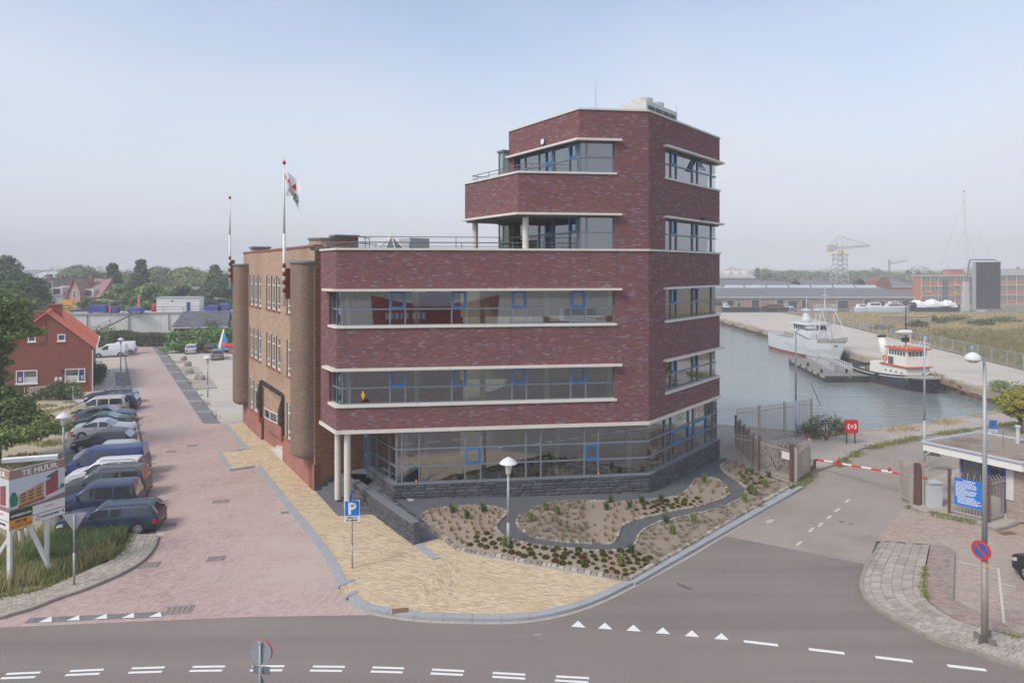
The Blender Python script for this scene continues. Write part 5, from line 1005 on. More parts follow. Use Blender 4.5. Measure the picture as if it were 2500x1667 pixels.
def weedline(label, P, n, w, h, mt, seed):
    rnd = random.Random(seed); mb = MB(); P = [V2(p) for p in P]; T = plen(P)
    for _ in range(n):
        s = rnd.uniform(.01, T-.01)
        if mnoise.noise((s*.35, seed, 0)) < -.02: continue
        p, t = pat(P, s); nn = Vector((-t.y, t.x)); p = p+nn*rnd.gauss(0, w); a = rnd.uniform(0, 6.28); hh = h*rnd.uniform(.4, 1.2); q = Vector((math.cos(a), math.sin(a), 0)); o = Vector((p.x, p.y, .0 if h > .3 else .05)); mb.poly([o-q*.03, o+q*.03, o+Vector((rnd.uniform(-.1, .1), rnd.uniform(-.1, .1), hh))])
    tag(put('kerb_weeds', mb, mt), label, 'weeds', None, 'stuff')
weedline('green weeds along the quay pavement kerb', [p-Vector((.0, .15)) for p in QPAV], 4200, .22, .22, gr1, 71); weedline('dry weeds along the near quay edge', [p-Vector((0, .9)) for p in QN[2:]], 2600, .4, .3, gr2, 72); weedline('weeds in the joint behind the right corner pavement', RI, 1500, .08, .14, gr1, 73); weedline('weeds along the edge of the left corner pavement', LI, 1600, .12, .16, gr1, 74); weedline('weeds along the parking lot edge', gp([(392, 845), (460, 930), (540, 1034)]), 900, .15, .2, gr1, 75); weedline('weeds at the foot of the hut fence', [hx_ for hx_ in gp([(2215, 1236), (2245, 1246), (2300, 1258), (2386, 1276)], .1)], 700, .1, .2, gr1, 76); weedline('weeds along the far quay edge', [p+Vector((.9, 0)) for p in QF], 2600, .35, .35, gr2, 77)
# ------------------------------------------------------------------ vehicles
cglass = glassmat('car_glass', (44, 50, 52), .05, .05, opaque=True, fk=.45); tyre = mat('tyre_rubber', (40, 40, 42), .9, var=.1); alloy = mat('alloy_rim', (176, 178, 182), .4, .6, .5, var=.05); blackp = mat('black_plastic', (44, 45, 48), .7, var=.08); chrome = mat('chrome_trim', (190, 192, 196), .3, .8, var=.03)
redl = mat('tail_light_red', (176, 34, 36), .3, 0, .5, var=.05); headl = mat('head_light_glass', (206, 212, 216), .2, .2, .6, var=.05); amber = mat('indicator_amber', (214, 120, 40), .3, var=.05); plate = mat('yellow_plate', (222, 170, 50), .5, var=.03)
def lerp(a, b, t): return a+(b-a)*t
def interp(P, x):
    for (x0, y0), (x1, y1) in zip(P, P[1:]):
        if x0 <= x <= x1: return lerp(y0, y1, (x-x0)/max(1e-6, x1-x0))
    return P[0][1] if x < P[0][0] else P[-1][1]
# top: side outline of bonnet-screen-roof-tail as (x, z), x from 0 nose to 1 tail; belt: window sill line; gl: (start, end) of side glass; pillars: x of pillars
SHAPES = dict(
  estate=dict(top=[(0, .50), (.015, .62), (.05, .66), (.27, .74), (.285, .75), (.40, 1.0), (.45, .99), (.90, .98), (.93, .95), (.985, .66), (1, .55)], belt=[(0, .5), (.05, .6), (.27, .68), (.9, .69), (1, .52)], gl=(.31, .935), pil=(.52, .70, .74), ws=(.285, .405), rw=(.928, .985)),
  hatch=dict(top=[(0, .42), (.02, .54), (.07, .60), (.25, .70), (.27, .71), (.43, .985), (.52, 1.0), (.82, .97), (.87, .93), (.975, .66), (1, .5)], belt=[(0, .45), (.07, .55), (.27, .655), (.9, .68), (1, .5)], gl=(.30, .90), pil=(.56, .80), ws=(.27, .43), rw=(.875, .97)),
  sedan=dict(top=[(0, .42), (.02, .53), (.08, .60), (.28, .69), (.30, .70), (.43, .97), (.52, 1.0), (.66, .97), (.83, .75), (.85, .74), (.96, .71), (.985, .62), (1, .48)], belt=[(0, .45), (.08, .56), (.3, .645), (.83, .69), (1, .5)], gl=(.33, .80), pil=(.55,), ws=(.30, .44), rw=(.67, .83)),
  mpv=dict(top=[(0, .38), (.02, .48), (.06, .53), (.20, .62), (.215, .63), (.38, .97), (.46, 1.0), (.90, .985), (.93, .96), (.985, .55), (1, .42)], belt=[(0, .42), (.06, .5), (.22, .575), (.9, .60), (1, .42)], gl=(.26, .94), pil=(.48, .70), ws=(.215, .385), rw=(.93, .98)),
  van=dict(top=[(0, .36), (.015, .44), (.05, .48), (.13, .56), (.14, .57), (.27, .95), (.33, 1.0), (.93, 1.0), (.965, .97), (.99, .6), (1, .40)], belt=[(0, .4), (.05, .46), (.15, .54), (.9, .58), (1, .42)], gl=(.17, .62), pil=(.345, .40), ws=(.14, .275), rw=(.965, .985)),
  boxvan=dict(top=[(0, .36), (.02, .46), (.06, .50), (.20, .60), (.215, .61), (.36, .93), (.42, .97), (.55, 1.0), (.93, .99), (.965, .95), (.99, .6), (1, .42)], belt=[(0, .42), (.06, .5), (.22, .57), (.9, .60), (1, .42)], gl=(.25, .46), pil=(), ws=(.215, .365), rw=(.965, .985)))
def car(label, mid, heading, L, Wd, H, shape, col, group, name='parked_car', cat='car', wb=(.185, .805), wr=.31, light_rear=True, rails=False, hub=None, roofcol=None, bars=False, metal=.35, glassroof=None, hook=False):
    sh = SHAPES[shape]; r = thing(name, label, cat, (mid.x, mid.y, 0), heading, group, True); hw = Wd/2; NS = 46
    X = sorted(set([round(k/NS, 4) for k in range(NS+1)]+[x for x, _ in sh['top']]+list(sh['gl'])+list(sh['ws'])+list(sh['rw'])+[p-.012 for p in sh['pil']]+[p+.012 for p in sh['pil']]))
    zb = .19
    def ring(x):
        zt = interp(sh['top'], x)*H; zl = min(interp(sh['belt'], x)*H, zt-.012); w = hw*(1-.16*max(0, (.10-x)/.10)**2-.12*max(0, (x-.93)/.07)**2); f = max(0, min(1, (zt-zl)/(H*.3))); wt = w*(1-.20*f)
        return [(w*.80, zb), (w*.97, zb+.05), (w*.995, zb+.2), (w, zl*.72), (w*.985, zl-.05), (w*.965, zl), (wt*1.01, lerp(zl, zt, .80)), (wt*.93, lerp(zl, zt, .955)), (wt*.62, zt-.004), (0, zt+.012*f)]
    RG = [ring(x) for x in X]; body = MB(); wins = {}
    def px(x): return (.5-x)*L
    pil = [(p-.012, p+.012) for p in sh['pil']]
    def cls(xm, j):
        if j in (5,) and sh['gl'][0] < xm < sh['gl'][1]:
            if any(a <= xm <= b for a, b in pil): return None
            return 'side_window'
        if j in (6, 7, 8) and sh['ws'][0] < xm < sh['ws'][1] and (j > 6): return 'windscreen'
        if j in (6, 7, 8) and sh['rw'][0] < xm < sh['rw'][1] and (j > 6): return 'rear_window'
        return None
    for i in range(len(X)-1):
        xm = (X[i]+X[i+1])/2
        for j in range(len(RG[0])-1):
            for s in (1, -1):
                a, b, c, d = RG[i][j], RG[i+1][j], RG[i+1][j+1], RG[i][j+1]; q = [(px(X[i]), s*a[0], a[1]), (px(X[i+1]), s*b[0], b[1]), (px(X[i+1]), s*c[0], c[1]), (px(X[i]), s*d[0], d[1])]
                if s > 0: q.reverse()
                k = cls(xm, j)
                if k == 'side_window':
                    seg = sum(1 for p in sh['pil'] if p < xm); key = (k, s, seg)
                elif k: key = (k, 0, 0)
                else: body.poly(q); continue
                wins.setdefault(key, MB()).poly(q)
    for i in (0, -1):
        pts = [(px(X[i]), w, z) for w, z in RG[i]]+[(px(X[i]), -w, z) for w, z in reversed(RG[i][:-1])]; body.poly(pts if i == -1 else pts[::-1])
    bm = mat('car_paint_%s' % label[:18].replace(' ', '_'), col, .42, metal*.6, .45, var=.02, coat=.22); 
    def weld(mb):
        me = mb.mesh('b'); b = bmesh.new(); b.from_mesh(me); bmesh.ops.remove_doubles(b, verts=b.verts, dist=.0005); b.to_mesh(me); b.free(); return me
    me = weld(body); me.polygons.foreach_set('use_smooth', [True]*len(me.polygons)); put('body', me, bm, r)
    try: me.set_sharp_from_angle(angle=R(38))
    except Exception: pass
    for key, mb in wins.items(): me = weld(mb); put(key[0], me, cglass, r, True)
    for x in wb:
        for s in (1, -1):
            mb = MB(); mb.cyl((px(x), s*(hw-.30), wr), (px(x), s*(hw+.006), wr), wr*1.17, n=22); put('wheel_arch', mb, blackp, r)
            w = put('wheel', MB(), tyre, r); mb = MB(); mb.cyl((px(x), s*(hw-.2), wr), (px(x), s*(hw+.022), wr), wr, n=22); put('tyre', mb, tyre, w, False)
            mb = MB(); mb.cyl((px(x), s*(hw-.1), wr), (px(x), s*(hw+.026), wr), wr*.66, n=18); put('rim', mb, hub or alloy, w); mb = MB()
            for k in range(7): a = k*.8976; o = Vector((px(x), s*(hw+.028), wr)); mb.poly([o+Vector((math.cos(a+d)*wr*rr, 0, math.sin(a+d)*wr*rr)) for d, rr in ((-.2, .6), (.2, .6), (.1, .28), (-.1, .28))][::s])
            put('rim_gap', mb, blackp, w)
    def sidepatch(nm, x0, x1, f0, f1, m, s, j0=2, j1=4, e=.012):
        mb = MB(); n = 3
        for k in range(n):
            xa, xb = lerp(x0, x1, k/n), lerp(x0, x1, (k+1)/n)
            def pp(x, f):
                rg = ring(x); z = lerp(rg[1][1], rg[4][1], f); w = interp([(q[1], q[0]) for q in rg[:6]], z); return (px(x), s*(w+e), z)
            q = [pp(xa, f0), pp(xb, f0), pp(xb, f1), pp(xa, f1)]; mb.poly(q[::-1] if s > 0 else q)
        put(nm, mb, m, r)
    def endpatch(nm, x, y0, y1, f0, f1, m, front):
        rg = RG[0] if front else RG[-1]; zt, z0 = rg[-1][1], rg[0][1]; e = .012 if front else -.012; mb = MB(); q = [(px(0 if front else 1)+e, y0, lerp(z0, zt, f0)), (px(0 if front else 1)+e, y1, lerp(z0, zt, f0)), (px(0 if front else 1)+e, y1, lerp(z0, zt, f1)), (px(0 if front else 1)+e, y0, lerp(z0, zt, f1))]; mb.poly(q if front else q[::-1]); put(nm, mb, m, r)
    for s in (1, -1):
        sidepatch('head_light', .012, .085, .72, 1.0, headl, s); sidepatch('tail_light', .945, .992, .5, 1.0, redl, s); sidepatch('bumper_strip', .005, .10, .12, .42, blackp, s, e=.006); sidepatch('bumper_strip', .90, .995, .12, .40, blackp, s, e=.006)
        sidepatch('sill_strip', wb[0]+.1, wb[1]-.1, -.02, .16, blackp, s, e=.006)
        ms = ring(sh['gl'][0]+.03); mb = MB(); mb.lathe((px(sh['gl'][0]+.03), s*(hw+.09), ms[5][1]+.02), [(.02, 0), (.09, .03), (.1, .1), (.05, .14)], 8); put('mirror', mb, bm, r)
        dz = interp(sh['belt'], .5)*H-.1
        for p in (sh['pil'][:2] if sh['pil'] else (.47,)):
            mb = MB(); mb.box(px(p+.05)-.08, px(p+.05)+.08, s*hw-.012 if s > 0 else s*hw-.012, s*hw+.012, dz-.03, dz); put('door_handle', mb, blackp, r)
        for p in [sh['gl'][0]+.0]+list(sh['pil'][:2]):
            sidepatch('door_seam', p+.012, p+.016, .05, 1.0, blackp, s, e=.003)
    for s in (1, -1): endpatch('head_light', 0, s*hw*.42, s*hw*.8, .55, .9, headl, True); endpatch('tail_light', 0, s*hw*.5, s*hw*.84, .5, .96, redl, False) if s > 0 else endpatch('tail_light', 0, -hw*.84, -hw*.5, .5, .96, redl, False)
    endpatch('grille', 0, -hw*.36, hw*.36, .45, .85, blackp, True); endpatch('number_plate', 0, -.26, .26, .42, .62, plate, False)
    if rails or bars:
        zr = H*.985
        for s in (1, -1): mb = MB(); mb.tube([(px(.45), s*hw*.72, zr-.02), (px(.48), s*hw*.72, zr+.06), (px(.86), s*hw*.72, zr+.05), (px(.9), s*hw*.72, zr-.03)], .018, 6); put('roof_rail', mb, blackp if not bars else chrome, r)
    if bars:
        for x in (.52, .72): mb = MB(); mb.box(px(x)-.03, px(x)+.03, -hw*.74, hw*.74, H+.05, H+.09); put('roof_bar', mb, blackp, r)
    if hook: mb = MB(); mb.tube([(px(1)+.1, 0, .35), (px(1)-.14, 0, .36), (px(1)-.16, 0, .46)], .025, 6); put('tow_hook', mb, blackp, r)
    return r
PK = 'cars parked in the angled bays'
def wheelmid(f, b, inw):                      # from the two near-side wheel contacts to the car's centre on the ground
    A, B = V2(G(*f)), V2(G(*b)); t = (A-B).normalized(); n = Vector((-t.y, t.x)); n = n if n.y > 0 else -n; return (A+B)/2+n*inw, math.atan2(t.y, t.x)
HD = R(180+15)
def park(label, x, y, L, Wd, H, shape, col, rev=False, hd=HD, **k):
    c = V2(G(x, y)); t = Vector((math.cos(HD), math.sin(HD))); n = Vector((t.y, -t.x)); L, Wd, H = L*.87, Wd*.92, H*.88; k['wr'] = k.get('wr', .31)*.9; return car(label, c+n*Wd/2, hd+(math.pi if rev else 0), L, Wd, H, shape, col, PK, **k)
park('dark blue estate car with roof rails, nearest the corner pavement', 262, 1311, 4.85, 1.76, 1.44, 'estate', (44, 62, 84), hd=R(180+12), rails=True, hook=True, wr=.32)
park('dark blue high-roofed family car beside the nearest estate', 232, 1266, 4.25, 1.75, 1.78, 'mpv', (46, 60, 92), wr=.31)
park('black van with silver bonnet and tall red tail lamps', 247, 1226, 4.7, 1.85, 1.82, 'mpv', (78, 82, 86), rails=True, hook=True)
park('white car half hidden between the blue van and the black van', 250, 1192, 4.5, 1.8, 1.62, 'mpv', (216, 218, 220), hook=True, metal=.1, rails=True)
park('large blue panel van with a dark side window', 250, 1171, 5.0, 1.84, 1.95, 'van', (44, 60, 112), metal=.15, hook=True, wr=.33)
park('pale silver car whose roof shows behind the blue van', 258, 1136, 4.2, 1.7, 1.46, 'hatch', (178, 184, 190))
park('black hatchback parked behind the blue van', 246, 1103, 4.15, 1.73, 1.44, 'hatch', (50, 54, 64))
park('silver saloon with its nose to the street', 246, 1072, 4.5, 1.77, 1.45, 'sedan', (192, 196, 204), True)
park('dark green saloon with orange-red tail lamps', 236, 1053, 4.5, 1.75, 1.42, 'sedan', (36, 74, 72))
park('dark slate saloon with its nose to the street', 252, 1034, 4.6, 1.8, 1.43, 'sedan', (70, 80, 100), True)
park('beige people carrier with long dark side windows', 238, 1015, 4.6, 1.8, 1.66, 'mpv', (186, 178, 166))
park('navy blue estate with big red tail lamps and white wheels', 268, 1004, 4.7, 1.75, 1.5, 'estate', (42, 58, 102), bars=True, hook=True)
park('dark blue estate with roof bars, farthest of the parked row', 266, 988, 4.65, 1.78, 1.5, 'estate', (56, 66, 92), bars=True)
t_, h_ = wheelmid((245, 873.7), (290, 871.6), .88); car('white delivery van with a side door at the street end', t_, h_, 4.15, 1.76, 1.8, 'boxvan', (224, 226, 228), 'vans at the street end', 'parked_van', 'van', metal=.0)
car('white delivery van half hidden behind its nearer twin', t_+Vector((-.2, 2.7)), h_, 4.15, 1.76, 1.8, 'boxvan', (222, 224, 226), 'vans at the street end', 'parked_van', 'van', metal=.0)
LT = 'cars in the parking lot'
def lot(label, x, y, *a, hd=R(113), **k): c = V2(G(x, y)); t = Vector((math.cos(hd), math.sin(hd))); a = (a[0]*.9, a[1]*.9, a[2]*.9)+a[3:]; return car(label, c+t*a[0]/2, hd, *a, LT, **k)
lot('silver hatchback facing the shrubs in the parking lot', 465.6, 864.8, 4.0, 1.72, 1.45, 'hatch', (196, 202, 210))
lot('black hatchback beside the blue triangular sign', 512, 862.5, 4.0, 1.7, 1.5, 'hatch', (40, 42, 46))
lot('grey estate car nearest in the parking lot', 530, 880, 4.4, 1.74, 1.47, 'estate', (126, 134, 146), rails=True)
car('black car cut off by the right picture edge', Vector((20.9, 25.0)), R(100), 4.4, 1.78, 1.45, 'hatch', (44, 44, 48), None)
# ------------------------------------------------------------------ left side: red house, dock wall, town
hbrick = brickmat('house_brick', [(0, (128, 70, 60)), (.4, (146, 80, 68)), (.75, (152, 88, 74)), (1, (138, 84, 76))], (124, 84, 74), .22, .065, .010, lf=.4, lfs=(.3, 1), wear=(120, 80, 72), wscale=.3, wamt=.5)
rtile = mat('orange_roof_tile', (222, 122, 92), .75, var=.10, scale=1.2, fine=.08, fscale=6); wpaint = mat('white_paint', (226, 226, 222), .6, var=.04, scale=1); bpaint = mat('blue_paint', (58, 66, 140), .5, var=.05)
curt = mat('net_curtain', (206, 206, 204), .9, var=.05, scale=8)
hN = Vector((-41.2, 66.9)); hU = Vector((-.963, -.27)); hD = Vector((-.50, .866)); HWd, HDp, HE, HR = 7.7, 14.5, 4.4, 7.75
ho = thing('brick_house', 'red brick house with orange tiled roof and blue-framed windows', 'house', (*hN, 0))
def hp(a, d, z): p = hN+hU*a+hD*d; return (p.x, p.y, z)
def gable(name, d, m, flip=False):
    mb = MB(); q = [(0, 0), (HWd, 0), (HWd, HE), (HWd/2, HR-.1), (0, HE)]; pts = [hp(a, d, z) for a, z in q]; mb.poly(pts if flip else pts[::-1], [(-a, z) for a, z in (q if flip else q[::-1])]); put(name, mb, m, ho)
gable('gable_wall', 0, hbrick); gable('gable_wall', HDp, hbrick, True)
mb = MB(); mb.poly([hp(0, 0, 0), hp(0, HDp, 0), hp(0, HDp, HE), hp(0, 0, HE)], [(0, 0), (HDp, 0), (HDp, HE), (0, HE)]); put('side_wall', mb, hbrick, ho); mb = MB(); mb.poly([hp(HWd, HDp, 0), hp(HWd, 0, 0), hp(HWd, 0, HE), hp(HWd, HDp, HE)]); put('side_wall', mb, hbrick, ho)
for s in (0, 1):                                # roof slopes with rolled pantiles
    mb = MB(); nd, nr = 58, 16
    for i in range(nd):
        for j in range(nr):
            def rp(u, v, up):
                d = -.25+(HDp+.5)*u; a = (-.35+(HWd/2+.35)*v); z = HE-.25+(HR-HE+.25)*v+up; a = a if s == 0 else HWd-a; return hp(a, d, z)
            u0, u1, um = i/nd, (i+1)/nd, (i+.55)/nd; v0, v1 = j/nr, (j+1)/nr+.01; up0, up1 = .075, .03
            mb.poly([rp(u0, v0, up0), rp(um, v0, up0+.06), rp(um, v1, up1+.06), rp(u0, v1, up1)]); mb.poly([rp(um, v0, up0+.06), rp(u1, v0, up0), rp(u1, v1, up1), rp(um, v1, up1+.06)]); mb.poly([rp(u0, v0, up0-.05), rp(u1, v0, up0-.05), rp(u1, v0, up0), rp(um, v0, up0+.06), rp(u0, v0, up0)])
    tag(put('roof_tiles', mb, rtile, ho), kind='stuff')
mb = MB(); mb.tube([hp(HWd/2, d, HR+.08) for d in (-.25, HDp+.25)], .13, 8); put('ridge', mb, rtile, ho)
mb = MB(); mb.tube([hp(-.42, -.2, HE-.22), hp(-.42, HDp+.2, HE-.22)], .07, 6); put('gutter', mb, wpaint, ho); mb = MB(); mb.tube([hp(-.1, -.06, HE-.3), hp(-.08, -.06, 0)], .05, 6); put('downpipe', mb, wpaint, ho)
mb = MB(); mb.obox(hp(HWd/2+.05, -.06, 4.9), (hU*1.05).to_3d(), (hD*.7).to_3d(), (0, 0, 3.0)); cc = put('chimney', mb, hbrick, ho); mb = MB(); mb.obox(hp(HWd/2+.0, -.1, 7.9), (hU*1.15).to_3d(), (hD*.8).to_3d(), (0, 0, .1)); put('cap', mb, tilecap, cc)
mb = MB(); mb.obox(hp(HWd/2-1.0, 5.0, 6.3), (hU*1.3).to_3d(), (hD*.9).to_3d(), (0, 0, 2.0)); cc = put('chimney', mb, hbrick, ho); mb = MB(); mb.obox(hp(HWd/2-1.05, 4.9, 8.3), (hU*1.4).to_3d(), (hD*1.1).to_3d(), (0, 0, .1)); put('cap', mb, tilecap, cc)
hg = glassmat('house_glass', (70, 74, 72), .12, .03, opaque=True)
def hwin(a0, a1, z0, z1, split=None, blue=None):
    rt = put('window', MB(), wpaint, ho); mb = MB(); w = .09
    for u0, u1, v0, v1 in [(a0, a0+w, z0, z1), (a1-w, a1, z0, z1), (a0+w, a1-w, z0, z0+w), (a0+w, a1-w, z1-w, z1)]+([(split-w/2, split+w/2, z0+w, z1-w)] if split else []): mb.obox(hp(u0, -.07, v0), (hU*(u1-u0)).to_3d(), (hD*.1).to_3d(), (0, 0, v1-v0))
    put('frame', mb, wpaint, rt); mb = MB(); mb.poly([hp(a1, -.01, z0), hp(a0, -.01, z0), hp(a0, -.01, z1), hp(a1, -.01, z1)]); put('pane', mb, hg, rt)
    if split:
        mb = MB(); mb.poly([hp(a1-.1, -.016, z0+w), hp(a0+.1, -.016, z0+w), hp(a0+.1, -.016, z0+.62), hp(a1-.1, -.016, z0+.62)]); put('net_curtain', mb, curt, rt)
        b0, b1 = blue; mb = MB()
        for u0, u1, v0, v1 in ((b0, b0+.12, z0+w, z1-w), (b1-.12, b1, z0+w, z1-w), (b0, b1, z0+w, z0+.22), (b0, b1, z1-.48, z1-w)): mb.obox(hp(u0, -.06, v0), (hU*(u1-u0)).to_3d(), (hD*.05).to_3d(), (0, 0, v1-v0))
        put('blue_casement', mb, bpaint, rt)
    else: mb = MB(); mb.obox(hp(a0+w, -.05, z0+w), (hU*(a1-a0-2*w)).to_3d(), (hD*.03).to_3d(), (0, 0, z1-z0-2*w)); put('pane', mb, glassmat('blue_dim_glass', (44, 54, 92), .1, .05, opaque=True), rt)
    mb = MB(); mb.obox(hp(a0-.06, -.12, z0-.1), (hU*(a1-a0+.12)).to_3d(), (hD*.14).to_3d(), (0, 0, .1)); put('sill', mb, wpaint, rt)
hwin(.55, 2.3, 1.05, 2.32, 1.12, (.6, 1.08)); hwin(4.6, 6.4, 1.05, 2.32, 5.75, (5.8, 6.35)); hwin(2.25, 2.92, 5.05, 5.7); hwin(4.75, 5.4, 5.05, 5.7)
for a in (2.55, 2.9): mb = MB(); mb.obox(hp(a, -.05, 1.15), (hU*.26).to_3d(), (hD*.05).to_3d(), (0, 0, .4)); put('notice_board', mb, wpaint, ho)
mb = MB(); mb.obox(hp(2.35, -.12, 2.0), (hU*.28).to_3d(), (hD*.12).to_3d(), (0, 0, .22)); put('wall_lamp', mb, blackp, ho)
# small picket fence before the gable
pf = thing('picket_fence', 'low white picket fence before the gable of the red house', 'fence', (-46, 64, 0)); a_, b_2 = V2(G(60, 968)), V2(G(150, 958))
for k in range(26): p = a_.lerp(b_2, k/25); mb = MB(); mb.box(p.x-.025, p.x+.025, p.y-.02, p.y+.02, 0, .85); put('picket', mb, wpaint, pf)
for z in (.25, .7): mb = MB(); mb.tube([(*a_, z), (*b_2, z)], .025, 5); put('rail', mb, wpaint, pf)
p = G(179, 975); mb = MB(); mb.lathe((p.x, p.y, 0), [(.07, 0), (.07, 1.15), (.03, 1.22)], 8); tag(put('marker_post', mb, wpaint), 'white marker post at the edge of the sandy lot', 'post')
# long white dock wall, stair, deck things
dockm = mat('white_dock_steel', (240, 239, 233), .8, var=.05, scale=.2, fine=.04, fscale=2, stain=(178, 168, 148), stain_amt=.5, stain_scale=.14)
DW = [Vector((-94, 104)), Vector((-73, 109.5)), Vector((-54.6, 115)), Vector((-30, 121))]; dw = thing('dock_wall', 'long white steel dock side with stains and a rail on top', 'dock wall', (*DW[1], 0))
T = plen(DW); n = 9
for k in range(n):
    mb = MB(); band(mb, sub(DW, k*T/n+.02, (k+1)*T/n-.02), 0, -1.2, 0, 4.6); put('steel_panel', mb, dockm, dw)
mb = MB(); band(mb, DW, .15, -6, 4.6, 4.78); put('deck', mb, plain((176, 172, 164), .8), dw)
for s in range(2, int(T), 6): p, t = pat(DW, s); mb = MB(); mb.cyl((*(p+Vector((t.y, -t.x))*.1), 0), (*(p+Vector((t.y, -t.x))*.1), 4.5), .07, n=6); put('drain_pipe', mb, plain((150, 146, 138), .8), dw)
bl = plain((62, 74, 148), .6)
for z in (5.2, 5.65): mb = MB(); mb.tube([(*p, z) for p in offs(DW, -1.0)], .035, 5); put('blue_rail', mb, bl, dw)
for s in range(1, int(T), 3): p = pat(offs(DW, -1.0), s)[0]; mb = MB(); mb.cyl((*p, 4.7), (*p, 5.7), .035, n=5); put('rail_post', mb, bl, dw)
st_ = thing('dock_stair', 'steep steel stair climbing the white dock side', 'stair', (-66, 108, 0)); A_, B_ = Vector((-67.2, 108.2, 1.3)), Vector((-61.4, 111.0, 4.7))
for o in (Vector((0, 0, 0)), Vector((-.3, .7, 0))):
    mb = MB(); mb.obox(A_+o, B_-A_, (.05, -.05, 0), (0, 0, .25)); put('stringer', mb, plain((128, 126, 124), .7), st_)
    for z in (.55, 1.0): mb = MB(); mb.tube([A_+o+Vector((0, 0, z)), B_+o+Vector((0, 0, z))], .025, 5); put('handrail', mb, plain((128, 126, 124), .7), st_)
for k in range(18): p = A_.lerp(B_, (k+.5)/18); mb = MB(); mb.obox(p+Vector((0, 0, .1)), (-.3, .7, 0), (.26, .12, 0), (0, 0, .04)); put('tread', mb, plain((140, 138, 134), .7), st_)
cb_ = thing('deck_cabin', 'white site cabin with blue door standing on the dock wall', 'cabin', (-58.5, 117, 4.78)); mb = MB(); o = AT(382, 760, 116); e = AT(487, 760, 117.5); ax = (e-o); mb.obox((o.x, o.y, 4.78), (ax.x, ax.y, 0), (-.4, 2.6, 0), (0, 0, 2.35)); put('body', mb, wpaint, cb_)
mb = MB(); q = o+ax*.70; mb.obox((q.x, q.y-.04, 4.8), (ax.x*.085, ax.y*.085, 0), (0, .05, 0), (0, 0, 1.55)); put('door', mb, bl, cb_); mb = MB(); mb.obox((o.x-.1, o.y-.12, 7.13), (ax.x+.2, ax.y, 0), (-.4, 2.8, 0), (0, 0, .08)); put('roof', mb, plain((190, 190, 188), .7), cb_); mb = MB(); q = o+ax*.36; mb.cyl((q.x, q.y-.03, 6.55), (q.x, q.y+.05, 6.55), .14, n=10); put('vent', mb, blackp, cb_)
dk_ = 'blue equipment on the dock deck'
for i, (x, w, h, c, lab, cat) in enumerate([(236, 48, 1.1, (58, 70, 146), 'long blue machine box on the dock left of the cabin', 'machine'), (279, 12, .9, (64, 76, 150), 'small blue box right of the long blue machine', 'box'), (268, 6, .9, (196, 92, 80), 'red warning board on the dock deck', 'board'), (372, 5, 1.1, (196, 60, 56), 'red locker beside the white cabin', 'locker'), (520, 40, .9, (66, 78, 152), 'blue deck gear right of the white cabin', 'machine'), (545, 26, 1.2, (70, 82, 150), 'blue frame at the right end of the dock deck', 'frame'), (328, 34, .8, (70, 82, 152), 'low blue trough in the middle of the dock deck', 'trough')]):
    p = AT(x, 758, 116 if x > 330 else 112); sc = p.y/FOC; r = thing('deck_equipment', lab, cat, (p.x, p.y, 4.78), 0, dk_, True); mb = MB(); mb.box(-w*sc/2, w*sc/2, 0, 1.0, .15, h); put('casing', mb, plain(c, .6), r); mb = MB(); mb.box(-w*sc/2*.8, w*sc/2*.8, .1, .9, h, h+.18); put('lid', mb, plain(tuple(min(255, v+30) for v in c), .6), r)
    for s in (-1, 1): mb = MB(); mb.box(s*w*sc*.4-.06, s*w*sc*.4+.06, .1, .9, 0, .15); put('foot', mb, blackp, r)
p = AT(166, 765, 111); r = thing('deck_winch', 'yellow bollard winch on the dock behind the house chimney', 'winch', (p.x, p.y, 4.7), 0, None, True); mb = MB(); mb.box(-.9, .9, -.2, .2, 1.5, 2.3); put('board', mb, plain((226, 160, 48), .6), r); mb = MB(); mb.lathe((0, 0, 0), [(.8, 0), (.7, .2), (.35, .4), (.35, .9), (.6, 1.1), (.55, 1.2)], 12); put('drum', mb, plain((206, 178, 60), .6), r); mb = MB(); mb.cyl((0, 0, 1.1), (0, 0, 1.6), .08, n=6); put('stem', mb, plain((120, 120, 120), .6), r)
p = AT(337, 757, 116); r = thing('banner_flag', 'narrow orange beach flag standing on the dock', 'banner', (p.x, p.y, 4.78), 0, None, True); mb = MB(); mb.cyl((0, 0, 0), (0, 0, 2.9), .03, n=5); put('pole', mb, wpaint, r); mb = MB(); mb.prism([(.02, 0), (.32, .0), (.32, .02), (.02, .02)], .6, 2.8); put('cloth', mb, plain((214, 116, 66), .8), r)
def simplelamp(label, x, y, d, h, grp): 
    p = AT(x, y, d); r = thing('street_lamp', label, 'street lamp', (p.x, p.y, 0), 0, grp, True); mb = MB(); mb.cyl((0, 0, 0), (0, 0, h), .06, .04, 6); put('post', mb, plain((168, 170, 172), .5), r); mb = MB(); mb.tube([(0, 0, h), (-1.6, 0, h+.1)], .04, 5); put('arm', mb, plain((168, 170, 172), .5), r); mb = MB(); mb.obox((-2.1, -.12, h), (.7, 0, 0), (0, .24, 0), (0, 0, .14)); put('head', mb, plain((196, 198, 200), .5), r)
simplelamp('thin dock lamp over the long blue machine box', 265, 730, 120, 6.5+0, 'lamps behind the dock'); simplelamp('thin dock lamp right of the one over the blue box', 296, 733, 121, 6.3, 'lamps behind the dock'); simplelamp('thin dock lamp at the right end of the deck', 552, 730, 124, 6.6, 'lamps behind the dock')
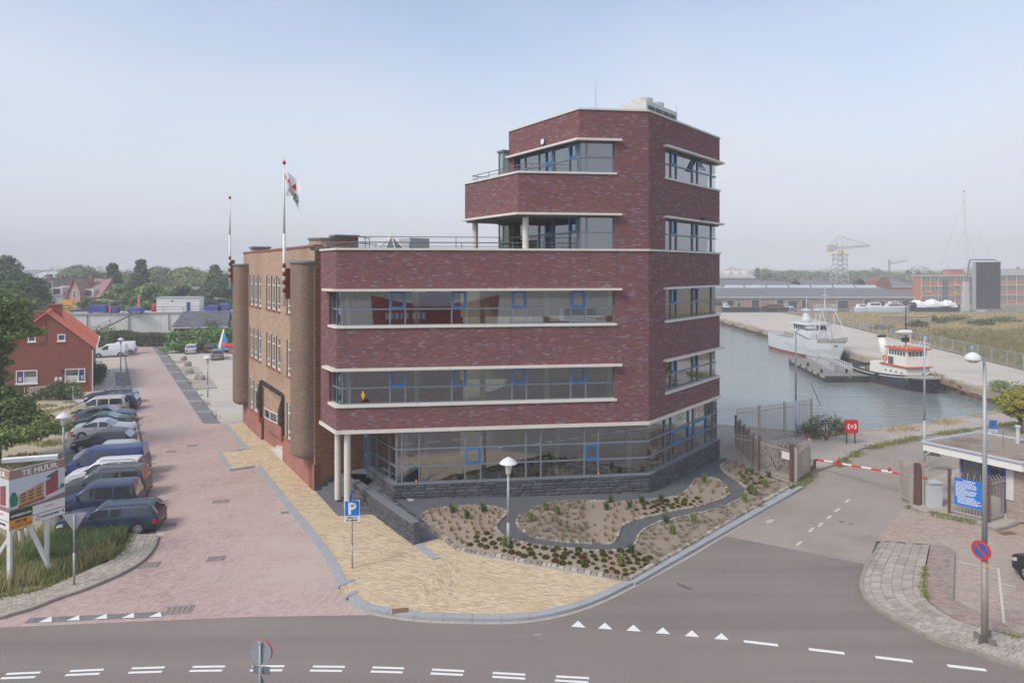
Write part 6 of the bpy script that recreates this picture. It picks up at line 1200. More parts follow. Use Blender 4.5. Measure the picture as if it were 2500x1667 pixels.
# slate-roofed shed
slate = mat('slate_roof', (96, 98, 104), .8, var=.15, scale=1, fine=.25, fscale=5, stain=(150, 150, 150), stain_amt=.5, stain_scale=2.2); dbr = brickmat('shed_brick', [(0, (110, 74, 66)), (.5, (128, 86, 76)), (1, (140, 100, 88))], (116, 92, 84), .22, .065)
sh_ = thing('slate_shed', 'small brick shed with dark slate hipped roof before the dock wall', 'shed', (-51, 109, 0)); o = G(424, 838); e = V2(G(552, 835)); o = V2(o); ux = (e-o).normalized(); uy = Vector((-ux.y, ux.x)); ln = (e-o).length
def sp_(a, b, z): p = o+ux*a+uy*b; return (p.x, p.y, z)
mb = MB(); 
for a0, b0, a1, b1 in ((0, 0, ln, 0), (ln, 0, ln, 5), (ln, 5, 0, 5), (0, 5, 0, 0)): l = math.hypot(a1-a0, b1-b0); mb.poly([sp_(a0, b0, 0), sp_(a1, b1, 0), sp_(a1, b1, 2.6), sp_(a0, b0, 2.6)], [(0, 0), (l, 0), (l, 2.6), (0, 2.6)])
put('wall', mb, dbr, sh_); mb = MB(); nr = 12
for j in range(nr):
    v0, v1 = j/nr, (j+1)/nr+.01; f = lambda v, up: (lerp(-.3, .9, v), lerp(-.35, 2.5, v), 2.55+2.45*v+up)
    a0, b0, z0 = f(v0, .06); a1, b1, z1 = f(v1, .02); mb.poly([sp_(a0, b0, z0), sp_(ln+.3, b0, z0), sp_(ln+.3, b1, z1), sp_(a1, b1, z1)]); mb.poly([sp_(a0, 5-b0, z0), sp_(a0, b0, z0), sp_(a1, b1, z1), sp_(a1, 5-b1, z1)]); mb.poly([sp_(a0, b0, z0-.06), sp_(ln+.3, b0, z0-.06), sp_(ln+.3, b0, z0), sp_(a0, b0, z0)])
mb.poly([sp_(.9, 2.5, 5.0), sp_(ln+.3, 2.5, 5.0), sp_(ln+.3, 5.35, 2.55), sp_(-.3, 5.35, 2.55)]); put('roof', mb, slate, sh_)
mb = MB(); mb.poly([sp_(ln+.02, 0, 2.6), sp_(ln+.02, 5, 2.6), sp_(ln+.02, 2.5, 4.9)]); put('gable', mb, dbr, sh_); mb = MB(); mb.tube([sp_(-.35, -.4, 2.5), sp_(ln+.3, -.4, 2.5)], .06, 5); put('gutter', mb, wpaint, sh_)
mb = MB(); mb.obox(sp_(ln+1.6, 2, 0), (ux*.7).to_3d(), (uy*.7).to_3d(), (0, 0, 4.4)); r = tag(put('brick_chimney', mb, dbr), 'lone thin brick chimney beside the slate shed', 'chimney'); mb = MB(); q = Vector(sp_(ln+1.95, 2.35, 4.4)); mb.cyl(q, q+Vector((0, 0, 1.0)), .06, n=6); put('pipe', mb, blackp, r)
mb = MB(); mb.obox(sp_(-1.3, 1, 0), (ux*1.0).to_3d(), (uy*.8).to_3d(), (0, 0, 1.9)); r = tag(put('utility_cabinet', mb, plain((206, 206, 196), .7)), 'pale utility cabinet at the left end of the slate shed', 'cabinet'); mb = MB(); mb.obox(sp_(-1.25, .97, .15), (ux*.9).to_3d(), (uy*.03).to_3d(), (0, 0, 1.6)); put('door', mb, plain((190, 194, 196), .7), r)
# blue and white triangular sign, boat on trailer, boulders
p = G(546, 861); r = thing('triangular_sign', 'tall triangular sign trailer, white side and bright blue face', 'sign', (p.x, p.y, 0), R(-10), None, True)
mb = MB(); mb.prism([(-.9, 0), (1.05, 0), (.05, 0)][:0] or [(-.9, -.4), (.95, -.4), (.95, .5), (-.9, .5)], .25, .4); put('chassis', mb, blackp, r)
mb = MB(); A1, A2_, A3_ = Vector((-.3, -.42, .5)), Vector((1.15, -.42, .5)), Vector((.35, -.42, 3.3)); B1, B3_ = Vector((-1.35, .5, .5)), Vector((-.25, .3, 3.45)); mb.poly([A1, A2_, A3_]); put('blue_face', mb, plain((28, 150, 214), .5), r); mb = MB(); mb.poly([B1, A1, A3_, B3_]); put('white_side', mb, wpaint, r); mb = MB(); mb.poly([A2_, Vector((.6, .6, .5)), B3_, A3_]); mb.poly([B1, Vector((.6, .6, .5)), A2_, A1]); mb.poly([Vector((.6, .6, .5)), B1, B3_]); put('back', mb, wpaint, r)
for x in (-.6, .7): mb = MB(); mb.cyl((x, -.5, .3), (x, -.34, .3), .28, n=12); put('wheel', mb, tyre, r)
p = G(598, 862); r = thing('rubber_boat', 'red and grey rubber boat on a trailer by the far turret', 'boat', (p.x, p.y, 0), R(8), None, True)
mb = MB(); mb.tube([(-3, .0, 1.35), (-2.2, -.8, 1.15), (2.5, -.9, 1.0)], .28, 10); mb.tube([(-3, 0, 1.35), (-2.2, .8, 1.15), (2.5, .9, 1.0)], .28, 10); put('tube', mb, plain((206, 62, 70), .6), r); mb = MB(); mb.prism([(-2.7, 0), (-2, -.7), (2.4, -.8), (2.4, .8), (-2, .7)], .55, .95); put('hull', mb, plain((176, 180, 184), .6), r); mb = MB(); mb.obox((-1.2, -.35, 1.0), (1.2, 0, 0), (0, .7, 0), (0, 0, .7)); put('console', mb, blackp, r)
for s in (-1, 1): mb = MB(); mb.cyl((-.4, s*.9, .32), (-.4, s*.7, .32), .32, n=12); put('wheel', mb, tyre, r)
bld = mat('boulder', (150, 142, 134), .9, var=.14, scale=2, fine=.1, fscale=12)
for i, (x, y, w, h, lab) in enumerate([(447, 882, .55, .6, 'grey boulder on the far lot island, larger of the two'), (451, 877, .4, .45, 'small boulder on the far lot island'), (458, 895, .75, .6, 'grey boulder behind the middle lot island'), (462, 912, .72, .6, 'grey boulder on the middle lot island'), (483, 928, .55, .6, 'left boulder of the pair on the near lot island'), (493, 929, .62, .6, 'right boulder of the pair on the near lot island')]):
    p = G(x, y); rnd = random.Random(i); w *= .62; h *= 1.05; mb = MB(); n = 12; rings = [(1.0, 0), (1.08, .3), (.98, .65), (.7, .9), (.25, 1.0)]; i0 = 0
    J = [[rnd.uniform(.9, 1.1) for _ in range(n)] for _ in rings]
    for a in range(len(rings)-1):
        for k in range(n):
            q = (k+1) % n; f = lambda b, c: (p.x+w*rings[b][0]*J[b][c]*math.cos(c*6.283/n), p.y+w*.8*rings[b][0]*J[b][c]*math.sin(c*6.283/n), rings[b][1]*h)
            mb.poly([f(a, k), f(a, q), f(a+1, q), f(a+1, k)])
    mb.poly([(p.x+w*.25*math.cos(c*6.283/n), p.y+w*.2*math.sin(c*6.283/n), h) for c in range(n)]); tag(put('boulder', mb, bld, None, True), lab, 'boulder', 'boulders on the lot islands')
for q in ([(420, 883), (455, 880), (466, 884), (430, 886)], [(432, 898), (480, 895), (495, 912), (450, 915)], [(456, 928), (510, 922), (530, 948), (480, 951)]):
    mb = MB(); mb.prism(gp(q), -.02, .1); struct('lot_island', mb, concrete)
# houses of the town beyond the dock
TG = 'houses beyond the dock'
def townhouse(label, x0, x1, ytop, yeave, d, dep, wallc, roofc, ridge_along=True, wins=(), name='town_house', dorm=False, gablef=False):
    X0, X1 = (x0-CXP)/FOC*d, (x1-CXP)/FOC*d; H = CAMH-(ytop-HOR)/FOC*d; E = CAMH-(yeave-HOR)/FOC*d; r = thing(name, label, 'house', ((X0+X1)/2, d, 0), 0, TG, True); w = (X1-X0)/2
    mb = MB(); mb.box(-w, w, 0, dep, 0, E); put('wall', mb, plain(wallc, .9, var=.12), r); mb = MB(); rm = plain(roofc, .85, var=.15)
    if gablef: mb.poly([(-w-.3, -.3, E-.2), (0, -.3, H), (0, dep+.3, H), (-w-.3, dep+.3, E-.2)][::-1]); mb.poly([(w+.3, -.3, E-.2), (w+.3, dep+.3, E-.2), (0, dep+.3, H), (0, -.3, H)]); g = MB(); g.poly([(-w, 0, E), (w, 0, E), (0, 0, H-.15)]); put('gable', g, plain(wallc, .9, var=.12), r)
    elif H > E+.3: mb.poly([(-w-.3, -.3, E-.15), (w+.3, -.3, E-.15), (w+.3, dep/2, H), (-w-.3, dep/2, H)]); mb.poly([(-w-.3, dep/2, H), (w+.3, dep/2, H), (w+.3, dep+.3, E-.15), (-w-.3, dep+.3, E-.15)]); g = MB(); g.poly([(w, 0, E), (w, dep, E), (w, dep/2, H)]); g.poly([(-w, dep, E), (-w, 0, E), (-w, dep/2, H)]); put('gables', g, plain(wallc, .9, var=.12), r)
    else: mb.box(-w-.2, w+.2, -.2, dep+.2, E, E+.25)
    rf = put('roof', mb, rm, r); mb = MB(); mb.box(w*.3, w*.3+.9, dep/2-.3, dep/2+.5, max(E, H-1.2), H+.9); put('chimney', mb, plain((130, 92, 80), .9), rf)
    for (u, v, ww, hh) in wins:
        cx, cz = -w+2*w*u, E*v; f = MB(); f.box(cx-ww/2, cx+ww/2, -.06, .02, cz-hh/2, cz+hh/2); wd = put('window', f, wpaint, r); f = MB(); f.box(cx-ww/2+.12, cx+ww/2-.12, -.08, -.05, cz-hh/2+.12, cz+hh/2-.12); put('pane', f, hg, wd)
    if dorm: mb = MB(); mb.prism([(-1.2, -.2), (1.2, -.2), (1.2, 2.5), (-1.2, 2.5)], E-.2, E+1.7); dm = put('dormer', mb, plain((214, 212, 208), .8), rf); mb = MB(); mb.box(-.8, .8, -.26, -.2, E+.2, E+1.4); put('pane', mb, hg, dm)
    return r
W3 = lambda n, v, w=.8, h=1.6: tuple(((k+.5)/n, v, w, h) for k in range(n))
townhouse('tall grey house with white window bays, left of the white gable', 98, 130, 682, 684, 170, 8, (150, 140, 136), (120, 118, 122), wins=W3(2, .86, 1.0, 1.9)+W3(2, .55, 1.3, 2.2), dorm=False)
townhouse('dark brick house tucked behind the left trees', 70, 99, 679, 682, 168, 8, (140, 100, 88), (150, 96, 84), wins=W3(2, .7))
townhouse('white rendered house with pink roof and small dormer', 127, 153, 698, 720, 155, 7, (214, 214, 214), (168, 132, 130), wins=W3(3, .45, .5, 1.5), dorm=True)
townhouse('pink brick house wing with skylights beside the gable', 150, 178, 700, 719, 157, 7, (190, 150, 140), (166, 126, 124), wins=W3(3, .5, .6, 1.3))
townhouse('pink brick gabled house with tall slit windows', 170, 195, 681, 714, 152, 9, (196, 154, 144), (160, 124, 122), wins=((.45, .95, .6, 1.8), (.8, .45, .5, 2.2)), gablef=True)
townhouse('house with broad brown tiled roof and white dormer', 190, 242, 681, 724, 154, 9, (166, 124, 114), (158, 124, 122), wins=W3(3, .6, 1.2, 1.6), dorm=True)
townhouse('low house with grey-brown roof behind the cabin', 382, 430, 701, 726, 175, 8, (150, 130, 122), (132, 118, 114), wins=W3(3, .5))
townhouse('house with slate blue roof and two skylights', 455, 492, 701, 722, 172, 8, (196, 196, 192), (120, 128, 142), wins=W3(3, .5))
townhouse('brown house peeping between the trees by the far turret', 530, 570, 722, 735, 160, 8, (130, 110, 104), (120, 108, 106), wins=W3(3, .6))
townhouse('orange-roofed house in the hazy distance', 138, 165, 684, 692, 230, 8, (180, 150, 130), (196, 124, 96), wins=W3(3, .6))
r = townhouse('long pale hall far off in the haze', 70, 155, 664, 677, 460, 30, (206, 206, 204), (186, 194, 200), wins=W3(9, .6, 2.5, 2.0), name='far_hall')
X, Y = (44-CXP)/FOC*190, 190; r = thing('church_spire', 'pointed slate spire rising over the left trees', 'spire', (X, Y, 0), 0, None, True); mb = MB(); mb.box(-1.8, 1.8, -1.8, 1.8, 0, 9); put('tower', mb, plain((140, 110, 100), .9), r); H = CAMH-(650-HOR)/FOC*190; mb = MB(); mb.poly([(-2.1, -2.1, 8.8), (2.1, -2.1, 8.8), (0, 0, H)]); mb.poly([(2.1, -2.1, 8.8), (2.1, 2.1, 8.8), (0, 0, H)]); mb.poly([(2.1, 2.1, 8.8), (-2.1, 2.1, 8.8), (0, 0, H)]); mb.poly([(-2.1, 2.1, 8.8), (-2.1, -2.1, 8.8), (0, 0, H)]); put('roof', mb, slate, r); mb = MB(); mb.cyl((0, 0, H-.3), (0, 0, H+1.6), .05, n=5); put('finial', mb, blackp, r)
# ------------------------------------------------------------------ ships in the basin
shipw = mat('ship_grey_white', (206, 209, 212), .6, var=.06, scale=.5, stain=(176, 166, 152), stain_amt=.4, stain_scale=.5); shipr = mat('antifouling_red', (150, 88, 80), .8, var=.12, scale=.6); tugb = mat('tug_dark_hull', (62, 66, 76), .7, var=.12, scale=.7, stain=(112, 86, 74), stain_amt=.5, stain_scale=.6); tugw = mat('tug_white', (228, 226, 218), .6, var=.05, scale=.6, stain=(196, 180, 156), stain_amt=.4, stain_scale=.6); orange = plain((214, 92, 58), .6); deckm = mat('ship_deck', (150, 146, 140), .9, var=.12); rustb = mat('rusty_boot', (150, 112, 96), .9, var=.15)
sglassd = glassmat('ship_window', (60, 64, 70), .08, .04, opaque=True)
def hull(parent, L, B, zd, zw, zk, m_top, m_boot, bowflare=.32, sheer=(.9, .0, .35), zboot=.45, name='hull', wall=.9, n=22, bowpow=2.2, stern=.62):
    """x: 0 stern .. L bow; returns outline at deck"""
    def half(t): return B/2*(stern+(1-stern)*min(1, t/.3)**.7 if t < .3 else (1-max(0, (t-.55)/.45)**bowpow))
    rows_ = []
    for k in range(n+1):
        t = k/n; h = max(.01, half(t)); s = sheer[1]+sheer[0]*max(0, (t-.35)/.65)**2+sheer[2]*max(0, (.35-t)/.35)**2; x = t*L; rows_.append([(x*(1-.0), h, zd+s), (x-(L*.05*t**4), h*.97, (zd+s)*.5+zw*.5), (x-(L*.09*t**4), h*(.93-.25*max(0, (t-.6)/.4)), zw+zboot), (x-(L*.11*t**5), h*(.88-.4*max(0, (t-.55)/.45)), zw-.25), (x-(L*.12*t**5), h*.5, zk)])
    tm, bmh = MB(), MB()
    for i in range(n):
        for j in range(4):
            for s in (1, -1):
                a, b, c, d = rows_[i][j], rows_[i+1][j], rows_[i+1][j+1], rows_[i][j+1]; q = [(p[0], s*p[1], p[2]) for p in (a, b, c, d)]; (tm if j < 2 else bmh).poly(q if s < 0 else q[::-1])
    tm.poly([(p[0], p[1], p[2]) for p in rows_[0][:3]]+[(p[0], -p[1], p[2]) for p in reversed(rows_[0][:3])]); bmh.poly([(p[0], p[1], p[2]) for p in rows_[0][2:]]+[(p[0], -p[1], p[2]) for p in reversed(rows_[0][2:])])
    h = put(name, tm, m_top, parent, True); put('boot_topping', bmh, m_boot, parent, True)
    dm = MB(); 
    for i in range(n):
        a, b = rows_[i][0], rows_[i+1][0]; q = [(a[0], -a[1]*.97, a[2]-wall), (b[0], -b[1]*.97, b[2]-wall), (b[0], b[1]*.97, b[2]-wall), (a[0], a[1]*.97, a[2]-wall)]; dm.poly(q)
        for s in (1, -1): q = [(a[0], s*a[1]*.97, a[2]-wall), (b[0], s*b[1]*.97, b[2]-wall), (b[0], s*b[1], b[2]), (a[0], s*a[1], a[2])]; dm.poly(q)
    put('deck', dm, deckm, parent); return [r_[0] for r_ in rows_]
def frus(mb, x0, x1, y0, y1, z0, z1, ix0=0, ix1=0, iy=0):
    b = [(x0, y0, z0), (x1, y0, z0), (x1, y1, z0), (x0, y1, z0)]; t = [(x0+ix0, y0+iy, z1), (x1-ix1, y0+iy, z1), (x1-ix1, y1-iy, z1), (x0+ix0, y1-iy, z1)]; mb.poly(t)
    for k in range(4): j = (k+1) % 4; mb.poly([b[k], b[j], t[j], t[k]])
def winrow(parent, pts, z0, z1, n, w, m=None, off=.03):
    for k in range(n):
        f = (k+.5)/n; (xa, ya), (xb, yb) = pts; d = Vector((xb-xa, yb-ya)); l = d.length; d.normalize(); c = Vector((xa, ya))+d*l*f; nn = Vector((d.y, -d.x)); mb = MB(); p = c-d*w/2+nn*off; mb.poly([(*p, z0), (*(p+d*w), z0), (*(p+d*w), z1), (*p, z1)]); put('window', mb, m or sglassd, parent)
# the big grey-white ship: bow towards the camera's right
bw = AT(2070, 0, 88); ws = V2(G(2062, 880, WZ)); wst = V2(G(1918, 838, WZ)); hdv = (ws-wst).normalized(); wl_len = (ws-wst).length
def shipT(label, name, cat, bow, stern_dir, L): 
    st = bow+stern_dir*L; a = math.atan2(-stern_dir.y, -stern_dir.x); return thing(name, label, cat, (st.x, st.y, 0), a, None, True)
bow1 = Vector((46.7, 95.0)); dir1 = Vector((-.13, .99)).normalized(); WZ0, WZ = WZ, -1.8
s1 = shipT('large grey-white trawler moored at the far quay, red waterline', 'moored_trawler', 'ship', bow1, dir1, 34*.57); s1.scale = (.57, .62, .57); s1.location.z = WZ0+.57*1.8
hull(s1, 34, 7.6, 2.55, WZ, -4, shipw, shipr, sheer=(2.1, 0, .5), zboot=.75, wall=1.0)
p_ = lambda nm, f, m, par=s1, sm=False: put(nm, f, m, par, sm)
mb = MB(); frus(mb, 15, 23.5, -3.0, 3.0, 1.6, 4.4, .2, .4, .15); p_('deckhouse', mb, shipw); mb = MB(); frus(mb, 14, 22, -2.7, 2.7, 4.4, 6.6, .3, .7, .2); wh = p_('wheelhouse', mb, shipw); mb = MB(); frus(mb, 13.6, 22.4, -3.1, 3.1, 6.6, 6.95, .1, .1, .1); p_('roof', mb, shipw, wh)
winrow(wh, ((14.6, -2.66), (21.4, -2.66)), 5.3, 6.25, 7, .62); winrow(wh, ((21.75, -2.2), (21.75, 2.2)), 5.3, 6.25, 5, .62, off=.02)
mb = MB(); mb.lathe((16, 0, 6.9), [(1.35, 0), (1.1, 1.0), (.75, 2.2), (.7, 3.0), (1.2, 3.15), (1.2, 3.5), (.7, 3.6)], 14); p_('funnel_mast', mb, shipw, s1, True); mb = MB(); mb.cyl((16, 0, 10.4), (16, 0, 14), .12, .06, 8); mb.tube([(15.1, 0, 12.5), (16.9, 0, 12.5)], .05); p_('aft_mast', mb, shipw)
mb = MB()                                       # gantry with its lattice legs
for x in (23.8, 25.6):
    for s in (-1, 1): mb.cyl((x, s*2.2, 3.0), (x-.2, s*1.6, 10.6), .16, .14, 8)
mb.box(23.2, 26.0, -2.3, 2.3, 10.6, 11.1); p_('gantry', mb, shipw); mb = MB()
for s in (-1, 1): mb.tube([(26, s*1.6, 10.6), (31, s*2.3, 3.6)], .09, 6)
p_('gantry_stay', mb, shipw); mb = MB()
for x in (23.3, 24.6, 25.9):
    for s in (-2.2, 2.2): mb.cyl((x, s, 11.1), (x, s, 12.1), .04, n=5)
for z in (11.6, 12.1): mb.tube([(23.3, -2.2, z), (25.9, -2.2, z), (25.9, 2.2, z), (23.3, 2.2, z), (23.3, -2.2, z)], .035, 5)
p_('gantry_rail', mb, shipw); mb = MB(); mb.cyl((24.5, 0, 11), (24.5, 0, 17.2), .16, .05, 8); mb.tube([(24.5, -1.2, 13.6), (24.5, 1.2, 13.6)], .05); mb.box(24.2, 24.8, -.6, .6, 14.4, 14.6); p_('foremast', mb, shipw)
mb = MB()
for k in range(10): x = 25+k*.85; w = 3.6*(1-max(0, (x/34-.55)/.45)**2.2); mb.cyl((x, -w, 3.4), (x, -w, 4.55), .035, n=5); mb.cyl((x, w, 3.4), (x, w, 4.55), .035, n=5)
p_('bow_rail_post', mb, shipw); mb = MB(); mb.tube([(25+k*.85, -3.6*(1-max(0, ((25+k*.85)/34-.55)/.45)**2.2), 4.55) for k in range(10)], .035, 5); p_('bow_rail', mb, shipw); mb = MB(); mb.box(12.0, 13.6, -3.72, -3.3, .9, 2.3); p_('side_door', mb, plain((96, 98, 102), .7)); mb = MB(); mb.tube([(14, -3.2, 5.0), (24, -3.4, 3.4)], .16, 6); p_('derrick_boom', mb, shipw); mb = MB(); frus(mb, 29, 31, -1, 1, 3.2, 4.1, .2, .2, .2); p_('winch_house', mb, shipw); mb = MB(); mb.poly([(31.9, -1.92, 2.0), (32.5, -1.55, 2.0), (32.7, -1.6, 2.6), (32.0, -2.05, 2.6)]); p_('anchor_pocket', mb, plain((120, 118, 116), .8))
for k in range(12): x = 14+k*.8; mb = MB(); mb.box(x, x+.07, -3.86, -3.78, 0.0, 1.5); p_('fender_strip', mb, shipw)
# tug
bow2 = Vector((44.7, 71.0)); dir2 = Vector((-.14, .99)).normalized()
s2 = shipT('dark-hulled tug with white wheelhouse, orange trim and a tall white funnel', 'tugboat', 'tug', bow2, dir2, 17.5*.74); s2.scale = (.74, .76, .60); s2.location.z = WZ0+.60*1.8
hull(s2, 17.5, 5.6, .55, WZ, -3.2, tugb, rustb, sheer=(1.25, 0, .45), zboot=.18, wall=.75, bowpow=3.2, stern=.55)
q_ = lambda nm, f, m, par=s2, sm=False: put(nm, f, m, par, sm)
mb = MB(); frus(mb, 4.8, 13.2, -1.9, 1.9, -.1, 2.3, .1, .3, .05); dh = q_('deckhouse', mb, tugw); mb = MB(); frus(mb, 7.4, 13.4, -2.1, 2.1, 2.25, 2.42); q_('orange_band', mb, orange, dh); mb = MB(); frus(mb, 8.4, 12.9, -1.75, 1.75, 2.42, 5.4, .5, .25, .12); wh = q_('wheelhouse', mb, tugw); mb = MB(); frus(mb, 8.4, 13.1, -1.95, 1.95, 5.4, 5.65); q_('roof', mb, orange, wh)
winrow(wh, ((8.95, -1.66), (12.5, -1.66)), 4.25, 5.1, 6, .42); winrow(wh, ((12.72, -1.4), (12.72, 1.4)), 4.25, 5.1, 5, .42); winrow(dh, ((8, -1.9), (12.6, -1.9)), 1.0, 1.3, 4, .3)
mb = MB(); mb.box(9.0, 10.0, -1.84, -1.5, 2.5, 3.8); q_('door', mb, plain((90, 94, 98), .7), wh)
mb = MB(); mb.cyl((6.0, 0, 2.2), (5.0, 0, 6.9), .6, .55, 16); q_('funnel', mb, tugw, s2, True); mb = MB(); mb.cyl((5.02, 0, 6.8), (4.95, 0, 7.2), .6, .6, 16); q_('funnel_top', mb, blackp, s2, True)
mb = MB()
for x in (8.7, 9.8, 10.9, 12.0, 12.9):
    for s in (-1.8, 1.8): mb.cyl((x, s, 5.6), (x, s, 6.6), .035, n=5)
for z in (6.1, 6.6): mb.tube([(8.7, -1.8, z), (12.9, -1.8, z), (12.9, 1.8, z), (8.7, 1.8, z), (8.7, -1.8, z)], .035, 5)
q_('roof_rail', mb, tugw); mb = MB(); mb.cyl((10.4, 0, 5.6), (10.4, 0, 13.2), .12, .05, 8); mb.tube([(10.4, -.8, 8.9), (10.4, .8, 8.9)], .04); mb.box(10.1, 10.7, -.5, .5, 6.6, 7.4); q_('mast', mb, blackp); mb = MB(); mb.cyl((11, .2, 6.6), (11, .2, 7.9), .05, n=6); mb.lathe((11, .2, 7.9), [(.2, 0), (.24, .2), (.1, .4)], 8); q_('radar_dome', mb, tugw)
def torus(mb, c, Rr, r, ax, n=20, m=8):
    c = Vector(c); ax = Vector(ax).normalized(); e = Vector((0, 0, 1)) if abs(ax.z) < .9 else Vector((1, 0, 0)); u = ax.cross(e).normalized(); v = ax.cross(u)
    P = [[c+(u*math.cos(6.2832*i/n)+v*math.sin(6.2832*i/n))*(Rr+r*math.cos(6.2832*j/m))+ax*r*math.sin(6.2832*j/m) for j in range(m)] for i in range(n)]
    for i in range(n):
        for j in range(m): mb.poly([P[i][j], P[(i+1) % n][j], P[(i+1) % n][(j+1) % m], P[i][(j+1) % m]])
mb = MB(); torus(mb, (8.2, -1.75, 3.3), .42, .1, (0, 1, 0)); q_('lifebuoy', mb, orange)
for x, y in ((8.0, -2.95), (16.2, -1.7), (16.9, -.9)): mb = MB(); torus(mb, (x, y, -.15), .42, .17, (0.3 if x > 14 else 0, 1, 0)); q_('tyre_fender', mb, blackp)
mb = MB(); mb.tube([(x, -2.82*(1-max(0, (x/17.5-.55)/.45)**3.2) if x > 5 else -2.82*(.55+.45*min(1, x/5.2)**.7)-.03, .15+1.25*max(0, (x/17.5-.35)/.65)**2) for x in [k*.8 for k in range(22)]], .07, 6); q_('rubbing_strake', mb, tugw)
for k in range(3): mb = MB(); mb.box(14.2+k*.5, 14.6+k*.5, -2.62+k*.22, -2.2+k*.22, -.4, .6); q_('bow_fender', mb, blackp)
mb = MB(); mb.box(2, 3, -.8, .8, -.1, .5); mb.cyl((2.5, -.9, .5), (2.5, .9, .5), .3, n=10); q_('tow_winch', mb, plain((130, 112, 96), .8)); mb = MB()
for x in (14.6, 15.6): mb.cyl((x, -.5, .8), (x, -.5, 1.5), .16, n=8); mb.cyl((x, .5, .8), (x, .5, 1.5), .16, n=8)
q_('bollards', mb, plain((112, 96, 84), .8))
WZ = WZ0
# mooring rope from the tug's bow
mb = MB(); A, B_ = bow2+dir2*1.0, Vector((47.1, 63.5)); mb.tube([(*(A.lerp(B_, k/14)), 1.2-1.1*(k/14)-1.9*math.sin(math.pi*k/14)*.6) for k in range(15)], .05, 6); tag(put('mooring_rope', mb, plain((160, 112, 92), .9)), 'rusty brown mooring rope sagging from the tug bow to the quay', 'rope')
# two pontoons with railings
pont = mat('pontoon_side', (76, 73, 73), .8, var=.14, scale=.8, stain=(70, 66, 64), stain_amt=.5, stain_scale=.6); pdeck = mat('pontoon_deck', (130, 128, 124), .9, var=.12, scale=.6, fine=.1)
PD = []
for i, (ox, lab) in enumerate([(0, 'left of two grey work pontoons lying before the trawler'), (2.98, 'right of two grey work pontoons lying beside the tug')]):
    P = [Vector((38.5+ox, 95)), Vector((36.3+ox, 79.2)), Vector((39.2+ox, 79.2)), Vector((41.4+ox, 95))]; r = thing('pontoon', lab, 'pontoon', (*P[0], WZ), 0, 'work pontoons'); mb = MB(); mb.prism([p.lerp(sum(P, Vector((0, 0)))/4, .01) for p in P], WZ-.5, -.43); put('hull', mb, pont, r); mb = MB(); mb.prism(P, -.43, -.38); put('deck', mb, pdeck, r)
    e = [(P[0].lerp(P[3], .80), P[1].lerp(P[2], .55)), (P[0].lerp(P[3], .42), P[1].lerp(P[2], .30))][i]; e = (e[0].lerp(e[1], .05), e[0].lerp(e[1], .86))
    for z in (.0, .3, .6): mb = MB(); mb.tube([(*e[0], z), (*e[1], z)], .045, 5); put('rail', mb, shipw, r)
    for k in range(16): p = e[0].lerp(e[1], k/15); mb = MB(); mb.cyl((*p, -.38), (*p, .6), .04, n=5); put('rail_post', mb, shipw, r)
    for f in (.15, .5, .85): p = P[0].lerp(P[1], f).lerp(P[3].lerp(P[2], f), .12); mb = MB(); mb.cyl((*p, -.38), (*p, .05), .14, n=8); put('bollard', mb, blackp, r)
    mb = MB(); q0, q1 = P[1].lerp(P[2], .3), P[1].lerp(P[2], .7); mb.tube([(*(q0+Vector((0, -.12))), -.75), (*(q1+Vector((0, -.12))), -.75)], .06, 6); put('bow_bar', mb, blackp, r)
    for k in range(6): p = P[0].lerp(P[1], .1+.16*k); mb = MB(); mb.obox((*(p+Vector((-.14, 0))), -.68), (*((P[1]-P[0])*.1), 0), (.14, 0, 0), (0, 0, .25)); put('timber_fender', mb, quaym, r)
# thin leaning pole in the water
mb = MB(); A, B_ = AT(1983, 940, 72), G(2002, 987, WZ); mb.cyl((A.x-.6, A.y-1, A.z+.4), B_, .035, n=5); tag(put('leaning_pole', mb, blackp), 'thin dark pole leaning out of the water before the pontoon', 'pole')
# mesh fence on the far quay
fsteel = mat('galvanised_steel', (164, 168, 170), .5, .4, var=.06); meshm = bpy.data.materials.new('fence_mesh'); meshm.use_nodes = True; nn_ = meshm.node_tree; b__ = nn_.nodes['Principled BSDF']; b__.inputs['Base Color'].default_value = lin((150, 152, 150)); b__.inputs['Alpha'].default_value = .13
mf = thing('mesh_fence', 'long galvanised mesh site fence along the reed field', 'fence', (*FEN[1], 0)); T = plen(FEN); s = 6.0; k = 0
while s < T-3.4:
    P = sub(FEN, s, s+3.3); mb = MB(); 
    for z in (.15, 1.9): mb.tube([(*p, z) for p in P], .03, 5)
    for p in (P[0], P[-1]): mb.cyl((*p, 0), (*p, 1.95), .04, n=5)
    f = put('fence_panel', mb, fsteel, mf); mb = MB(); band(mb, P, .004, -.004, .18, 1.88); put('wire_mesh', mb, meshm, f)
    if k % 4 == 2: p = P[0].lerp(P[-1], .3); mb = MB(); d = (P[-1]-P[0]).normalized(); mb.obox((*(p+Vector((-.05, 0))), 1.1), (*(d*.7), 0), (-.02, 0, 0), (0, 0, .55)); put('notice', mb, plain((120, 168, 214), .6), f)
    s += 3.4; k += 1
for i, (x, y, w, h) in enumerate([(1770, 772, 2, .4)]): pass
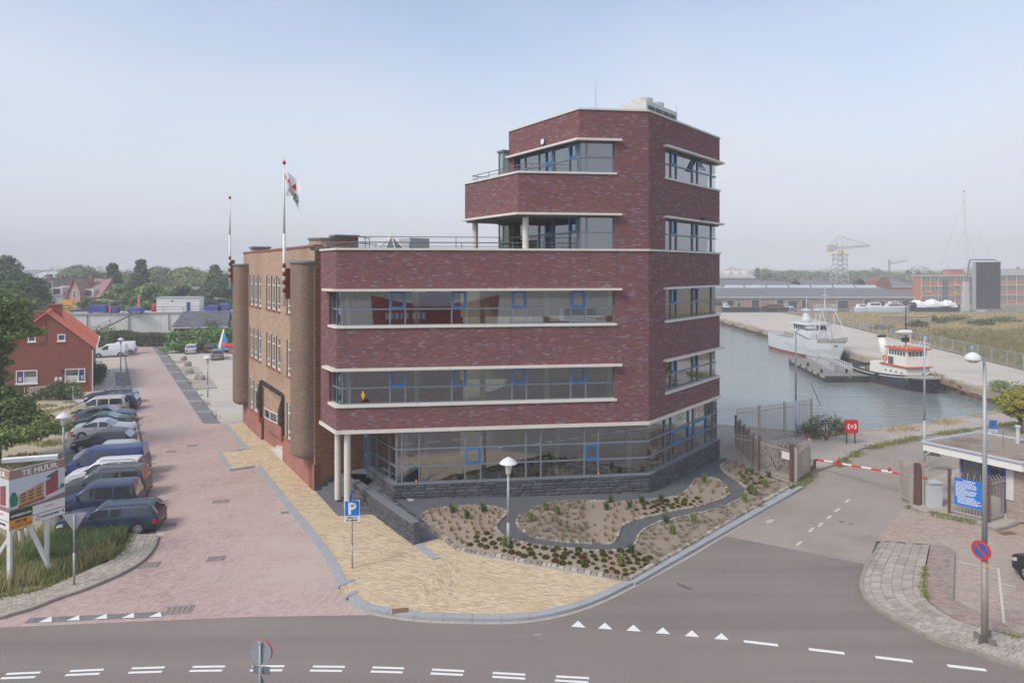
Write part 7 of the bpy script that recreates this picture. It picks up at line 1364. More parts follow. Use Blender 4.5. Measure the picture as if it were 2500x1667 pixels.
# concrete block, scraps on the field
p = G(2190, 792); mb = MB(); mb.obox((p.x-3, p.y, 0), (10.5, 0, 0), (0, 1.2, 0), (0, 0, 1.7)); r = tag(put('concrete_block', mb, quaym), 'low concrete wall block standing alone in the dry field', 'wall'); 
mb = MB(); mb.obox((p.x-3.1, p.y-.1, 1.7), (10.7, 0, 0), (0, 1.4, 0), (0, 0, .12)); put('coping', mb, concrete, r)
for i, (x, y, rx, rz_) in enumerate([(2270, 790, 4, 1.8), (2330, 786, 5, 1.6), (2390, 795, 4, 1.5), (2450, 788, 5, 1.7), (2240, 800, 3, 1.6), (2160, 806, 3, 1.2)]):
    p = G(x, y); shrub(['green bush right of the lone concrete wall', 'broad green bush in the field below the bridge', 'low bush in the field left of the picture edge', 'spreading bush near the right edge of the field', 'green bush at the end of the concrete wall', 'low bush left of the tug mast in the field'][i], (p.x, p.y, 0), (rx, 2, rz_), 500, .25, lf_green if i % 2 else lf_hedge, 500+i, group='bushes in the dry field')
# ------------------------------------------------------------------ far sheds, office, bridge, cranes, boats
grbr = brickmat('shed_grey_brick', [(0, (140, 116, 106)), (.5, (158, 134, 124)), (1, (170, 150, 140))], (150, 132, 124), .4, .12); sroof = mat('slate_shed_roof', (112, 112, 118), .85, var=.08, scale=.3); skyl = mat('skylight_glass', (176, 184, 190), .4, var=.08, scale=.3); dgreen = plain((60, 70, 76), .6)
WAT2 = MB(); WAT2.sheet([(55, 190), (240, 190), (240, 203), (55, 203)], -.035); struct('dock_water', WAT2, wm)
def shed(label, x0, x1, d, ye, yr, dep, wallm=None, roofmat=None, hip=True, name='long_shed', ops=(), sky=None, group='long sheds across the field'):
    X0, X1 = (x0-CXP)/FOC*d, (x1-CXP)/FOC*d; E = CAMH-(ye-HOR)/FOC*d; H = CAMH-(yr-HOR)/FOC*(d+dep/2); r = thing(name, label, 'shed', ((X0+X1)/2, d, 0), 0, group, True); w = (X1-X0)/2; mb = MB()
    for a, b, c, e in ((-w, 0, w, 0), (w, 0, w, dep), (w, dep, -w, dep), (-w, dep, -w, 0)): l = math.hypot(c-a, e-b); mb.poly([(a, b, 0), (c, e, 0), (c, e, E), (a, b, E)], [(0, 0), (l, 0), (l, E), (0, E)])
    put('wall', mb, wallm or grbr, r); hp_ = dep*.45 if hip else 0; mb = MB(); rm = roofmat or sroof
    mb.poly([(-w-.4, -.4, E-.1), (w+.4, -.4, E-.1), (w-hp_, dep/2, H), (-w, dep/2, H)]); mb.poly([(w+.4, dep+.4, E-.1), (-w-.4, dep+.4, E-.1), (-w, dep/2, H), (w-hp_, dep/2, H)]); mb.poly([(w+.4, -.4, E-.1), (w+.4, dep+.4, E-.1), (w-hp_, dep/2, H)]); rf = put('roof', mb, rm, r)
    mb = MB(); mb.box(-w-.4, w+.4, -.5, -.35, E-.3, E-.08); put('gutter', mb, wpaint, r)
    if sky:
        n = 8; 
        for k in range(n): a, b = lerp(sky[0], sky[1], k/n), lerp(sky[0], sky[1], (k+1)/n)-.4; mb = MB(); f0, f1 = .80, 1.0; z = lambda f: lerp(E, H, f)+.12; y = lambda f: dep/2*f; mb.poly([(a, y(f0), z(f0)), (b, y(f0), z(f0)), (b, y(f1), z(f1)+.3), (a, y(f1), z(f1)+.3)]); mb.poly([(a, y(f1), z(f1)+.3), (b, y(f1), z(f1)+.3), (b, dep-y(f0), z(f0)), (a, dep-y(f0), z(f0))]); put('skylight', mb, skyl, rf)
    for (xp, z0, z1, wd, kind) in ops:
        c = (xp-CXP)/FOC*d-(X0+X1)/2; f = MB(); f.box(c-wd/2-.15, c+wd/2+.15, -.09, .02, z0-.1, z1+.18); o_ = put('door' if kind == 'd' else 'window', f, plain((186, 184, 178), .7), r); f = MB(); f.box(c-wd/2, c+wd/2, -.12, -.06, z0, z1); put('leaf' if kind == 'd' else 'pane', f, dgreen if kind == 'd' else sglassd, o_)
    return r
c6 = lambda x: 1740+x/3.095
shed('long low brick shed with slate roof and skylight ridge across the field', 1700, 2229, 209, 724.5, 699, 15, sky=(-30, 26), ops=[(c6(x), z0, z1, wd, k) for x, z0, z1, wd, k in ((40, .9, 2.6, 2.2, 'w'), (132, .9, 2.6, 2.0, 'w'), (197, 0, 1.9, .9, 'd'), (322, .2, 2.6, 2.2, 'd'), (415, 0, 1.9, .8, 'd'), (510, .2, 2.6, 2.0, 'd'), (604, 0, 2.4, 2.8, 'd'), (697, .4, 2.5, 2.0, 'd'), (983, 0, 2.4, 3.0, 'd'), (1168, .2, 2.6, 2.2, 'd'), (1278, .9, 2.3, 1.8, 'w'), (1368, 0, 2.0, 3.0, 'd'), (1458, .9, 2.6, 2.2, 'w'))])
shed('second slate-roofed shed just behind the long one', 1690, 1960, 235, 697, 684.5, 14, hip=True); shed('gabled grey shed left of the crane foot', 1960, 2032, 245, 696, 683, 12, hip=False); shed('broad slate-roofed hall behind the brown arch', 2130, 2252, 262, 699, 680.5, 18, hip=True); shed('shed with roof lights on its slope, behind the crane', 2030, 2110, 250, 697, 690, 10, hip=True)
d = 275; X0, X1 = (1690-CXP)/FOC*d, (1842-CXP)/FOC*d; r = thing('sawtooth_hall', 'tall hall with a sawtooth glass roof at far left of the harbour', 'hall', ((X0+X1)/2, d, 0), 0, None, True); w = (X1-X0)/2; mb = MB(); mb.box(-w, w, 0, 16, 0, 8.2); put('wall', mb, plain((124, 138, 146), .7, var=.08), r); mb = MB(); mb.box(-w-.3, w+.3, -.3, 16, 8.2, 8.9); put('cornice', mb, plain((188, 188, 186), .7), r)
for k in range(7):
    a = -w+2*w*k/7; b = a+2*w/7; mb = MB(); mb.poly([(a, 0, 8.9), (b, 0, 8.9), (a+.9, 0, 11.4)]); mb.poly([(a, 0, 8.9), (a+.9, 0, 11.4), (a+.9, 16, 11.4), (a, 16, 8.9)]); s_ = put('sawtooth_roof', mb, plain((206, 206, 204), .7), r); mb = MB(); mb.poly([(a+.9, 0, 11.4), (b, 0, 8.9), (b, 16, 8.9), (a+.9, 16, 11.4)]); put('slope', mb, plain((112, 116, 124), .8), s_)
for k in range(8): mb = MB(); a = -w+2*w*(k+.1)/8; mb.box(a, a+2*w/8*.8, -.05, .02, 5.6, 7.6); put('window', mb, plain((150, 170, 176), .5), r)
# brown arched hall
d = 250; X = (2158-CXP)/FOC*d; r = thing('arched_hall', 'brown barrel-roofed hall end rising over the long shed', 'hall', (X, d, 0), 0, None, True); mb = MB(); w = 2.9; n = 14; P = [(-w, 0), ]+[(-w*math.cos(math.pi*k/n), 5.2+3.9*math.sin(math.pi*k/n)) for k in range(n+1)]+[(w, 0)]; mb.poly([(x, 0, z) for x, z in P][::-1]); put('front', mb, plain((128, 78, 72), .8, var=.08), r); mb = MB()
for (x0, z0), (x1, z1) in zip(P, P[1:]): mb.poly([(x0, 0, z0), (x1, 0, z1), (x1+3.0, 14, z1), (x0+3.0, 14, z0)])
put('shell', mb, plain((136, 84, 76), .8, var=.08), r)
# orange brick office with concrete frame
ob = brickmat('orange_panel_brick', [(0, (172, 112, 96)), (.5, (186, 124, 106)), (1, (196, 138, 118))], (176, 126, 110), .4, .12); cf = plain((196, 188, 174), .8, var=.06); d = 228
def office(label, x0, x1, d, dep, H, fl, bays, grp, right=True):
    X0, X1 = (x0-CXP)/FOC*d, (x1-CXP)/FOC*d; r = thing('panel_office', label, 'building', (X0, d, 0), 0, grp, True); Wd = X1-X0; mb = MB()
    for a, b, c, e in ((0, 0, Wd, 0), (Wd, 0, Wd, dep), (Wd, dep, 0, dep), (0, dep, 0, 0)): l = math.hypot(c-a, e-b); mb.poly([(a, b, 0), (c, e, 0), (c, e, H), (a, b, H)], [(0, 0), (l, 0), (l, H), (0, H)])
    put('brick_wall', mb, ob, r); mb = MB(); mb.box(-.3, Wd+.3, -.3, dep+.3, H, H+.35); put('roof', mb, cf, r)
    for k in range(fl+1): mb = MB(); mb.box(-.05, Wd+.05, -.14, .02, H*k/fl-.16, H*k/fl+.16); put('floor_beam', mb, cf, r)
    for k in range(bays+1): mb = MB(); x = Wd*k/bays; mb.box(x-.14, x+.14, -.18, .02, 0, H); put('pillar', mb, cf, r)
    for f in range(fl):
        for k in range(bays):
            a, b = Wd*k/bays+.22, Wd*(k+1)/bays-.22; z0 = H*f/fl+H/fl*.52; z1 = H*(f+1)/fl-.22; mb = MB(); mb.box(a, b, -.06, .02, z0, z1); wn_ = put('window', mb, plain((104, 112, 116), .4), r)
            for q in (.33, .66): mb = MB(); mb.box(lerp(a, b, q)-.05, lerp(a, b, q)+.05, -.09, -.05, z0, z1); put('mullion', mb, wpaint, wn_)
    return r
r = office('orange brick panel office with concrete frame, left of the raised bridge', 2250, 2372, 228, 5, 9.6, 3, 6, 'orange brick offices'); mb = MB(); mb.box(9.8, 14.6, 1, 4, 9.9, 11.8); tw = put('tower_room', mb, ob, r); mb = MB(); mb.box(9.6, 14.8, .8, 4.2, 11.8, 12.0); put('roof', mb, cf, tw)
for k in (1, 3): mb = MB(); mb.box(2.4+k*4.6, 4.0+k*4.6, -.2, .02, 0, 9); put('stair_glazing', mb, plain((96, 112, 124), .4), r)
office('orange brick panel office continuing right of the raised bridge', 2434, 2600, 232, 5, 9.9, 3, 7, 'orange brick offices')
for x, y in ((2267, 712), (2335, 695), (2336, 717)): 
    p = AT(x, y, 227.6); mb = MB(); mb.box(p.x-.7, p.x+.7, p.y-.05, p.y+.05, p.z-.3, p.z+.3); tag(put('sign_panel', mb, plain((226, 186, 60), .6)), 'small yellow sign panel on the orange office, %s' % {712: 'lower left bay', 695: 'upper right bay', 717: 'lower right bay'}[y], 'sign', 'yellow signs on the orange office')
# raised bridge leaf with tower posts
blk = mat('bridge_timber', (68, 68, 76), .85, var=.12, scale=.6); brd = thing('raised_bridge', 'dark raised bridge leaf of planks with grey tower posts', 'bridge', ((2395-CXP)/FOC*196, 196, 0), 0, None, True); X0 = -1.3; X1 = 5.5; n = 12
for k in range(n): mb = MB(); a = lerp(X0, X1, k/n); mb.box(a+.03, a+(X1-X0)/n-.03, -.22*(k % 2), .3, .6, 14.0); put('deck_plank', mb, blk if k % 2 else plain((54, 54, 62), .85), brd)
for z in (.6, 4.2, 8.0, 11.2, 13.7): mb = MB(); mb.box(X0-.1, X1+.1, -.3, 0, z, z+.35); put('cross_beam', mb, plain((70, 70, 74), .8), brd)
mb = MB(); mb.box(X0-.9, X0-.2, -.2, .5, .3, 14.1); put('side_girder', mb, plain((166, 166, 166), .7), brd)
for x in (-3.4, 5.9): mb = MB(); frus(mb, x-.8, x+.8, .8, 2.4, 0, 8.4, .3, .3, .2); tw = put('tower_post', mb, plain((190, 188, 184), .7), brd) if x < 0 else None; 
mb = MB(); mb.tube([(-3.3, 1.5, 8.2), (-2.4, 1.2, 14.7)], .22, 6); mb.tube([(-2.4, 1.2, 14.7), (4.4, .6, 14.7)], .2, 6); mb.tube([(4.4, .6, 14.7), (5.4, .3, 14.0)], .1, 6); put('balance_arm', mb, plain((124, 124, 128), .7), brd)
for z in (1.0, 3.6): mb = MB(); mb.tube([(-2.6, 0, z), (-1.2, 0, z)], .08, 6); put('strut', mb, plain((150, 150, 150), .7), brd)
# tall mast of a sailing ship behind, with stays
mp0 = AT(2364, 760, 240); mt_ = thing('ship_mast', 'very tall pale mast with spreaders and stays behind the bridge', 'mast', (mp0.x, mp0.y, 0), 0, None, True); H = CAMH+(657-482)/FOC*240; mb = MB(); mb.cyl((0, 0, 0), (-1.5, 0, H), .28, .14, 8); put('spar', mb, plain((206, 208, 210), .6), mt_)
for f in (.42, .55, .68, .82, .97): mb = MB(); x = -1.5*f; mb.tube([(x-1.2, 0, H*f), (x+.6, 0, H*f-.1)], .05, 5); put('spreader', mb, plain((180, 182, 184), .6), mt_)
for (x1, z1, f) in ((8.6, 14.0, .97), (3.5, 13.5, .68), (-13, 4, .97), (-11, 4, .7)): mb = MB(); mb.cyl((-1.5*f, 0, H*f), (x1, 0, z1), .035, n=4); put('stay', mb, plain((140, 142, 146), .6), mt_)
mb = MB(); mb.cyl((-1.5, 0, H), (-1.5, 0, H+2), .04, n=5); mb.lathe((-1.5, 0, H+2), [(.2, 0), (.3, .2), (.1, .4)], 8); put('masthead', mb, plain((120, 122, 126), .6), mt_)
# cranes
def lattice(mb, A, B, w0, w1, n, r):
    A, B = Vector(A), Vector(B); d = (B-A).normalized(); e = Vector((0, 1, 0)) if abs(d.y) < .8 else Vector((1, 0, 0)); u = d.cross(e).normalized(); v = d.cross(u); C = lambda f, i: A.lerp(B, f)+(u*(1 if i in (0, 1) else -1)+v*(1 if i in (0, 3) else -1))*lerp(w0, w1, f)/2
    for i in range(4): mb.cyl(C(0, i), C(1, i), r, n=4)
    for k in range(n):
        for i in range(4): j = (i+1) % 4; mb.cyl(C(k/n, i), C((k+1)/n, j), r*.6, n=4, cap=False); mb.cyl(C(k/n, i), C(k/n, j), r*.6, n=4, cap=False)
cp = AT(2050, 700, 320); cr = thing('dock_crane', 'grey hammerhead dock crane on a lattice tower with yellow cab', 'crane', (cp.x, cp.y, 0), 0, None, True); cg = plain((168, 172, 178), .6); yc = plain((214, 170, 70), .6); zz = lambda y: CAMH-(y-HOR)/FOC*320; sx = 320/FOC
mb = MB(); lattice(mb, (-.5, 0, 0), (.2, 0, zz(622)), 6.8, 4.2, 8, .2); put('tower', mb, cg, cr); mb = MB(); mb.box(-2.8, 3.2, -2.6, 2.6, zz(622), zz(620)); put('platform', mb, cg, cr); mb = MB(); mb.lathe((.6, 0, zz(620)), [(1.2, 0), (1.2, 1.2), (.9, 1.9)], 10); put('slewing_cab', mb, yc, cr)
mb = MB(); lattice(mb, (-4.5, 0, zz(607)), (14.2, 0, zz(600)), 1.3, .7, 14, .12); put('jib', mb, cg, cr); mb = MB(); mb.box(-5.4, -2.2, -1.2, 1.2, zz(612), zz(598)); put('machine_house', mb, plain((178, 180, 182), .6), cr); mb = MB(); mb.box(-5.6, -3.4, -1.1, 1.1, zz(615), zz(611)); put('counterweight', mb, yc, cr); mb = MB(); mb.tube([(-4.8, 0, zz(600)), (-.8, 0, zz(579)), (.8, 0, zz(578)), (14, 0, zz(599))], .14, 5)
for k in range(1, 9): f = k/9; mb.cyl((lerp(.8, 14, f), 0, lerp(zz(578), zz(599), f)), (lerp(.8, 14, f), 0, lerp(zz(605), zz(600), f)), .07, n=4)
for a in (-.8, .8): mb.cyl((a, 0, zz(578)), (a*1.6, 0, zz(606)), .16, n=5)
put('apex_frame', mb, cg, cr); mb = MB(); mb.box(1.5, 3.2, -1, 1, 0, 0) if False else None
cp = AT(2171, 690, 520); cr = thing('tower_crane', 'small blue-grey tower crane far off over the trees', 'crane', (cp.x, cp.y, 0), 0, None, True); zz = lambda y: CAMH-(y-HOR)/FOC*520; c2_ = plain((128, 142, 158), .7); mb = MB(); mb.cyl((0, 0, 0), (0, 0, zz(634)), .8, n=6); put('mast', mb, c2_, cr); mb = MB(); mb.cyl((-.5, 0, zz(644)), (13.5, 0, zz(635.5)), .7, .4, 6); put('jib', mb, c2_, cr); mb = MB(); mb.cyl((0, 0, zz(634)), (13, 0, zz(636)), .1, n=4); put('stay', mb, c2_, cr)
# far church
X = (2096-CXP)/FOC*620; r = thing('far_church', 'hazy church with a small spire beyond the trees', 'church', (X, 620, 0), 0, None, True); zz = lambda y: CAMH-(y-HOR)/FOC*620; mb = MB(); mb.box(-16, 8, 0, 10, 0, zz(674)); put('nave', mb, plain((170, 174, 180), .8), r); mb = MB(); mb.poly([(-16, 0, zz(674)), (8, 0, zz(674)), (6, 5, zz(665)), (-16, 5, zz(665))]); put('roof', mb, plain((150, 158, 168), .8), r); mb = MB(); mb.box(-1.2, 1.2, 0, 2.4, 0, zz(662)); put('tower', mb, plain((186, 182, 170), .8), r); mb = MB(); mb.poly([(-1.3, 0, zz(662)), (1.3, 0, zz(662)), (0, 1.2, zz(651))]); mb.poly([(1.3, 0, zz(662)), (1.3, 2.4, zz(662)), (0, 1.2, zz(651))]); put('spire', mb, plain((190, 190, 180), .8), r)
r = townhouse('stone house with grey roof above the right office', 2452, 2540, 656, 669, 330, 14, (164, 154, 146), (150, 146, 148), wins=W3(4, .8), name='stone_house')
# boats lying beyond the field
BG = 'boats at the dock beyond the field'
def boat(label, x, y, d, L, B, H, hullc, supers, cover=None, hd=0.0):
    p = AT(x, y, d); r = thing('moored_boat', label, 'boat', (p.x-L/2, p.y, p.z), hd, BG, True); mb = MB(); n = 12
    for i in range(n):
        f = lambda t: (t*L, B/2*(1-max(0, (t-.6)/.4)**2)*(.8+.2*min(1, t/.2)), H*(1+.35*max(0, (t-.5)/.5)**2))
        a, b = f(i/n), f((i+1)/n)
        for s in (1, -1): mb.poly([(a[0], s*a[1], a[2]), (b[0], s*b[1], b[2]), (b[0]*.98, s*b[1]*.75, -.5), (a[0]*.98, s*a[1]*.75, -.5)][::s]); 
        mb.poly([(a[0], -a[1], a[2]), (b[0], -b[1], b[2]), (b[0], b[1], b[2]), (a[0], a[1], a[2])])
    put('hull', mb, plain(hullc, .6), r)
    for (x0, x1, z0, z1, c) in supers: mb = MB(); frus(mb, x0*L, x1*L, -B*.32, B*.32, H+z0, H+z1, .2, .4, .15); cb = put('cabin', mb, plain(c, .6), r); mb = MB(); mb.box(x0*L+.4, x1*L-.6, -B*.33, -B*.30, H+lerp(z0, z1, .45), H+lerp(z0, z1, .8)); put('window', mb, sglassd, cb)
    if cover:
        mb = MB(); m = 16
        for i in range(m):
            for j in range(8):
                def cpt(u, v): t = math.pi*v; zz_ = 1.9*math.sin(t)**.8*(1+.25*math.sin(u*17)+.12*math.sin(u*41+v*9))*(1-.4*abs(u-.45)); return (L*(.02+.86*u), -B*.5*math.cos(t)*(1-.3*u**4), H-.3+zz_)
                mb.poly([cpt(i/m, j/8), cpt((i+1)/m, j/8), cpt((i+1)/m, (j+1)/8), cpt(i/m, (j+1)/8)])
        put('tarpaulin', mb, plain(cover, .7), r)
    mb = MB(); mb.cyl((L*.5, 0, H), (L*.5, 0, H+2.5), .06, n=5); put('mast', mb, plain((180, 180, 180), .5), r); return r
boat('dark-hulled barge shrouded in white tarpaulin before the orange office', 2285, 757, 196, 14, 4.4, 1.2, (70, 60, 56), (), (226, 228, 230)); boat('white cabin cruiser, leftmost of the small boats by the shed', 2110, 757, 198, 7, 2.6, .8, (226, 228, 230), ((.2, .6, 0, .9, (222, 224, 226)),)); boat('white motor boat with rounded cover in the small boat row', 2140, 757, 197, 6, 2.5, .9, (220, 222, 224), ((.1, .7, 0, 1.3, (214, 216, 218)),)); boat('white and grey motor yacht, rightmost of the small boats', 2185, 757, 197, 9, 2.8, .9, (216, 220, 224), ((.2, .75, 0, .9, (206, 210, 214)), (.3, .6, .9, 1.6, (196, 200, 204)))); boat('long black barge with a white wheelhouse at the left', 1820, 757, 196, 13, 3.2, .8, (52, 54, 58), ((.02, .12, 0, 1.2, (206, 206, 206)),)); boat('black barge with brown cabin roof beside the white car', 1893, 757, 197, 8, 3, .7, (56, 56, 60), ((.1, .8, 0, 1.1, (120, 92, 84)),))
p = AT(1919, 755, 203); car('small white car parked before the long shed', Vector((p.x, p.y)), R(4), 4.2, 1.75, 1.6, 'hatch', (224, 226, 228), None, metal=0.0)
p = AT(2247, 732, 215); car('red van glimpsed between the shed and the orange office', Vector((p.x, p.y)), R(8), 5.4, 2.0, 2.6, 'boxvan', (186, 70, 86), None, 'parked_van', 'van', metal=0.0)
# road lamp on the far quay
simplelamp('thin street lamp standing before the long shed', 1858, 760, 190, 7.6, None)
# ------------------------------------------------------------------ street furniture
galv = mat('galvanised_pole', (164, 168, 172), .5, .3, var=.08, scale=2); lampw = mat('lamp_hat_white', (214, 216, 218), .5, var=.05); lampg = glassmat('lamp_globe', (200, 202, 200), .1, .2, opaque=True)
def parklamp(label, x, y, h=3.95, z=0.0):
    p = G(x, y, z); r = thing('street_lamp', label, 'street lamp', (p.x, p.y, z), 0, 'hat-topped street lamps', True); mb = MB(); mb.cyl((0, 0, 0), (0, 0, h*.3), .075, .07, 12); mb.cyl((0, 0, h*.3), (0, 0, h-.75), .06, .05, 12); put('post', mb, galv, r, True)
    mb = MB(); mb.lathe((0, 0, h-.78), [(.07, 0), (.10, .08), (.12, .1)], 12); put('collar', mb, galv, r); mb = MB(); mb.lathe((0, 0, h-.68), [(.11, 0), (.17, .36), (.185, .42)], 14); put('globe', mb, lampg, r); mb = MB(); mb.lathe((0, 0, h-.27), [(.38, 0), (.37, .03), (.24, .15), (.08, .24), (.03, .27)], 18); put('hat', mb, lampw, r, False)
parklamp('hat-topped lamp post standing in the front garden', 1241, 1343, z=.12); parklamp('hat-topped lamp post behind the billboard, before the tree', 155, 1178); parklamp('hat-topped lamp post beside the white delivery vans', 295, 906); parklamp('hat-topped lamp post on the parking lot edge', 507, 970)
# tall lamp at the right with no-parking sign
p = G(2404, 1566, .1); r = thing('tall_lamp_post', 'tall grey lamp post with white hooded head at the right, rusty foot', 'lamp post', (p.x, p.y, .1), 0, None, True); H = CAMH-(870-HOR)/FOC*p.y-.1
mb = MB(); mb.cyl((0, 0, 0), (0, 0, 2.6), .105, .095, 14); put('lower_shaft', mb, mat('weathered_pole', (150, 144, 136), .6, .2, var=.15, scale=1.5), r, True); mb = MB(); mb.cyl((0, 0, 2.6), (0, 0, H-.3), .085, .05, 14); put('upper_shaft', mb, galv, r, True)
mb = MB(); mb.tube([(0, 0, H-.35), (-.03, 0, H-.1), (-.12, 0, H-.02), (-.3, 0, H)], .04, 8); put('arm', mb, galv, r); mb = MB(); mb.lathe((-.38, 0, H-.12), [(.24, 0), (.25, .04), (.2, .16), (.08, .24), (.02, .26)], 16); put('hood', mb, lampw, r, True); mb = MB(); mb.lathe((-.38, 0, H-.16), [(.1, -.04), (.22, .04)], 14); put('glass', mb, lampg, r)
mb = MB(); 
for k in range(4): a = k*1.57+.4; mb.obox((math.cos(a)*.08, math.sin(a)*.08, 0), (math.cos(a)*.25, math.sin(a)*.25, 0), (-math.sin(a)*.04, math.cos(a)*.04, 0), (0, 0, .3-.1*(k % 2)))
put('foot_plates', mb, plain((120, 116, 110), .8), r); mb = MB(); mb.box(-.05, .05, -.11, -.09, 2.42, 2.5); put('number_tag', mb, plain((226, 168, 40), .6), r)
np_ = thing('no_parking_sign', 'round no-parking sign, red ring round blue, on the tall lamp post', 'sign', (p.x, p.y, .1), R(-64), None, True)
def disc(mb, c, rr, n=24, y=0.0, flip=False): q = [(c[0]+rr*math.cos(6.2832*k/n), y, c[2]+rr*math.sin(6.2832*k/n)) for k in range(n)]; mb.poly(q if not flip else q[::-1])
mb = MB(); mb.cyl((-.02, -.17, 2.95), (-.02, -.14, 2.95), .3, n=26); put('plate', mb, plain((206, 54, 52), .5), np_); mb = MB(); disc(mb, (-.02, 0, 2.95), .225, 26, -.176); put('blue_disc', mb, plain((34, 96, 168), .5), np_); mb = MB(); mb.poly([(-.02+a, -.18, 2.95+b) for a, b in ((-.19, .13), (-.13, .19), (.19, -.13), (.13, -.19))]); mb.poly([(-.02+a, -.1805, 2.95+b) for a, b in ((.13, -.19), (.19, -.13), (-.13, .19), (-.19, .13))]); put('red_bar', mb, plain((206, 54, 52), .5), np_)
mb = MB(); mb.box(-.06, .02, -.14, -.09, 2.8, 3.1); put('clamp', mb, galv, np_)
# parking sign
p = G(860, 1386, .1); r = thing('parking_sign', 'blue P parking sign with white text plate on a thin pole', 'sign', (p.x, p.y, .1), R(6), None, True); D = p.y; sc = D/FOC; zt = lambda y: CAMH-(y-HOR)*sc-.1
mb = MB(); mb.cyl((0, 0, 0), (0, 0, .9), .036, n=10); mb.cyl((0, 0, .9), (0, 0, zt(1222)), .026, n=10); put('pole', mb, galv, r, True); a = .30; z0, z1 = zt(1258), zt(1219.5); bp_l = plain((20, 116, 208), .5)
mb = MB(); mb.box(-a, a, -.07, -.05, z0, z1); put('white_edge', mb, wpaint, r); mb = MB(); mb.box(-a+.025, a-.025, -.078, -.068, z0+.025, z1-.025); put('blue_plate', mb, bp_l, r)
lettering('P', (z1-z0)*1.05, wpaint, (0, -.082, z0+(z1-z0)*.14), (1, 0, 0), parent=r, bold=.03, ext=.002); z2 = zt(1271); mb = MB(); mb.box(-a, a, -.07, -.05, z2, z0-.012); put('text_plate', mb, wpaint, r)
lettering('alleen in', .115, plain((36, 38, 44), .7), (0, -.074, z2+.125), (1, 0, 0), parent=r, bold=.02, ext=.002); lettering('de vakken', .115, plain((36, 38, 44), .7), (0, -.074, z2+.025), (1, 0, 0), parent=r, bold=.02, ext=.002)
mb = MB(); mb.obox((-.02, .03, zt(1222)), (-.05, -.35, 0), (.015, 0, 0), (0, 0, .34)); put('side_plate', mb, bp_l, r)
# give-way sign seen from behind
p = G(181, 1426, .1); r = thing('give_way_sign', 'triangular give-way sign seen from behind on the left corner', 'sign', (p.x, p.y, .1), R(22), None, True); mb = MB(); mb.cyl((0, 0, 0), (0, 0, 1.2), .042, n=10); mb.cyl((0, 0, 1.2), (0, 0, 2.62), .032, n=10); put('pole', mb, galv, r, True)
def tri(s, y0, y1): 
    mb = MB(); q = [(-s, 2.66), (s, 2.66), (0, 2.66-s*1.73)]; f = [(x, y0, z) for x, z in q]; b = [(x, y1, z) for x, z in q]; mb.poly(f[::-1]); mb.poly(b)
    for k in range(3): j = (k+1) % 3; mb.poly([f[k], f[j], b[j], b[k]])
    return mb
put('back_plate', tri(.40, .04, .055), plain((168, 172, 176), .5, .3), r); put('red_face', tri(.42, .056, .066), plain((196, 56, 54), .5), r)
# round sign post at the bottom, seen from behind
p = AT(635, 1680, 17.2); r = thing('round_sign', 'round traffic sign seen from behind at the bottom edge, small plates below', 'sign', (p.x, p.y, 0), R(-10), None, True); zt = lambda y: CAMH-(y-HOR)/FOC*17.2
mb = MB(); mb.cyl((0, 0, 0), (0, 0, zt(1566)), .03, n=10); put('pole', mb, galv, r, True); mb = MB(); mb.cyl((0, .035, zt(1593)), (0, .05, zt(1593)), .285, n=30); put('back_plate', mb, plain((158, 166, 174), .5, .3), r); mb = MB(); mb.cyl((0.01, .05, zt(1593)+.01), (.01, .07, zt(1593)+.01), .295, n=30); put('red_rim', mb, plain((206, 70, 64), .5), r)
mb = MB(); torus(mb, (0, .04, zt(1593)), .28, .012, (0, 1, 0), 30, 6); put('rim', mb, galv, r)
for s in (-1, 1): mb = MB(); mb.box(.04*s if s > 0 else -.21, .24 if s > 0 else -.04, .03, .05, zt(1646), zt(1627)); put('small_plate', mb, plain((112, 120, 126), .5), r)
mb = MB(); mb.poly([(-.28, .04, zt(1700)), (.28, .04, zt(1700)), (0, .04, zt(1650))]); mb.poly([(.28, .05, zt(1700)), (-.28, .05, zt(1700)), (0, .05, zt(1650))]); put('triangle_plate', mb, plain((150, 158, 164), .5, .3), r)
for y in (1571, 1637): mb = MB(); mb.box(-.05, .05, -.03, .04, zt(y)-.03, zt(y)+.03); put('clamp', mb, galv, r)
# billboard on white posts
bx = lambda x, y: (x/7.127, 1100+y/7.127)
bbw = mat('billboard_timber', (222, 222, 220), .7, var=.05, scale=2); Bc = V2(G(*[29, 1432])); dR = 1.0
pr_ = V2(G(119, 1398)); bb = thing('billboard', 'V-shaped TE HUUR billboard on white timber posts, left foreground', 'billboard', (*Bc, 0)); ub = (pr_-Bc).normalized()
Dc = Bc.y; ptop = lambda y, d: CAMH-(y-HOR)/FOC*d
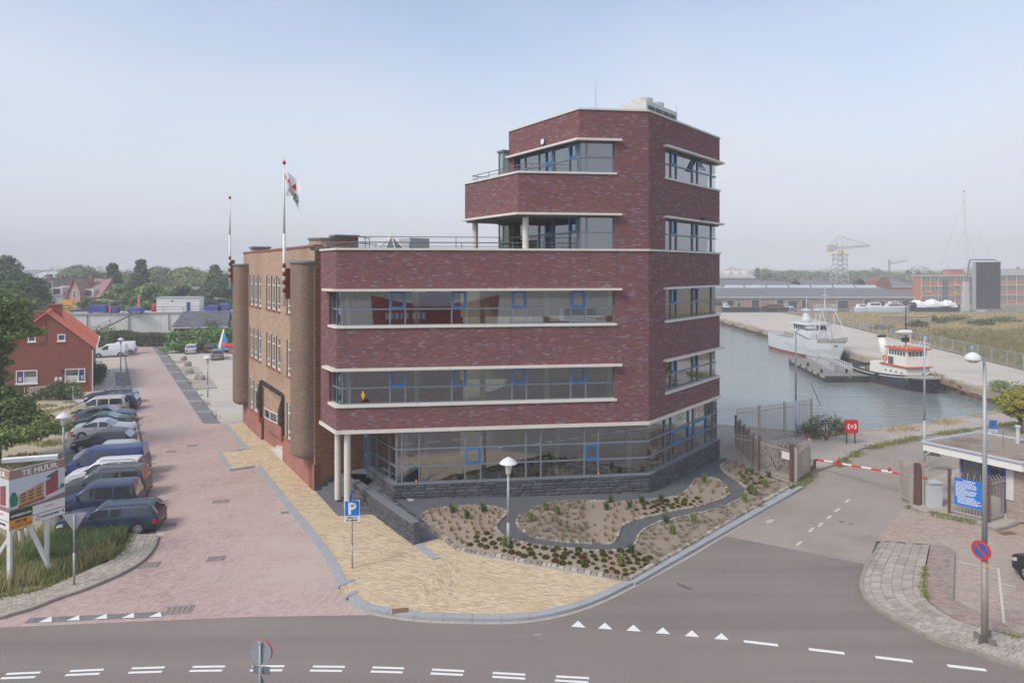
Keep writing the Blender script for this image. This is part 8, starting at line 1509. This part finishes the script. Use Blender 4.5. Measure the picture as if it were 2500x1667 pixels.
# right panel: from the fold (x 26) to its right edge (x 158)
F = Bc+Vector((-.06, -.05)); Er = line_isect(F, ub, Vector((0, 0)), Vector(((158-CXP)/FOC, 1))); Lp = (Er-F).length
zT, zB_ = ptop(1150, F.y), ptop(1295, F.y); HB = zT-zB_
nb = Vector((ub.y, -ub.x))
def bpnt(u, v, o=0.0, e=0): d = (ub, ul)[e]; n = (nb, nl_)[e]; q = F+d*u*Lp+n*o; return (q.x, q.y, zB_+HB*v)
ul = Vector((-.86, .51)); nl_ = Vector((-.51, -.86))
pp = {}
def pmat(c): return plain(c, .6, var=.03)
for e in (0, 1):
    def quad(nm, u0, u1, v0, v1, c, o, m=None):
        mb = MB(); q = [bpnt(u0, v0, o, e), bpnt(u1, v0, o, e), bpnt(u1, v1, o, e), bpnt(u0, v1, o, e)]; mb.poly(q if e == 0 else q[::-1]); return put(nm, mb, m or pmat(c), pn)
    mb = MB(); d = (ub, ul)[e]; n = (nb, nl_)[e]; q = F-n*.04; mb.obox((*q, zB_), (*(d*Lp), 0), (*(n*.045), 0), (0, 0, HB)); pn = put('panel', mb, pmat((206, 208, 210)), bb)
    E_ = lambda u: u if e == 0 else 1-u
    def Q(nm, u0, u1, v0, v1, c, o): a, b = sorted((E_(u0), E_(u1))); return quad(nm, a, b, v0, v1, c, o)
    Q('header', 0, 1, .845, 1, (158, 130, 114), .010); Q('picture_sky', 0, 1, .30, .845, (198, 206, 212), .010); Q('footer', 0, 1, 0, .30, (222, 222, 222), .010)
    Q('black_band', 0, .40, .16, .30, (58, 52, 52), .014); Q('orange_band', 0, .40, 0, .16, (222, 152, 54), .014); Q('divider', .40, 1, .135, .145, (70, 66, 66), .016)
    if e == 0:
        lettering('TE HUUR', HB*.13, wpaint, bpnt(.53, .875, .014), (*ub, 0), parent=pn, bold=.03, ext=.004, width=Lp*.66); lettering('ONTWIKKELING DOOR:', HB*.06, wpaint, bpnt(.2, .205, .018), (*ub, 0), parent=pn, bold=.03, ext=.002, width=Lp*.36); lettering('INFO BIJ:', HB*.07, pmat((60, 44, 34)), bpnt(.2, .09, .018), (*ub, 0), parent=pn, bold=.03, ext=.002, width=Lp*.2); lettering('TEL. 0223 617730', HB*.065, pmat((70, 52, 38)), bpnt(.2, .015, .018), (*ub, 0), parent=pn, ext=.002, width=Lp*.36); lettering('JONGEWAARD MEIJER', HB*.05, pmat((70, 66, 64)), bpnt(.72, .055, .016), (*ub, 0), parent=pn, bold=.02, ext=.002, width=Lp*.34)
        mb = MB(); P_ = [bpnt(u, v, .016) for u, v in ((.0, .30), (1.0, .30), (1.0, .40), (.45, .33), (.0, .34))]; mb.poly(P_); put('picture_road', mb, pmat((150, 112, 118)), pn); mb = MB(); mb.poly([bpnt(u, v, .017) for u, v in ((0, .30), (.42, .30), (.5, .34), (.0, .325))]); put('picture_grass', mb, pmat((78, 116, 62)), pn)
        def pic(nm, pts, c, o): mb = MB(); mb.poly([bpnt(u, v, o) for u, v in pts]); put(nm, mb, pmat(c), pn)
        pic('picture_school', [(.16, .36), (.60, .40), (.60, .68), (.16, .56)], (190, 146, 96), .018); pic('picture_base', [(.15, .335), (.62, .37), (.62, .42), (.15, .375)], (150, 84, 84), .019); pic('picture_office', [(.64, .42), (.87, .46), (.87, .83), (.72, .78), (.72, .70), (.64, .68)], (166, 72, 66), .018)
        for k in range(3):
            pic('picture_window', [(.66, .50+k*.11), (.85, .53+k*.11), (.85, .565+k*.115), (.66, .535+k*.115)], (90, 96, 104), .020)
            for j in range(3): pic('picture_window', [(.19+j*.14, .42+k*.055+j*.012), (.28+j*.14, .428+k*.058+j*.014), (.28+j*.14, .462+k*.058+j*.014), (.19+j*.14, .452+k*.055+j*.012)], (104, 92, 82), .020)
        pic('picture_tree', [(.02, .38), (.13, .39), (.15, .5), (.1, .62), (.04, .63), (.0, .52)], (60, 124, 92), .018); pic('picture_bush', [(.88, .47), (.99, .49), (.98, .55), (.93, .57)], (64, 116, 96), .018)
        for k in range(3): pic('red_triangle', [(.62+k*.055, .22), (.665+k*.055, .225), (.645+k*.055, .255)], (200, 60, 50), .016)
        pic('house_logo', [(.47, .03), (.53, .035), (.53, .09), (.50, .115), (.47, .085)], (190, 120, 60), .018); pic('house_logo_roof', [(.485, .045), (.518, .048), (.518, .078), (.50, .092), (.485, .075)], (236, 236, 232), .020); pic('small_logo', [(.95, .05), (.975, .052), (.975, .10), (.95, .095)], (60, 60, 62), .016)
    else:
        lettering('TE HUUR', HB*.13, wpaint, bpnt(.47, .875, .014, 1), (*(-ul), 0), parent=pn, bold=.03, ext=.004, width=Lp*.66); mb = MB(); mb.poly([bpnt(u, v, .016, 1) for u, v in ((.12, .40), (.12, .74), (.34, .70), (.34, .38))]); put('picture_office', mb, pmat((160, 72, 72)), pn)
        mb = MB(); mb.poly([bpnt(u, v, .015, 1) for u, v in ((0, .30), (0, .38), (1, .34), (1, .30))]); put('picture_road', mb, pmat((150, 112, 118)), pn)
        for k in range(3): mb = MB(); mb.poly([bpnt(u, v+.1*k, .018, 1) for u, v in ((.14, .46), (.14, .49), (.32, .48), (.32, .45))]); put('picture_window', mb, pmat((90, 96, 104)), pn)
        lettering('JONGEWAARD MEIJER', HB*.05, pmat((70, 66, 64)), bpnt(.3, .055, .016, 1), (*(-ul), 0), parent=pn, bold=.02, ext=.002, width=Lp*.34)
        for k in range(3): mb = MB(); mb.poly([bpnt(u-k*.055, v, .018, 1) for u, v in ((.38, .22), (.36, .255), (.335, .225))]); put('red_triangle', mb, pmat((200, 60, 50)), pn)
def post(nm, a, za, b, zb, w=.13): 
    mb = MB(); A, B_ = Vector((*a, za)), Vector((*b, zb)); d = (B_-A).normalized(); s = d.cross(Vector((0, 1, .2))).normalized(); t = d.cross(s); mb.obox(A-s*w/2-t*w/2, s*w, t*w, B_-A); put(nm, mb, bbw, bb)
bk = F-nb*.12; c1, c2 = F+ub*.08-nb*.14, F+ub*(Lp*.70)-nb*.14
post('post', c1, 0, c1, zB_+HB*.9); post('post', c2, 0, c2, zB_+HB*.93); post('brace', c2+Vector((.25, -.2)), .25, F+ub*(Lp*.32)-nb*.2, zB_+.25, .12); post('brace', c1+Vector((-1.3, .2)), .0, F+ub*(Lp*.28)-nb*.3, zB_+.2, .12); c3 = F+ul*(Lp*.7)-nl_*.14; post('post', c3, 0, c3, zB_+HB*.9); post('top_rail', c2+Vector((.1, .5)), zB_+HB+.05, F+ul*(Lp*.75)-nl_*.2+Vector((0, .3)), zB_+HB+.05, .16)
for x, y in ((52, 1336), (68, 1328)): 
    p = G(x, y); mb = MB(); mb.cyl((p.x, p.y, 0), (p.x-.08, p.y, .75), .07, n=8); r = tag(put('timber_stub', mb, bbw), 'short white timber stub under the billboard, %s' % ('nearer the fold post' if x < 60 else 'nearer the car'), 'post', 'stubs under the billboard'); mb = MB(); mb.cyl((p.x-.08, p.y, .75), (p.x-.085, p.y, .82), .075, n=8); put('cap', mb, plain((150, 112, 88), .8), r)
# ------------------------------------------------------------------ steel fences, gate, barrier and guard hut
fenc = mat('beige_fence_steel', (176, 166, 156), .6, .1, var=.06); fpost = mat('brown_fence_post', (112, 84, 82), .6, .1, var=.06)
def picketfence(label, P, z0, h, gap=.125, spikes=True, posts=(0, 1), lean=.0, m=None, name='steel_fence', pm=None, extra=None):
    P = [V2(p) for p in P]; r = thing(name, label, 'fence', (*P[0], 0), 0, 'beige steel fences'); T = plen(P); mm = m or fenc
    for z in (z0+.15, z0+h-.35): mb = MB(); mb.tube([(*p, z) for p in P], .028, 6); put('rail', mb, mm, r)
    n = int(T/gap)
    for k in range(n):
        p, d = pat(P, (k+.5)*T/n); nn = Vector((d.y, -d.x)); mb = MB(); top = z0+h-(.0 if not spikes else .28); mb.box(p.x-.014, p.x+.014, p.y-.014, p.y+.014, z0+.05, top)
        if spikes: s = -1 if k % 2 else 1; mb.tube([(p.x, p.y, top), (p.x+nn.x*.16*s, p.y+nn.y*.16*s, top+.26)], .012, 4)
        put('picket', mb, mm, r)
    for f in posts: p = pat(P, min(f*T, T-.001))[0]; mb = MB(); mb.box(p.x-.06, p.x+.06, p.y-.06, p.y+.06, 0, z0+h+.05); put('post', mb, pm or fpost, r)
    return r
cz = lambda x, y, z=0.0: V2(G(1760+x/7.839, 980+y/7.839, z))
picketfence('low gate fence between the office corner and the panel fence', [cz(-20, 1100, .1), cz(250, 1130, .1), cz(590, 1200, .1)], .1, 1.75, .14, False, ())
sf = thing('panel_fence', 'solid beige panel fence leading from the gate to the water', 'fence', (*cz(740, 1350), 0), 0, 'beige steel fences'); A, B_ = cz(735, 1345), cz(285, 850)
for k in range(5):
    P = [A.lerp(B_, k/5+.004), A.lerp(B_, (k+1)/5-.004)]; mb = MB(); band(mb, P, .02, -.02, .05, 1.75); put('panel', mb, fenc, sf); p = P[0]; mb = MB(); mb.box(p.x-.05, p.x+.05, p.y-.05, p.y+.05, 0, 2.0); put('post', mb, fpost, sf)
    for j in range(7): p = P[0].lerp(P[1], (j+.5)/7); mb = MB(); mb.tube([(p.x, p.y, 1.75), (p.x-.1*(1 if j % 2 else -1), p.y, 2.0)], .014, 4); put('spike', mb, fenc, sf)
mb = MB(); p = B_; mb.box(p.x-.06, p.x+.06, p.y-.06, p.y+.06, 0, 2.1); put('post', mb, fpost, sf)
picketfence('long slender fence standing along the water edge', [cz(290, 850), cz(780, 770, .05), cz(1430, 660, .05), cz(1735, 610, .05)], .05, 2.5, .15, False, (.28, .62, 1.0), pm=fenc)
pfr = picketfence('spiked fence section with a white notice, facing the road', [cz(745, 1350), cz(1370, 1555)], .05, 2.05, .14, True, (0,)); mb = MB(); q = cz(1170, 1490)+Vector((-.05, -.1)); dd = (cz(1370, 1555)-cz(745, 1350)).normalized(); mb.obox((*q, 1.25), (*(dd*.7), 0), (0, .02, 0), (0, 0, .42)); put('notice', mb, wpaint, pfr)
p = cz(1365, 1560); mb = MB(); mb.box(p.x-.11, p.x+.11, p.y-.11, p.y+.11, 0, 2.15); r = tag(put('gate_post', mb, fpost), 'thick brown gate post at the left of the road', 'post'); mb = MB(); mb.box(p.x-.12, p.x+.12, p.y-.12, p.y+.12, 2.15, 2.19); put('cap', mb, fpost, r)
gt = picketfence('gate leaf swung open along the left of the road', [cz(1430, 1590), cz(1690, 1370)], .1, 1.9, .10, True, (0, 1), name='gate_leaf', pm=fenc); gt['category'] = 'gate'
# barrier
p0, p1 = G(1988, 1150), G(2265, 1232); r = thing('barrier', 'red and white striped barrier arm closed across the side road', 'barrier', (p1.x, p1.y, 0)); A = AT(1992, 1121, p0.y); B_ = AT(2262, 1167, p1.y-.4); n = 11
for k in range(n): mb = MB(); mb.cyl(A.lerp(B_, k/n), A.lerp(B_, (k+1)/n), .055, n=10); put('arm_stripe', mb, plain((214, 58, 52) if k % 2 == 0 else (232, 232, 230), .5), r)
for f in (.23, .70): q = A.lerp(B_, f); mb = MB(); mb.lathe((q.x, q.y, q.z+.05), [(.07, 0), (.09, .1), (.05, .18)], 10); put('warning_lamp', mb, plain((176, 36, 44), .4), r)
mb = MB(); mb.box(A.x-.12, A.x-.02, A.y-.06, A.y+.06, 0, A.z-.03); mb.box(A.x-.16, A.x+.06, A.y-.05, A.y+.05, A.z-.06, A.z-.03); put('rest_post', mb, plain((150, 66, 66), .6), r); q = AT(2283, 1200, B_.y); mb = MB(); mb.box(q.x-.4, q.x+.25, q.y-.2, q.y+.35, 0, 1.25); put('drive_box', mb, plain((196, 200, 204), .6), r); mb = MB(); mb.box(q.x-.45, q.x+.3, q.y-.25, q.y+.4, 1.25, 1.3); put('box_lid', mb, plain((180, 184, 188), .6), r)
# right gate post with folded leaf
cx7 = lambda x, y: (1740+x/3.095, 960+y/3.095)
p = G(*cx7(1545, 855)); mb = MB(); mb.box(p.x-.11, p.x+.11, p.y-.11, p.y+.11, 0, 2.2); r = tag(put('gate_post', mb, fpost), 'thick brown gate post right of the barrier', 'post'); mb = MB(); mb.box(p.x-.16, p.x+.16, p.y-.16, p.y+.16, 0, .06); put('foot', mb, fpost, r)
gt = picketfence('gate leaf folded back beside the drive box', [V2(p)+Vector((.3, .05)), V2(p)+Vector((.95, 1.1))], .1, 2.0, .10, True, (0, 1), name='gate_leaf', pm=fenc); gt['category'] = 'gate'; gt2 = picketfence('narrow gate leaf standing just left of the right gate post', [V2(p)+Vector((-.25, .1)), V2(p)+Vector((-.3, .9))], .1, 2.0, .10, True, (0, 1), name='gate_leaf', pm=fenc); gt2['category'] = 'gate'
# hut fence with the blue notice board
hx = lambda x, y, z=0.0: V2(G(2200+x/5.227, 1000+y/5.227, z))
hp0, hp1, hp2, hp3 = hx(618, 1315, .1), hx(1112, 1435, .1), hx(1478, 1330, .1), hx(1600, 1290, .1)
pavh = gp([cx7(1465, 850), cx7(1560, 890), cx7(2000, 985), cx7(2140, 1030), cx7(2230, 1010), cx7(2420, 940), cx7(2420, 500), cx7(1800, 580), cx7(1640, 640)], .1); mb = MB(); mb.prism(pavh, -.05, .1); struct('pavement', mb, concrete); kerbrun('kerb', pavh[:6], kerbold, -.14, .12, 1.0)
picketfence('spiked fence before the guard hut, left run', [hp0, hp1], .1, 2.1, .13, True, (0,)); picketfence('spiked fence before the guard hut, right run', [hp1, hp2, hp3], .1, 2.1, .12, True, (0, .75))
ub2 = (hp1-hp0).normalized(); nb2 = Vector((ub2.y, -ub2.x)); Tn = (hp1-hp0).length; q = hp0+ub2*(Tn*.14)+nb2*.04; nbw = Tn*.86*.86; bl_ = plain((20, 118, 210), .5); r = thing('notice_board', 'bright blue notice board with white text lines on the spiked fence', 'sign', (*q, .1)); mb = MB(); mb.obox((*q, .62), (*(ub2*nbw), 0), (*(nb2*.03), 0), (0, 0, 1.3)); put('board', mb, bl_, r)
random.seed(31); q2 = q+nb2*.036
def tl(u, z, l, h=.035): mb = MB(); a = q2+ub2*u; mb.poly([(*a, z), (*(a+ub2*l), z), (*(a+ub2*l), z+h), (*a, z+h)]); return mb
mb = MB()
for u, l in ((.32, .1), (.44, .16), (.62, .12)): t = tl(nbw*u, 1.80, nbw*l, .05); mb.poly(t.v)
put('title_line', mb, wpaint, r)
z = 1.72
for k in range(17):
    x = .06; mb = MB(); end = nbw*random.uniform(.68, .8) if k not in (5, 10) else nbw*.4
    if k >= 12: x = .14; end = nbw*random.uniform(.7, .98)
    while x < end: l = random.uniform(.05, .14); t = tl(x, z, min(l, end-x)); mb.poly(t.v); x += l+.022
    o = put('text_line', mb, wpaint, r); z -= .062
# guard hut
hb = brickmat('pale_hut_brick', [(0, (150, 138, 130)), (.5, (164, 152, 144)), (1, (176, 164, 156))], (128, 118, 112), .22, .09, .016); hut = thing('guard_hut', 'flat-roofed guard hut of pale brick with gravel roof and white fascia', 'hut', (26, 38, 0))
hz = 3.05; RC = [V2(G(2200+x/5.227, 1000+y/5.227, hz)) for x, y in ((280, 405), (1010, 285), (1660, 400))]; RD = V2(G(2200+1535/5.227, 1000+668/5.227, hz)); RB = RC[2]+(RD-RC[0])*.95
roofP = [RC[0], RC[1], RB, RD]; cen = sum(roofP, Vector((0, 0)))/4; ins = [p.lerp(cen, .2) for p in roofP]; ins[0] = RC[0].lerp(RD, .30).lerp(RC[1].lerp(RB, .3), .12); ins[3] = RD.lerp(RB, .12).lerp(RC[0], .02); ins[1] = RC[1].lerp(RB, .1).lerp(RC[0], .05); ins[2] = RB.lerp(cen, .1)
mb = MB(); mb.prism(ins, .1, 2.6); put('wall', mb, hb, hut); mb = MB(); mb.prism(roofP, 2.6, 3.0); put('fascia', mb, wpaint, hut); gvr = mat('roof_gravel', (150, 136, 122), .95, var=.12, scale=1.2, fine=.35, fscale=22, bump=.8, bscale=20, stain=(92, 84, 78), stain_amt=.7, stain_scale=.5); mb = MB(); mb.prism([p.lerp(cen, .03) for p in roofP], 2.95, 3.03); put('roof_gravel', mb, gvr, hut)
mb = MB(); band(mb, roofP+[roofP[0]], .02, -.1, 3.0, 3.09); put('roof_trim', mb, plain((188, 196, 208), .5, .1), hut)
dv = (ins[3]-ins[0]).normalized(); nv = Vector((dv.y, -dv.x)); nv = nv if nv.y < 0 else -nv; LW = (ins[3]-ins[0]).length
for a, b, c, nm in ((.03, .07, bpaint, 'frame_post'), (.07, .40, sglassd, 'window'), (.40, .46, bpaint, 'frame_post'), (.46, .60, sglassd, 'window'), (.60, .66, bpaint, 'frame_post'), (.66, .76, curt, 'blind')): 
    mb = MB(); o = ins[0]+dv*LW*a; mb.obox((*(o+nv*.05), 1.0 if nm != 'frame_post' else .3), (*(dv*LW*(b-a)), 0), (*(nv*-.06), 0), (0, 0, 1.55 if nm != 'frame_post' else 2.25)); put(nm, mb, c, hut)
mb = MB(); o = ins[0]+dv*LW*.02; mb.obox((*(o+nv*.04), .1), (*(dv*LW*.64), 0), (*(nv*-.05), 0), (0, 0, .9)); put('white_panel', mb, wpaint, hut)
dr = (ins[2]-ins[3]).normalized(); mb = MB(); o = ins[3]+dr*.9; nr_ = Vector((dr.y, -dr.x)); mb.obox((*(o+nr_*.03), .1), (*(dr*.95), 0), (*(nr_*-.05), 0), (0, 0, 2.2)); put('blue_door', mb, bpaint, hut)
p = V2(G(2485, 1081, hz)); mb = MB(); mb.cyl((*p, 3.0), (*p, 3.85), .09, n=10); mb.cyl((*p, 3.85), (*p, 3.95), .14, n=10); put('roof_vent', mb, plain((196, 198, 198), .6), hut); p = V2(G(2449, 1092, hz)); mb = MB(); mb.cyl((*p, 3.0), (*p, 3.9), .018, n=5); put('roof_rod', mb, plain((110, 120, 112), .6), hut)
mb = MB(); o = hp2+Vector((-.9, .7)); mb.prism([o, o+Vector((.9, .15)), o+Vector((.6, .7)), o+Vector((-.3, .5))], .1, .13); tag(put('doormat', mb, plain((196, 172, 128), .9)), 'straw-coloured mat behind the hut fence', 'mat')
# quay lamps
def quaylamp(label, xb, yb, xh, yh, side, ln):
    p = G(xb, yb); H = CAMH-(yh-HOR)/FOC*p.y; r = thing('quay_lamp', label, 'lamp post', (p.x, p.y, 0), 0, 'tall quay lamps', True); mb = MB(); mb.cyl((0, 0, 0), (0, 0, H*.35), .085, .075, 10); mb.cyl((0, 0, H*.35), (0, 0, H-.15), .065, .045, 10); put('post', mb, plain((176, 182, 196), .5, .2), r, True)
    dx = side; mb = MB(); mb.tube([(0, 0, H-.2), (dx*.12, 0, H), (dx*.5, 0, H+.08), (dx*ln*.5, 0, H+.08)], .035, 6); put('arm', mb, galv, r); mb = MB(); x0 = dx*ln*.45; x1 = dx*ln; n = 8
    for k in range(n): a, b = lerp(x0, x1, k/n), lerp(x0, x1, (k+1)/n); w = lambda t: .16*math.sin(math.pi*min(1, .25+.75*t))**.5; mb.cyl((a, 0, H+.1), (b, 0, H+.1), max(.04, w(k/n)), max(.04, w((k+1)/n)), 8, k in (0, n-1))
    put('head', mb, lampw, r, True)
quaylamp('tall lamp post at the fenced corner, head reaching right over the water', 1943, 1070, 1944, 805, 1, 1.5); quaylamp('tall lamp post by the hut, head reaching left over the water', 2257, 1140, 2255, 815, -1, 1.75)
# traffic mirror beside the hut
p = G(2257, 1150); r = thing('mirror_panel', 'square grey panel with white diagonals behind the drive box', 'panel', (p.x, p.y, 0), R(-20), None, True); mb = MB(); mb.cyl((.25, 0, 0), (.25, 0, 1.3), .04, n=8); put('post', mb, galv, r); mb = MB(); mb.box(.0, .95, -.02, .02, .95, 1.85); put('plate', mb, plain((92, 92, 90), .6), r); mb = MB(); mb.tube([(.02, -.03, .97), (.93, -.03, 1.83)], .025, 4); mb.tube([(.93, -.03, .97), (.02, -.03, 1.83)], .025, 4); put('diagonals', mb, wpaint, r)
# lifebuoy box
p = G(2078, 1083, .08); r = thing('lifebuoy_box', 'bright red lifebuoy box on two dark green posts', 'lifebuoy box', (p.x, p.y, .08), R(0), None, True); sc = p.y/FOC; zt = lambda y: CAMH-(y-HOR)*sc-.08; a = 15.5*sc
for s in (-1, 1): mb = MB(); mb.cyl((s*a*.65, .05, 0), (s*a*.65, .05, zt(1052)), .045, n=8); put('post', mb, plain((48, 78, 62), .6), r)
z0, z1 = zt(1056), zt(1024); mb = MB(); P = []
for cx, cy, a0 in ((a-.1, z1-.1, 0), (-a+.1, z1-.1, 90), (-a+.1, z0+.1, 180), (a-.1, z0+.1, 270)):
    for k in range(5): t = R(a0+22.5*k); P.append((cx+.1*math.cos(t), cy+.1*math.sin(t)))
f = [(x, -.12, z) for x, z in P]; b = [(x, .08, z) for x, z in P]; mb.poly(f[::-1]); mb.poly(b)
for k in range(len(P)): j = (k+1) % len(P); mb.poly([f[k], f[j], b[j], b[k]])
rm_ = plain((214, 40, 48), .45); put('casing', mb, rm_, r); cz0 = (z0+z1)/2
for s in (0, math.pi):
    mb = MB(); n = 10; A = [s-.75+1.5*k/n for k in range(n+1)]
    for k in range(n): mb.poly([(a*.72*math.cos(A[k]), -.125, cz0+a*.72*math.sin(A[k])), (a*.72*math.cos(A[k+1]), -.125, cz0+a*.72*math.sin(A[k+1])), (a*.48*math.cos(A[k+1]), -.125, cz0+a*.48*math.sin(A[k+1])), (a*.48*math.cos(A[k]), -.125, cz0+a*.48*math.sin(A[k]))])
    put('white_arc', mb, wpaint, r)
mb = MB(); mb.cyl((0, -.13, cz0), (0, -.12, cz0), a*.26, n=16); put('white_disc', mb, wpaint, r); mb = MB(); mb.box(-a*.17, a*.17, -.134, -.13, cz0-a*.07, cz0+a*.07); put('red_label', mb, rm_, r)
# blue parking sign by the quay, cone
p = G(2424, 1092); r = thing('parking_sign', 'small faded blue P sign on a green post behind the hut', 'sign', (p.x, p.y, 0), R(-6), None, True); sc = p.y/FOC; zt = lambda y: CAMH-(y-HOR)*sc; mb = MB(); mb.cyl((.02, .02, 0), (.02, .02, zt(1026)), .03, n=8); put('post', mb, plain((82, 108, 92), .6), r); mb = MB(); mb.box(-9.5*sc, 9.5*sc, -.03, 0, zt(1047), zt(1025)); put('blue_plate', mb, plain((66, 118, 182), .5), r); mb = MB(); mb.box(-9.5*sc, 9.5*sc, -.03, 0, zt(1055), zt(1047.5)); put('text_plate', mb, wpaint, r); lettering('P', 20*sc, plain((40, 84, 140), .6), (0, -.035, zt(1043.5)), (1, 0, 0), parent=r, bold=.02, ext=.002)
for k in range(2): mb = MB(); mb.box(-7*sc, 7*sc, -.036, -.031, zt(1050.5+2.6*k), zt(1049.5+2.6*k)); put('text_line', mb, plain((60, 64, 70), .7), r)
p = G(1972, 1072); mb = MB(); mb.lathe((p.x, p.y, .08), [(.16, 0), (.16, .03), (.11, .04), (.03, .5)], 12); r = tag(put('traffic_cone', mb, plain((214, 84, 58), .6)), 'small orange traffic cone by the water fence', 'cone'); mb = MB(); mb.lathe((p.x, p.y, .08), [(.082, .2), (.066, .32)], 12); put('white_band', mb, wpaint, r)
# yellow plates inside the ground floor glazing are warning stickers on the panes
for x, d_ in ((1016, 0), (1461.5, 0)):
    t = on(x, GA, UF); p = GA+UF*t-U_FN*-.06; mb = MB(); q = GA+UF*t+U_FN*.04; mb.poly([(q.x-.07, q.y-.03, 1.52), (q.x+.07, q.y-.01, 1.52), (q.x, q.y-.02, 1.68)]); put('warning_sticker', mb, plain((226, 150, 40), .6), off_)
t = on(886, A0, UF); q = A0+UF*t+U_FN*.1; mb = MB(); mb.poly([(q.x-.1, q.y-.013, 5.85), (q.x, q.y, 5.6), (q.x+.1, q.y+.013, 5.85), (q.x, q.y, 6.1)]); put('yellow_lozenge', mb, plain((214, 170, 60), .6), off_)
# ------------------------------------------------------------------ hazy air
mb = MB(); mb.box(-1100, 1100, -90, 1000, -8, 48); hz_ = put('haze', mb, None); hz_.data.materials.clear()
hm = bpy.data.materials.new('haze_air'); hm.use_nodes = True; nn = hm.node_tree; nn.nodes.remove(nn.nodes['Principled BSDF']); pv = nn.nodes.new('ShaderNodeVolumePrincipled'); pv.inputs['Color'].default_value = (.97, .985, 1.0, 1); pv.inputs['Density'].default_value = .00125; pv.inputs['Anisotropy'].default_value = -.15
nn.links.new(pv.outputs[0], nn.nodes['Material Output'].inputs['Volume']); hz_.data.materials.append(hm); tag(hz_, kind='stuff')
# ------------------------------------------------------------------ across the road, behind the viewer: seen only mirrored in the windows
shred = mat('lightship_red', (176, 52, 50), .5, var=.06, scale=.5)
ls_ = thing('lightship', 'red lightship with white lettering, mirrored in the second-floor windows', 'ship', (-3, -34, 0), R(6), None, True)
mb = MB(); n = 16; P = []
for k in range(n+1):
    t = k/n; h = 3.6*(1-abs(2*t-1)**3)**.8+.05; P.append((t*19, h, 6.6+1.6*abs(2*t-1)**2))
for (a, b) in zip(P, P[1:]):
    for s in (1, -1): mb.poly([(a[0], s*a[1], a[2]), (b[0], s*b[1], b[2]), (b[0]*.94+.6, s*b[1]*.7, .8), (a[0]*.94+.6, s*a[1]*.7, .8)])
    mb.poly([(a[0], -a[1], a[2]-.8), (b[0], -b[1], b[2]-.8), (b[0], b[1], b[2]-.8), (a[0], a[1], a[2]-.8)])
put('hull', mb, shred, ls_, True); mb = MB(); mb.box(6, 12, -2, 2, 5.8, 8.6); put('deckhouse', mb, plain((222, 222, 220), .6), ls_); mb = MB(); mb.lathe((9, 0, 8.6), [(.9, 0), (.7, 3), (.5, 6), (1.2, 6.4), (1.2, 8), (.3, 8.4)], 12); put('lantern_tower', mb, shred, ls_)
for k, (x, w) in enumerate(((2.2, .5), (2.9, .4), (3.5, .55), (4.3, .35), (4.9, .5), (6.0, .5), (6.7, .4), (7.3, .5))): mb = MB(); mb.box(x, x+w, 3.72, 3.78, 4.9, 5.8); put('white_mark', mb, plain((222, 222, 218), .6), ls_)
for x in (2, 8, 14): mb = MB(); mb.box(x, x+1, -1.5, 1.5, 0, .9); put('keel_block', mb, quaym, ls_)
rl = thing('red_launch', 'red and white launch on blocks, mirrored in the second-floor windows', 'boat', (22, -30, 0), R(4), None, True); mb = MB()
for (a, b) in zip(P, P[1:]):
    for s in (1, -1): mb.poly([(a[0]*.6, s*a[1]*.6, a[2]*.62), (b[0]*.6, s*b[1]*.6, b[2]*.62), (b[0]*.56+.4, s*b[1]*.4, 1.6), (a[0]*.56+.4, s*a[1]*.4, 1.6)])
put('hull', mb, shred, rl, True); mb = MB(); mb.box(3, 8, -1.4, 1.4, 4.0, 6.2); put('cabin', mb, plain((226, 226, 224), .6), rl)
for x in (2, 8): mb = MB(); mb.box(x, x+.6, -1, 1, 0, 1.7); put('keel_block', mb, quaym, rl)
r = townhouse('low grey stand-in building behind the viewer, added for the window reflections', 1050, 1250, 400, 420, 60, 10, (150, 140, 130), (120, 116, 114), wins=W3(6, .6)); r.location = (12, -62, 0); r.rotation_euler = (0, 0, R(180)); r.scale = (2, 1, .2)  # unseen building added for the mirrored skyline, kept low so sky still reflects
mb = MB(); mb.sheet([(-70, -200), (110, -200), (110, -40), (-70, -40)], -.02); struct('quay_yard', mb, concrete)
